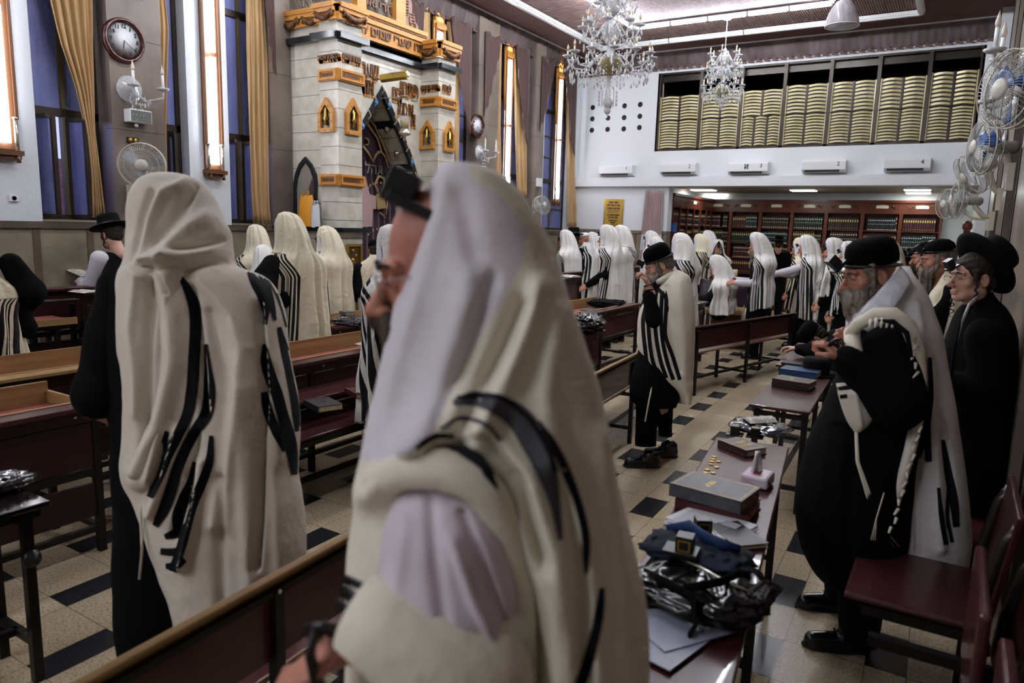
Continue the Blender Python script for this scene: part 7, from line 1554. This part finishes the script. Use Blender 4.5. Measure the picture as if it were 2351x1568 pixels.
m=MB(); V,Fq=sdf_mesh([('c',tuple(pt(2262,775,D5-.13)),tuple(pt(2268,895,D5-.17)),.085,.075),('c',tuple(pt(2268,895,D5-.17)),tuple(pt(2165,872,D5-.05)),.072,.05)],.011,k=.04,noise_fn=wrinkle(.004,12,5)); addV(m,V,Fq,Matrix.Identity(4)); kid(h5,m,'jacket_sleeve','black_cloth')
for k,(xa,xb) in enumerate(((2180,2235),(2225,2280))): c=Cloth([(1120,xa,xb,D5+.1*k,.09),(1300,xa+2,xb-2,D5+.1*k,.085),(1385,xa+4,xb-6,D5+.1*k,.08)],nr=30,na=36); kid(h5,c.mb(),'trouser_leg','black_cloth')
shoepair(h5,[(2200,1390,D5,YL),(2250,1380,D5+.12,YL)])
m=MB(); ptube(m,[(2246,680,D5-.06),(2225,700,D5-.1),(2208,740,D5-.14),(2196,790,D5-.16)],1,[.01,.012,.01,.004],8,flat=.4); kid(h5,m,'shirt_collar','white_cap')
m=MB(); ptube(m,[(2208,712,D5-.13),(2200,760,D5-.165),(2188,820,D5-.18),(2184,870,D5-.19)],1,[.008,.014,.016,.014],8,flat=.4); kid(h5,m,'necktie','navy_cloth')

# ---------------------------------------------------------------- 6. the man slumped on the third desk
q=at(1870,812,2,ZD+.03); D6=float(proj([tuple(q)])[2][0])+.05
T=headat(1868,776,D6,YL-R(15),R(62),.98)
AS=[(pt(1935,800,D6+.15),pt(1900,790,D6+.3),pt(1845,800,D6+.25)),(pt(1925,810,D6-.1),pt(1880,806,D6-.18),pt(1832,800,D6-.05))]
h6=herobody('man in black slumped forward on the third desk with his skullcapped head down',T,None,AS,face='skin_pale',hand=(None,'relax'),hips=pt(2010,900,D6+.05),feet=[pt(1990,1020,D6+.05),pt(2000,1010,D6+.2)])
gear(h6,T,'skullcap','velvet_black',lambda m:dome(m,.0,1.04))
V,Fq,_=beardm(.12,'beard_dark'); b=MB(); addV(b,V,Fq,T); kid(h6,b,'beard','beard_dark')
V,Fq=sdf_mesh([('e',(0,-.03,.03),(.083,.1,.08)),('e',(0,-.06,-.02),(.07,.06,.07)),('-',(0,.1,-.03),(.09,.09,.11),0,0,.01)],.007,k=.015,noise_fn=lambda X,Y,Z:.003*np.sin(Z*180+X*90)); b=MB(); addV(b,V,Fq,T); kid(h6,b,'hair','hair_dark')
m=MB(); V,Fq=sdf_mesh([('c',tuple(pt(1930,800,D6-.06)),tuple(pt(1875,808,D6-.16)),.1,.075),('c',tuple(pt(1875,808,D6-.16)),tuple(pt(1835,802,D6-.05)),.075,.05),('c',tuple(pt(1930,800,D6+.1)),tuple(pt(1880,796,D6+.28)),.1,.07),('c',tuple(pt(1920,790,D6)),tuple(pt(2010,880,D6+.05)),.13,.17),('c',tuple(pt(2010,880,D6+.05)),tuple(pt(2000,1000,D6+.1)),.16,.12)],.014,k=.05,noise_fn=wrinkle(.004,11,3)); addV(m,V,Fq,Matrix.Identity(4)); kid(h6,m,'coat','black_cloth')
# ================================================================ small things
mat('cover_black','1e1c1f',.4,c2='2a282c',ns=40,spec=.5); mat('cover_blue','24466f',.35,c2='1c3557',ns=12); mat('cover_brown','3d2622',.35); mat('cover_grey','55555c',.4,c2='46464d',ns=25,bump=.3,bs=60); mat('cover_wine','4b1a20',.4)
mat('gilt','c9a24c',.3,metal=.8); mat('red_edge','8c3a35',.7,c2='c9b08a',ns=60); mat('speckle_edge','b99a80',.7,c2='5a2c28',ns=120); mat('paper','d8d8de',.7); mat('paper_print','9a9aa4',.7)
mat('poly_black','08090b',.2,spec=.5,coat=.25,bump=.5,bs=9); mat('poly_clear','1a1b24',.08,spec=1,coat=.8,c2='3a3c48',ns=14,bump=.7,bs=18); mat('navy_fleece','0a1322',.85,c2='0e1d36',ns=5,bump=.3,bs=80); mat('blue_cloth','12305f',.7); mat('tissue_pack','cfa6c4',.3,c2='e6dfe8',ns=9,coat=.4); mat('tissue','ececf0',.8); mat('coin','b08f3a',.3,metal=.9); mat('brochure','8a8fa6',.25,c2='a3a7ba',ns=3,coat=.3); mat('purple_poly','5a3a86',.25,c2='8a6ac0',ns=30,coat=.4,bump=.8,bs=20); mat('red_print','b03a44',.6); mat('yellow_edge','d8b825',.5)
def book(px,py,z,w,l,th,rz,cover,label,edge='page',text=None,group=None,txtm='gilt',tilt=0):
    p=at(px,py,2,z); t=thing('book',label,'book',(p[0],p[1],z),rz,group)
    m=MB(); m.b2((-w/2,-l/2,0),(w/2,l/2,.003)); m.b2((-w/2,-l/2,th-.003),(w/2,l/2,th)); m.b2((-w/2,-l/2,0),(-w/2+.003,l/2,th)); cv=m.build('cover',cover,t)
    m=MB(); m.b2((-w/2+.003,-l/2+.004,.003),(w/2-.005,l/2-.004,th-.003)); m.build('pages',edge,t)
    if text:
        m=MB()
        for k,s in enumerate(text): m.text(s,lambda u,v,d:(v+ .02-.03*k,-u,th+d+.0003) if w>l*.9 else (u,v+.02-.045*k,th+d+.0003),.032,.0006,heb=True,bold=.001)
        o=.012; m.ring([(-w/2+o,-l/2+o),(w/2-o,-l/2+o),(w/2-o,l/2-o),(-w/2+o,l/2-o)],[(-w/2+o+.002,-l/2+o+.002),(w/2-o-.002,-l/2+o+.002),(w/2-o-.002,l/2-o-.002),(-w/2+o+.002,l/2-o-.002)],lambda u,v,d:(u,v,th+d),.0006); m.build('cover_lettering',txtm,cv)
    return t
def open_book(p,w,l,rz,label,th=.02,tilt=0,cover='cover_black',roll=0):
    t=thing('open_book',label,'book',tuple(p),rz); t.rotation_euler=(tilt,roll,rz)
    m=MB(); m.b2((-w,-l/2,0),(w,l/2,.003)); m.build('cover',cover,t)
    for s in (-1,1):
        P=[[(s*w*.97*u,v,.004+th*(sin(PI*min(1,u*1.1+.08))**.5)*(1-.55*u)) for u in np.linspace(0,1,10)] for v in (-l/2+.003,l/2-.003)]
        m=MB(); m.grid(P); m.grid([[(x,y,.003) for x,y,z in P[0]],P[0]]); m.grid([[(x,y,.003) for x,y,z in P[1]],P[1]]); m.add([P[0][-1],P[1][-1],(P[1][-1][0],P[1][-1][1],.003),(P[0][-1][0],P[0][-1][1],.003)],[(0,1,2,3)]); pb=m.build('page_block','pages',t)
        m=MB()
        for k in range(12):
            v=l*.4-k*l*.068
            for q in range(5):
                if random.random()<.15: continue
                u0=.14+q*.16; u1=u0+.12; z=lambda u:.0046+th*(sin(PI*min(1,u*1.1+.08))**.5)*(1-.55*u); m.add([(s*w*u0,v,z(u0)),(s*w*u1,v,z(u1)),(s*w*u1,v+l*.026,z(u1)),(s*w*u0,v+l*.026,z(u0))],[(0,1,2,3)])
        m.build('text_block','ink',pb)
    return t
def lump(name,c,dims,rz,matn,label,cat='bag',seed=0,amp=.18,n=1,flat=.35,extra=None,sc=3.2):
    t=thing(name,label,cat,tuple(c),rz); m=MB(); nu,nv=28,40; P=[]
    for i in range(nu+1):
        a=-PI/2+PI*i/nu; row=[]
        for j in range(nv):
            b_=2*PI*j/nv; d=Vector((abs(cos(b_))**.6*(1 if cos(b_)>0 else -1)*cos(a)**.5 if cos(a)>0 else 0,abs(sin(b_))**.6*(1 if sin(b_)>0 else -1)*cos(a)**.5 if cos(a)>0 else 0,sin(a)))
            k=1+amp*noise.noise(d*sc+Vector((seed,0,0)))+amp*.5*noise.noise(d*sc*2.7+Vector((0,seed,0)))
            z=max(0,(d.z*.5*(1+amp*2*noise.noise(d*5+Vector((seed,seed,0))))+.5))
            row.append((d.x*dims[0]/2*k,d.y*dims[1]/2*k,z*dims[2]))
        P.append(row)
    m.grid(P,0,True,True); m.build('body',matn,t); return t
def on(px,py,z): p=at(px,py,2,z); return (float(p[0]),float(p[1]),z)
Z=ZD+.001; DR=R(7)
# first desk, from its far end
t=lump('shawl_bag',on(1745,990,Z),(.31,.27,.05),DR+R(-14),'poly_clear','clear plastic shawl bag with black velvet inside, far end of the first desk',seed=3,amp=.12)
m=MB()
for k in range(26):
    a=k*2.4; x,y=.12*cos(a)*(.4+.6*(k%5)/4),.1*sin(a)*(.4+.6*(k%3)/2); m.tube([(x,y,.05),(x+.02*sin(k),y+.015,.054),(x+.03*cos(k*2),y+.03*sin(k),.049)],.0015,4,cap=False)
m.build('silver_embroidery','silver',t)
open_book(Vector(on(1745,966,ZD+.06)),.055,.15,DR-R(62),'small open prayer book lying on the clear shawl bag',tilt=R(4))
for (x,y,l) in ((1687,998,'left'),(1733,1003,'right')):
    p=on(x,y,Z); t=thing('tefillin_case','black leather tefillin case, the %s of two before the clear shawl bag'%l,'case',p,DR)
    MB().box((0,0,.028),(.045,.045,.045)).build('box','leather',t,bevel=.002); m=MB(); m.box((.0,0,.003),(.085,.075,.006)); m.build('base','leather',t); m=MB(); m.box((0,0,.0515),(.03,.012,.001)); m.build('gold_mark','gilt',t)
book(1703,1034,Z,.14,.19,.035,DR+R(52),'cover_brown','thick dark brown book with red and gold title near the tissue pack',text=['לקוטי','מוהרן'],txtm='gilt')
t=thing('tissue_pack','pink and white plastic pack of tissues with one tissue standing up','tissues',on(1738,1112,Z),DR-R(8))
m=MB(); m.box((0,0,.028),(.115,.13,.052)); m.build('pack','tissue_pack',t,bevel=.012)
m=MB(); m.grid([[(.012*sin(v*9)*(1-.3*u)-.01+.035*(v-.5)*(1-u),(.03*(v-.5))*(1+2*u*(1-u)*2),.05+.095*u) for v in np.linspace(0,1,9)] for u in np.linspace(0,1,9)]); m.build('tissue','tissue',t,solid=.001)
m=MB(); m.text('סופי',lambda u,v,d:(v+.0,-u,.0545+d),.04,.0006,heb=True,bold=.002); m.build('pack_lettering','red_print',t); MB().box((.058,-.045,.03),(.001,.02,.014)).build('barcode','ink',t)
for k,(x,y) in enumerate(((1200,687),(1186,712),(1172,738),(1163,766),(1244,738),(1224,797),(1125,824),(1107,855),(1085,882),(1186,857),(1180,910))):
    px_,py_=1380+x/4.6125,900+y/4.6125; p=on(px_,py_,Z); m=MB(); m.lathe([(.0,0),(.0115,0),(.012,.0005),(.012,.0022),(.0115,.0026),(.0095,.0023),(0,.0023)],(0,0,0),20); o=m.build('coin','coin',loc=p)
    tag(o,'small brass coin on the first desk, %s'%['farthest','second farthest','third along the edge row','fourth along the edge row','right-hand upper one','right-hand middle one','first of the nearer cluster','second of the nearer cluster','nearest the left edge','duller single one at right','half-hidden one by the grey book'][k],'coin','coins on the first desk')
book(1648,1168,Z,.205,.275,.042,DR+R(82),'cover_wine','large book with red marbled page edges under the grey volume',edge='red_edge')
book(1640,1142,Z+.042,.205,.285,.05,DR+R(76),'cover_grey','large embossed grey volume with red-stained edges on top of another book',edge='speckle_edge',text=['גמרא'])
t=thing('newspaper','folded white printed pages beside the grey volume','paper',on(1630,1212,Z),DR+R(70))
m=MB()
for k in range(5): m.box((.004*k,.005*sin(k*2),.003+.004*k),(.2,.26,.0015),rz=R(3*sin(k*3)))
m.build('sheets','paper',t); m=MB()
for k in range(9): m.box((-.07+.016*k,.02,.0208),(.004,.18,.0004))
m.box((.04,-.06,.021),(.05,.06,.0004)); m.build('print','paper_print',t)
book(1690,1236,Z,.13,.19,.02,DR+R(40),'cover_black','thin dark booklet sticking out under the printed pages')
# bags in the foreground
t=lump('duffel_bag',on(1612,1380,Z),(.36,.34,.10),DR-R(12),'poly_black','glossy black bag with straps spilling over the desk edge in the foreground',seed=5,amp=.2)
m=MB(); m.tube([(-.14,-.1,.08),(-.05,-.15,.10),(.03,-.16,.09),(.06,-.2,.04),(.05,-.22,.01)],.016,6,flat=.3); m.tube([(.0,-.15,.1),(.08,-.08,.12),(.1,.0,.12)],.013,6,flat=.4); m.build('strap','black_cloth',t)
m=MB(); m.tube([(-.1,.02,.1),(0,-.03,.115),(.1,-.05,.105),(.15,-.03,.09)],.004,5); m.build('zip','silver',t)
t=lump('jacket',on(1600,1296,Z+.055),(.32,.20,.07),DR-R(8),'navy_fleece','crumpled dark navy fleece with a blue lining lying on the black bag',cat='clothing',seed=9,amp=.25)
m=MB(); m.tube([(-.12,.05,.07),(-.05,.07,.082),(.0,.03,.085),(.06,.0,.082),(.12,.02,.075)],[.01,.025,.02,.022,.012],8,flat=.5); m.build('lining','blue_cloth',t)
for (x,y,l,r) in ((1572,1268,'nearer, on a broad base',.0),(1612,1226,'farther, behind the first',.4)):
    p=on(x,y,Z+.125 if r==0 else Z+.09); t=thing('tefillin_case','black leather tefillin box with gilt marks on the fleece, the %s'%l,'case',p,DR+r)
    MB().box((0,0,.03),(.05,.05,.05)).build('box','leather',t,bevel=.002); MB().box((-.01,0,.004),(.1,.075,.012)).build('base','leather',t,bevel=.002); m=MB(); m.ring([(-.018,.012),(.018,.012),(.018,.045),(-.018,.045)],[(-.014,.016),(.014,.016),(.014,.041),(-.014,.041)],lambda u,v,w:(u,-.0255-w,v),.0006); m.build('gold_mark','gilt',t)
for k,(x,y,r,l) in enumerate(((1560,1440,-40,'with white lettering under the bag'),(1530,1470,-20,'glossy one nearest the camera'),(1590,1425,-48,'lowest one, pushed to the right'))):
    p=on(x,y,Z+.004*(3-k if k<2 else 0)); t=thing('brochure','grey-blue brochure, %s'%l,'brochure',p,DR+R(r)); MB().box((0,0,.0015),(.16,.22,.003)).build('sheet','brochure',t)
    if k==0: m=MB(); m.text('אור',lambda u,v,d:(u,v+.05,.0031+d),.06,.0004,heb=True,bold=.002); m.build('lettering','paper',t)
# second desk
book(1822,888,Z,.185,.25,.028,DR+R(78),'cover_black','pale-edged volume at the bottom of the stack on the second desk')
book(1824,880,Z+.028,.185,.25,.03,DR+R(75),'cover_brown','dark brown gilt volume with speckled edges on the second desk stack',edge='speckle_edge',text=['יורה'])
book(1838,862,Z,.19,.27,.05,DR+R(80),'cover_blue','large blue volume behind the brown one on the second desk')
t=thing('hat','black felt hat set down on the second desk','hat',on(1872,858,Z),0); m=MB(); m.lathe([(.17,.0),(.165,.012),(.1,.01),(.1,.03),(.098,.1),(.085,.125),(0,.12)],(0,0,0),30,sc=(1,1.12)); m.build('felt','black_felt',t)
book(1822,838,ZD+.001,.12,.17,.02,DR+R(80),'cover_black','thin black book at the near corner of the third desk')
# left pew ledge
Zl=.622
book(742,935,Zl,.16,.22,.035,R(70),'cover_black','dark book with blue cover ornament on the pew ledge',text=['סדור'],txtm='cover_blue')
book(828,905,Zl,.15,.21,.03,R(66),'cover_wine','wine-red book with gilt title farther along the pew ledge',text=['תהלים'])
lump('shawl_bag',on(812,748,.762),(.42,.3,.09),R(20),'poly_clear','black shawl bag in clear plastic on the bench behind the large shawled men',seed=13,amp=.2)
book(797,722,.852,.1,.14,.03,R(70),'cover_grey','small grey prayer book on the black plastic bag')
lump('shawl_bag',(-5.85,6.15,1.011),(.2,.5,.07),R(10),'poly_clear','crumpled black and silver bag on the pew below the ark',seed=15,amp=.3)
open_book(Vector(on(852,792,.765)),.09,.22,R(80),'white open pages on the red desk behind the blurred man',th=.008)
lump('plastic_bag',(-6.6,PY-.02,PZ+.001),(.3,.5,.06),0,'purple_poly','crumpled purple and white plastic bag on the side desk at the far left',seed=17,amp=.3)
lump('plastic_bag',(float(at(0,1135,2,.705)[0])-.05,float(at(0,1135,2,.705)[1])-.02,.705),(.16,.3,.06),0,'poly_clear','grey transparent bag on the glossy black-edged desk at the left edge',seed=19,amp=.2)
# books in hands of the hatted man
hm=[o for o in COL.objects if o.get('label','').startswith('man in a wide black hat')][0]; q=lm(hm)@Vector((0,.45,1.2)); open_book(q,.09,.2,R(100),'open white book held up by the man in the black hat',th=.012,tilt=R(15))
open_book(Vector((-5.7,3.0,1.152)),.09,.2,R(95),'second open book lying lower, in front of the man in the black hat',th=.012)
# middle of the hall
t=lump('plastic_bag',(-2.88,6.05,.79),(.3,.4,.16),R(20),'poly_black','crumpled black plastic bag beside the thick open book in the middle',seed=21,amp=.3)
open_book(Vector((-2.95,5.68,.80)),.15,.24,R(70),'thick open book lying on the pew in the middle, left of the black bag',th=.05)
open_book(Vector((-4.45,8.75,1.085)),.13,.2,R(80),'open white book on the pew left of the black-sleeved man',th=.03)
open_book(Vector((-4.6,11.0,1.135)),.11,.2,R(80),'open book on the pew behind the old man',th=.025)
open_book(Vector((-2.95,9.3,.80)),.14,.26,R(75),'large open book on the desk left of the velvet lectern',th=.03)
lump('cloth_bundle',(-3.78,8.5,.76),(.45,.5,.08),R(10),'black_cloth','black cloth bag flopped over the desk left of the old man','bag',seed=23,amp=.25)
t=thing('folder','red and black folder with a yellow edge on the plywood desk','folder',(-3.75,7.95,.76),R(15)); MB().box((0,0,.006),(.2,.3,.01)).build('cover','cover_black',t); MB().box((.1,0,.007),(.02,.3,.012)).build('edge','yellow_edge',t)
for k,(dx,dy,s,mm,l) in enumerate(((-.1,-.2,(.1,.06,.14),'white_plastic','white and blue carton on the lectern'),(-.12,.12,(.07,.07,.12),'page','cream cup on the lectern, the left one'),(-.02,.2,(.08,.07,.13),'shelf_label','cream jar on the lectern, the right one'),(.15,.05,(.18,.4,.012),'yellow_edge','flat yellow folder on the lectern'))):
    o=thing(['carton','cup','jar','folder'][k],l,['box','cup','jar','folder'][k],(lx+dx,ly+dy,1.035),R(4))
    m=MB(); (m.b2((-s[0]/2,-s[1]/2,0),(s[0]/2,s[1]/2,s[2])) if k in (0,3) else m.lathe([(0,0),(s[0]/2,0),(s[0]/2,s[2]*.9),(s[0]/2*.9,s[2]),(0,s[2]*.98)],(0,0,0),14)); m.build('body',mm,o)
    if k==0: MB().b2((.0,-.031,.02),(.051,.031,.142)).build('blue_panel','blue_cloth',o)
# right side
lump('plastic_bag',(.40,4.3,.63),(.13,.5,.3),0,'poly_black','black plastic bag on the wall bench behind the boy in the hat',seed=25,amp=.25)
lump('plastic_bag',(.38,3.75,.5),(.16,.3,.08),0,'poly_clear','flattened clear plastic bag on the wall bench at the right edge',seed=27,amp=.25)
open_book(Vector((bsx,bsy,bsz+.02)),.1,.24,R(80),'white open book on the slanted rest in front of the bowed dark-haired man',th=.015)
t=thing('paper_sheet','white sheet of paper on the maroon seat behind the bearded man','paper',on(2187,955,.62),R(20)); MB().box((0,0,.001),(.12,.16,.002)).build('sheet','paper',t)
p=at(1545,530,1,14.32); t=thing('notice','small blue and white notice on the end of the side bookcase','notice',(p[0],14.3,p[2])); MB().b2((-.1,-.012,-.17),(.1,0,.17)).build('board','cover_wine',t); MB().b2((-.08,-.015,-.02),(.08,-.012,.14)).build('sheet','tarp_blue',t)
# ================================================================ lamps, daylight, camera
def tube_light(p,q,nm,group,m='tube_on'):
    p=Vector(p); q=Vector(q); c=(p+q)/2; d=q-p; L=d.length; rz=math.atan2(d.y,d.x)
    t=thing('fluorescent_tube_light',nm,'light',tuple(c),rz,group)
    MB().b2((-L/2,-.035,.02),(L/2,.035,.05)).build('housing','white_plastic',t)
    MB().tube([(-L/2+.03,0,0),(L/2-.03,0,0)],.017,8).build('tube',m,t)
    a=MB()
    for s in (-1,1): a.box((s*(L/2-.015),0,.005),(.03,.035,.05))
    a.build('holder','white_plastic',t); return t
n=0; zl=CZ-.07
W=['leftmost','second','third','fourth','rightmost']
for i in range(5):
    x0=IX0+.03+i*.615
    tube_light((x0,IY1,zl),(x0+.6,IY1,zl),'lit fluorescent tube, %s of the row across the far end of the ceiling'%W[i],'fluorescent tubes across the far ceiling')
for i in range(5):
    x0=IX0+.03+i*.615
    tube_light((x0,IY0,zl),(x0+.6,IY0,zl),'added fluorescent fill tube on the ceiling behind the camera, unseen','added fill tubes behind the camera')  # unseen row added to brighten the sides facing the camera
for s,xx in (('left',IX0),('right',IX1)):
    for i in range(13):
        y0=IY1-.05-(i+1)*1.25
        if y0<IY0: break
        if -1.2<y0<3: continue          # no tubes built over this stretch, to darken the foreground
        tube_light((xx,y0,zl),(xx,y0+1.2,zl),'lit fluorescent ceiling tube on the %s side, %s'%(s,'next to the far row' if i==0 else 'seen through the large chandelier' if i==1 else 'unseen, out of view'),'fluorescent tubes along the %s ceiling side'%s)  # the ones behind the camera are added as fill light
w=bpy.data.worlds.new('World'); bpy.context.scene.world=w; w.use_nodes=True
bg=w.node_tree.nodes['Background']; bg.inputs[0].default_value=(.36,.40,.85,1); bg.inputs[1].default_value=.55
cam=bpy.data.cameras.new('Camera'); co=bpy.data.objects.new('Camera',cam); COL.objects.link(co)
mw=Matrix([[ROT[0,0],ROT[0,1],ROT[0,2],EYE[0]],[ROT[1,0],ROT[1,1],ROT[1,2],EYE[1]],[ROT[2,0],ROT[2,1],ROT[2,2],EYE[2]],[0,0,0,1]]); co.matrix_world=mw
cam.sensor_fit='HORIZONTAL'; cam.sensor_width=36; cam.lens=F*36/2351; cam.clip_start=.02; cam.clip_end=100
cam.dof.use_dof=True; cam.dof.focus_distance=6.0; cam.dof.aperture_fstop=2.8
sc=bpy.context.scene; sc.camera=co
sc.view_settings.view_transform='Standard'; sc.view_settings.look='None'; sc.view_settings.exposure=1.68; sc.view_settings.gamma=1; sc.view_settings.use_curve_mapping=False
sc.cycles.use_adaptive_sampling=True; sc.cycles.adaptive_threshold=.04; sc.cycles.adaptive_min_samples=12; sc.cycles.max_bounces=5; sc.cycles.diffuse_bounces=3; sc.cycles.glossy_bounces=3; sc.cycles.transmission_bounces=4; sc.cycles.transparent_max_bounces=8; sc.cycles.caustics_reflective=False; sc.cycles.caustics_refractive=False; sc.cycles.sample_clamp_indirect=4; sc.cycles.use_denoising=True
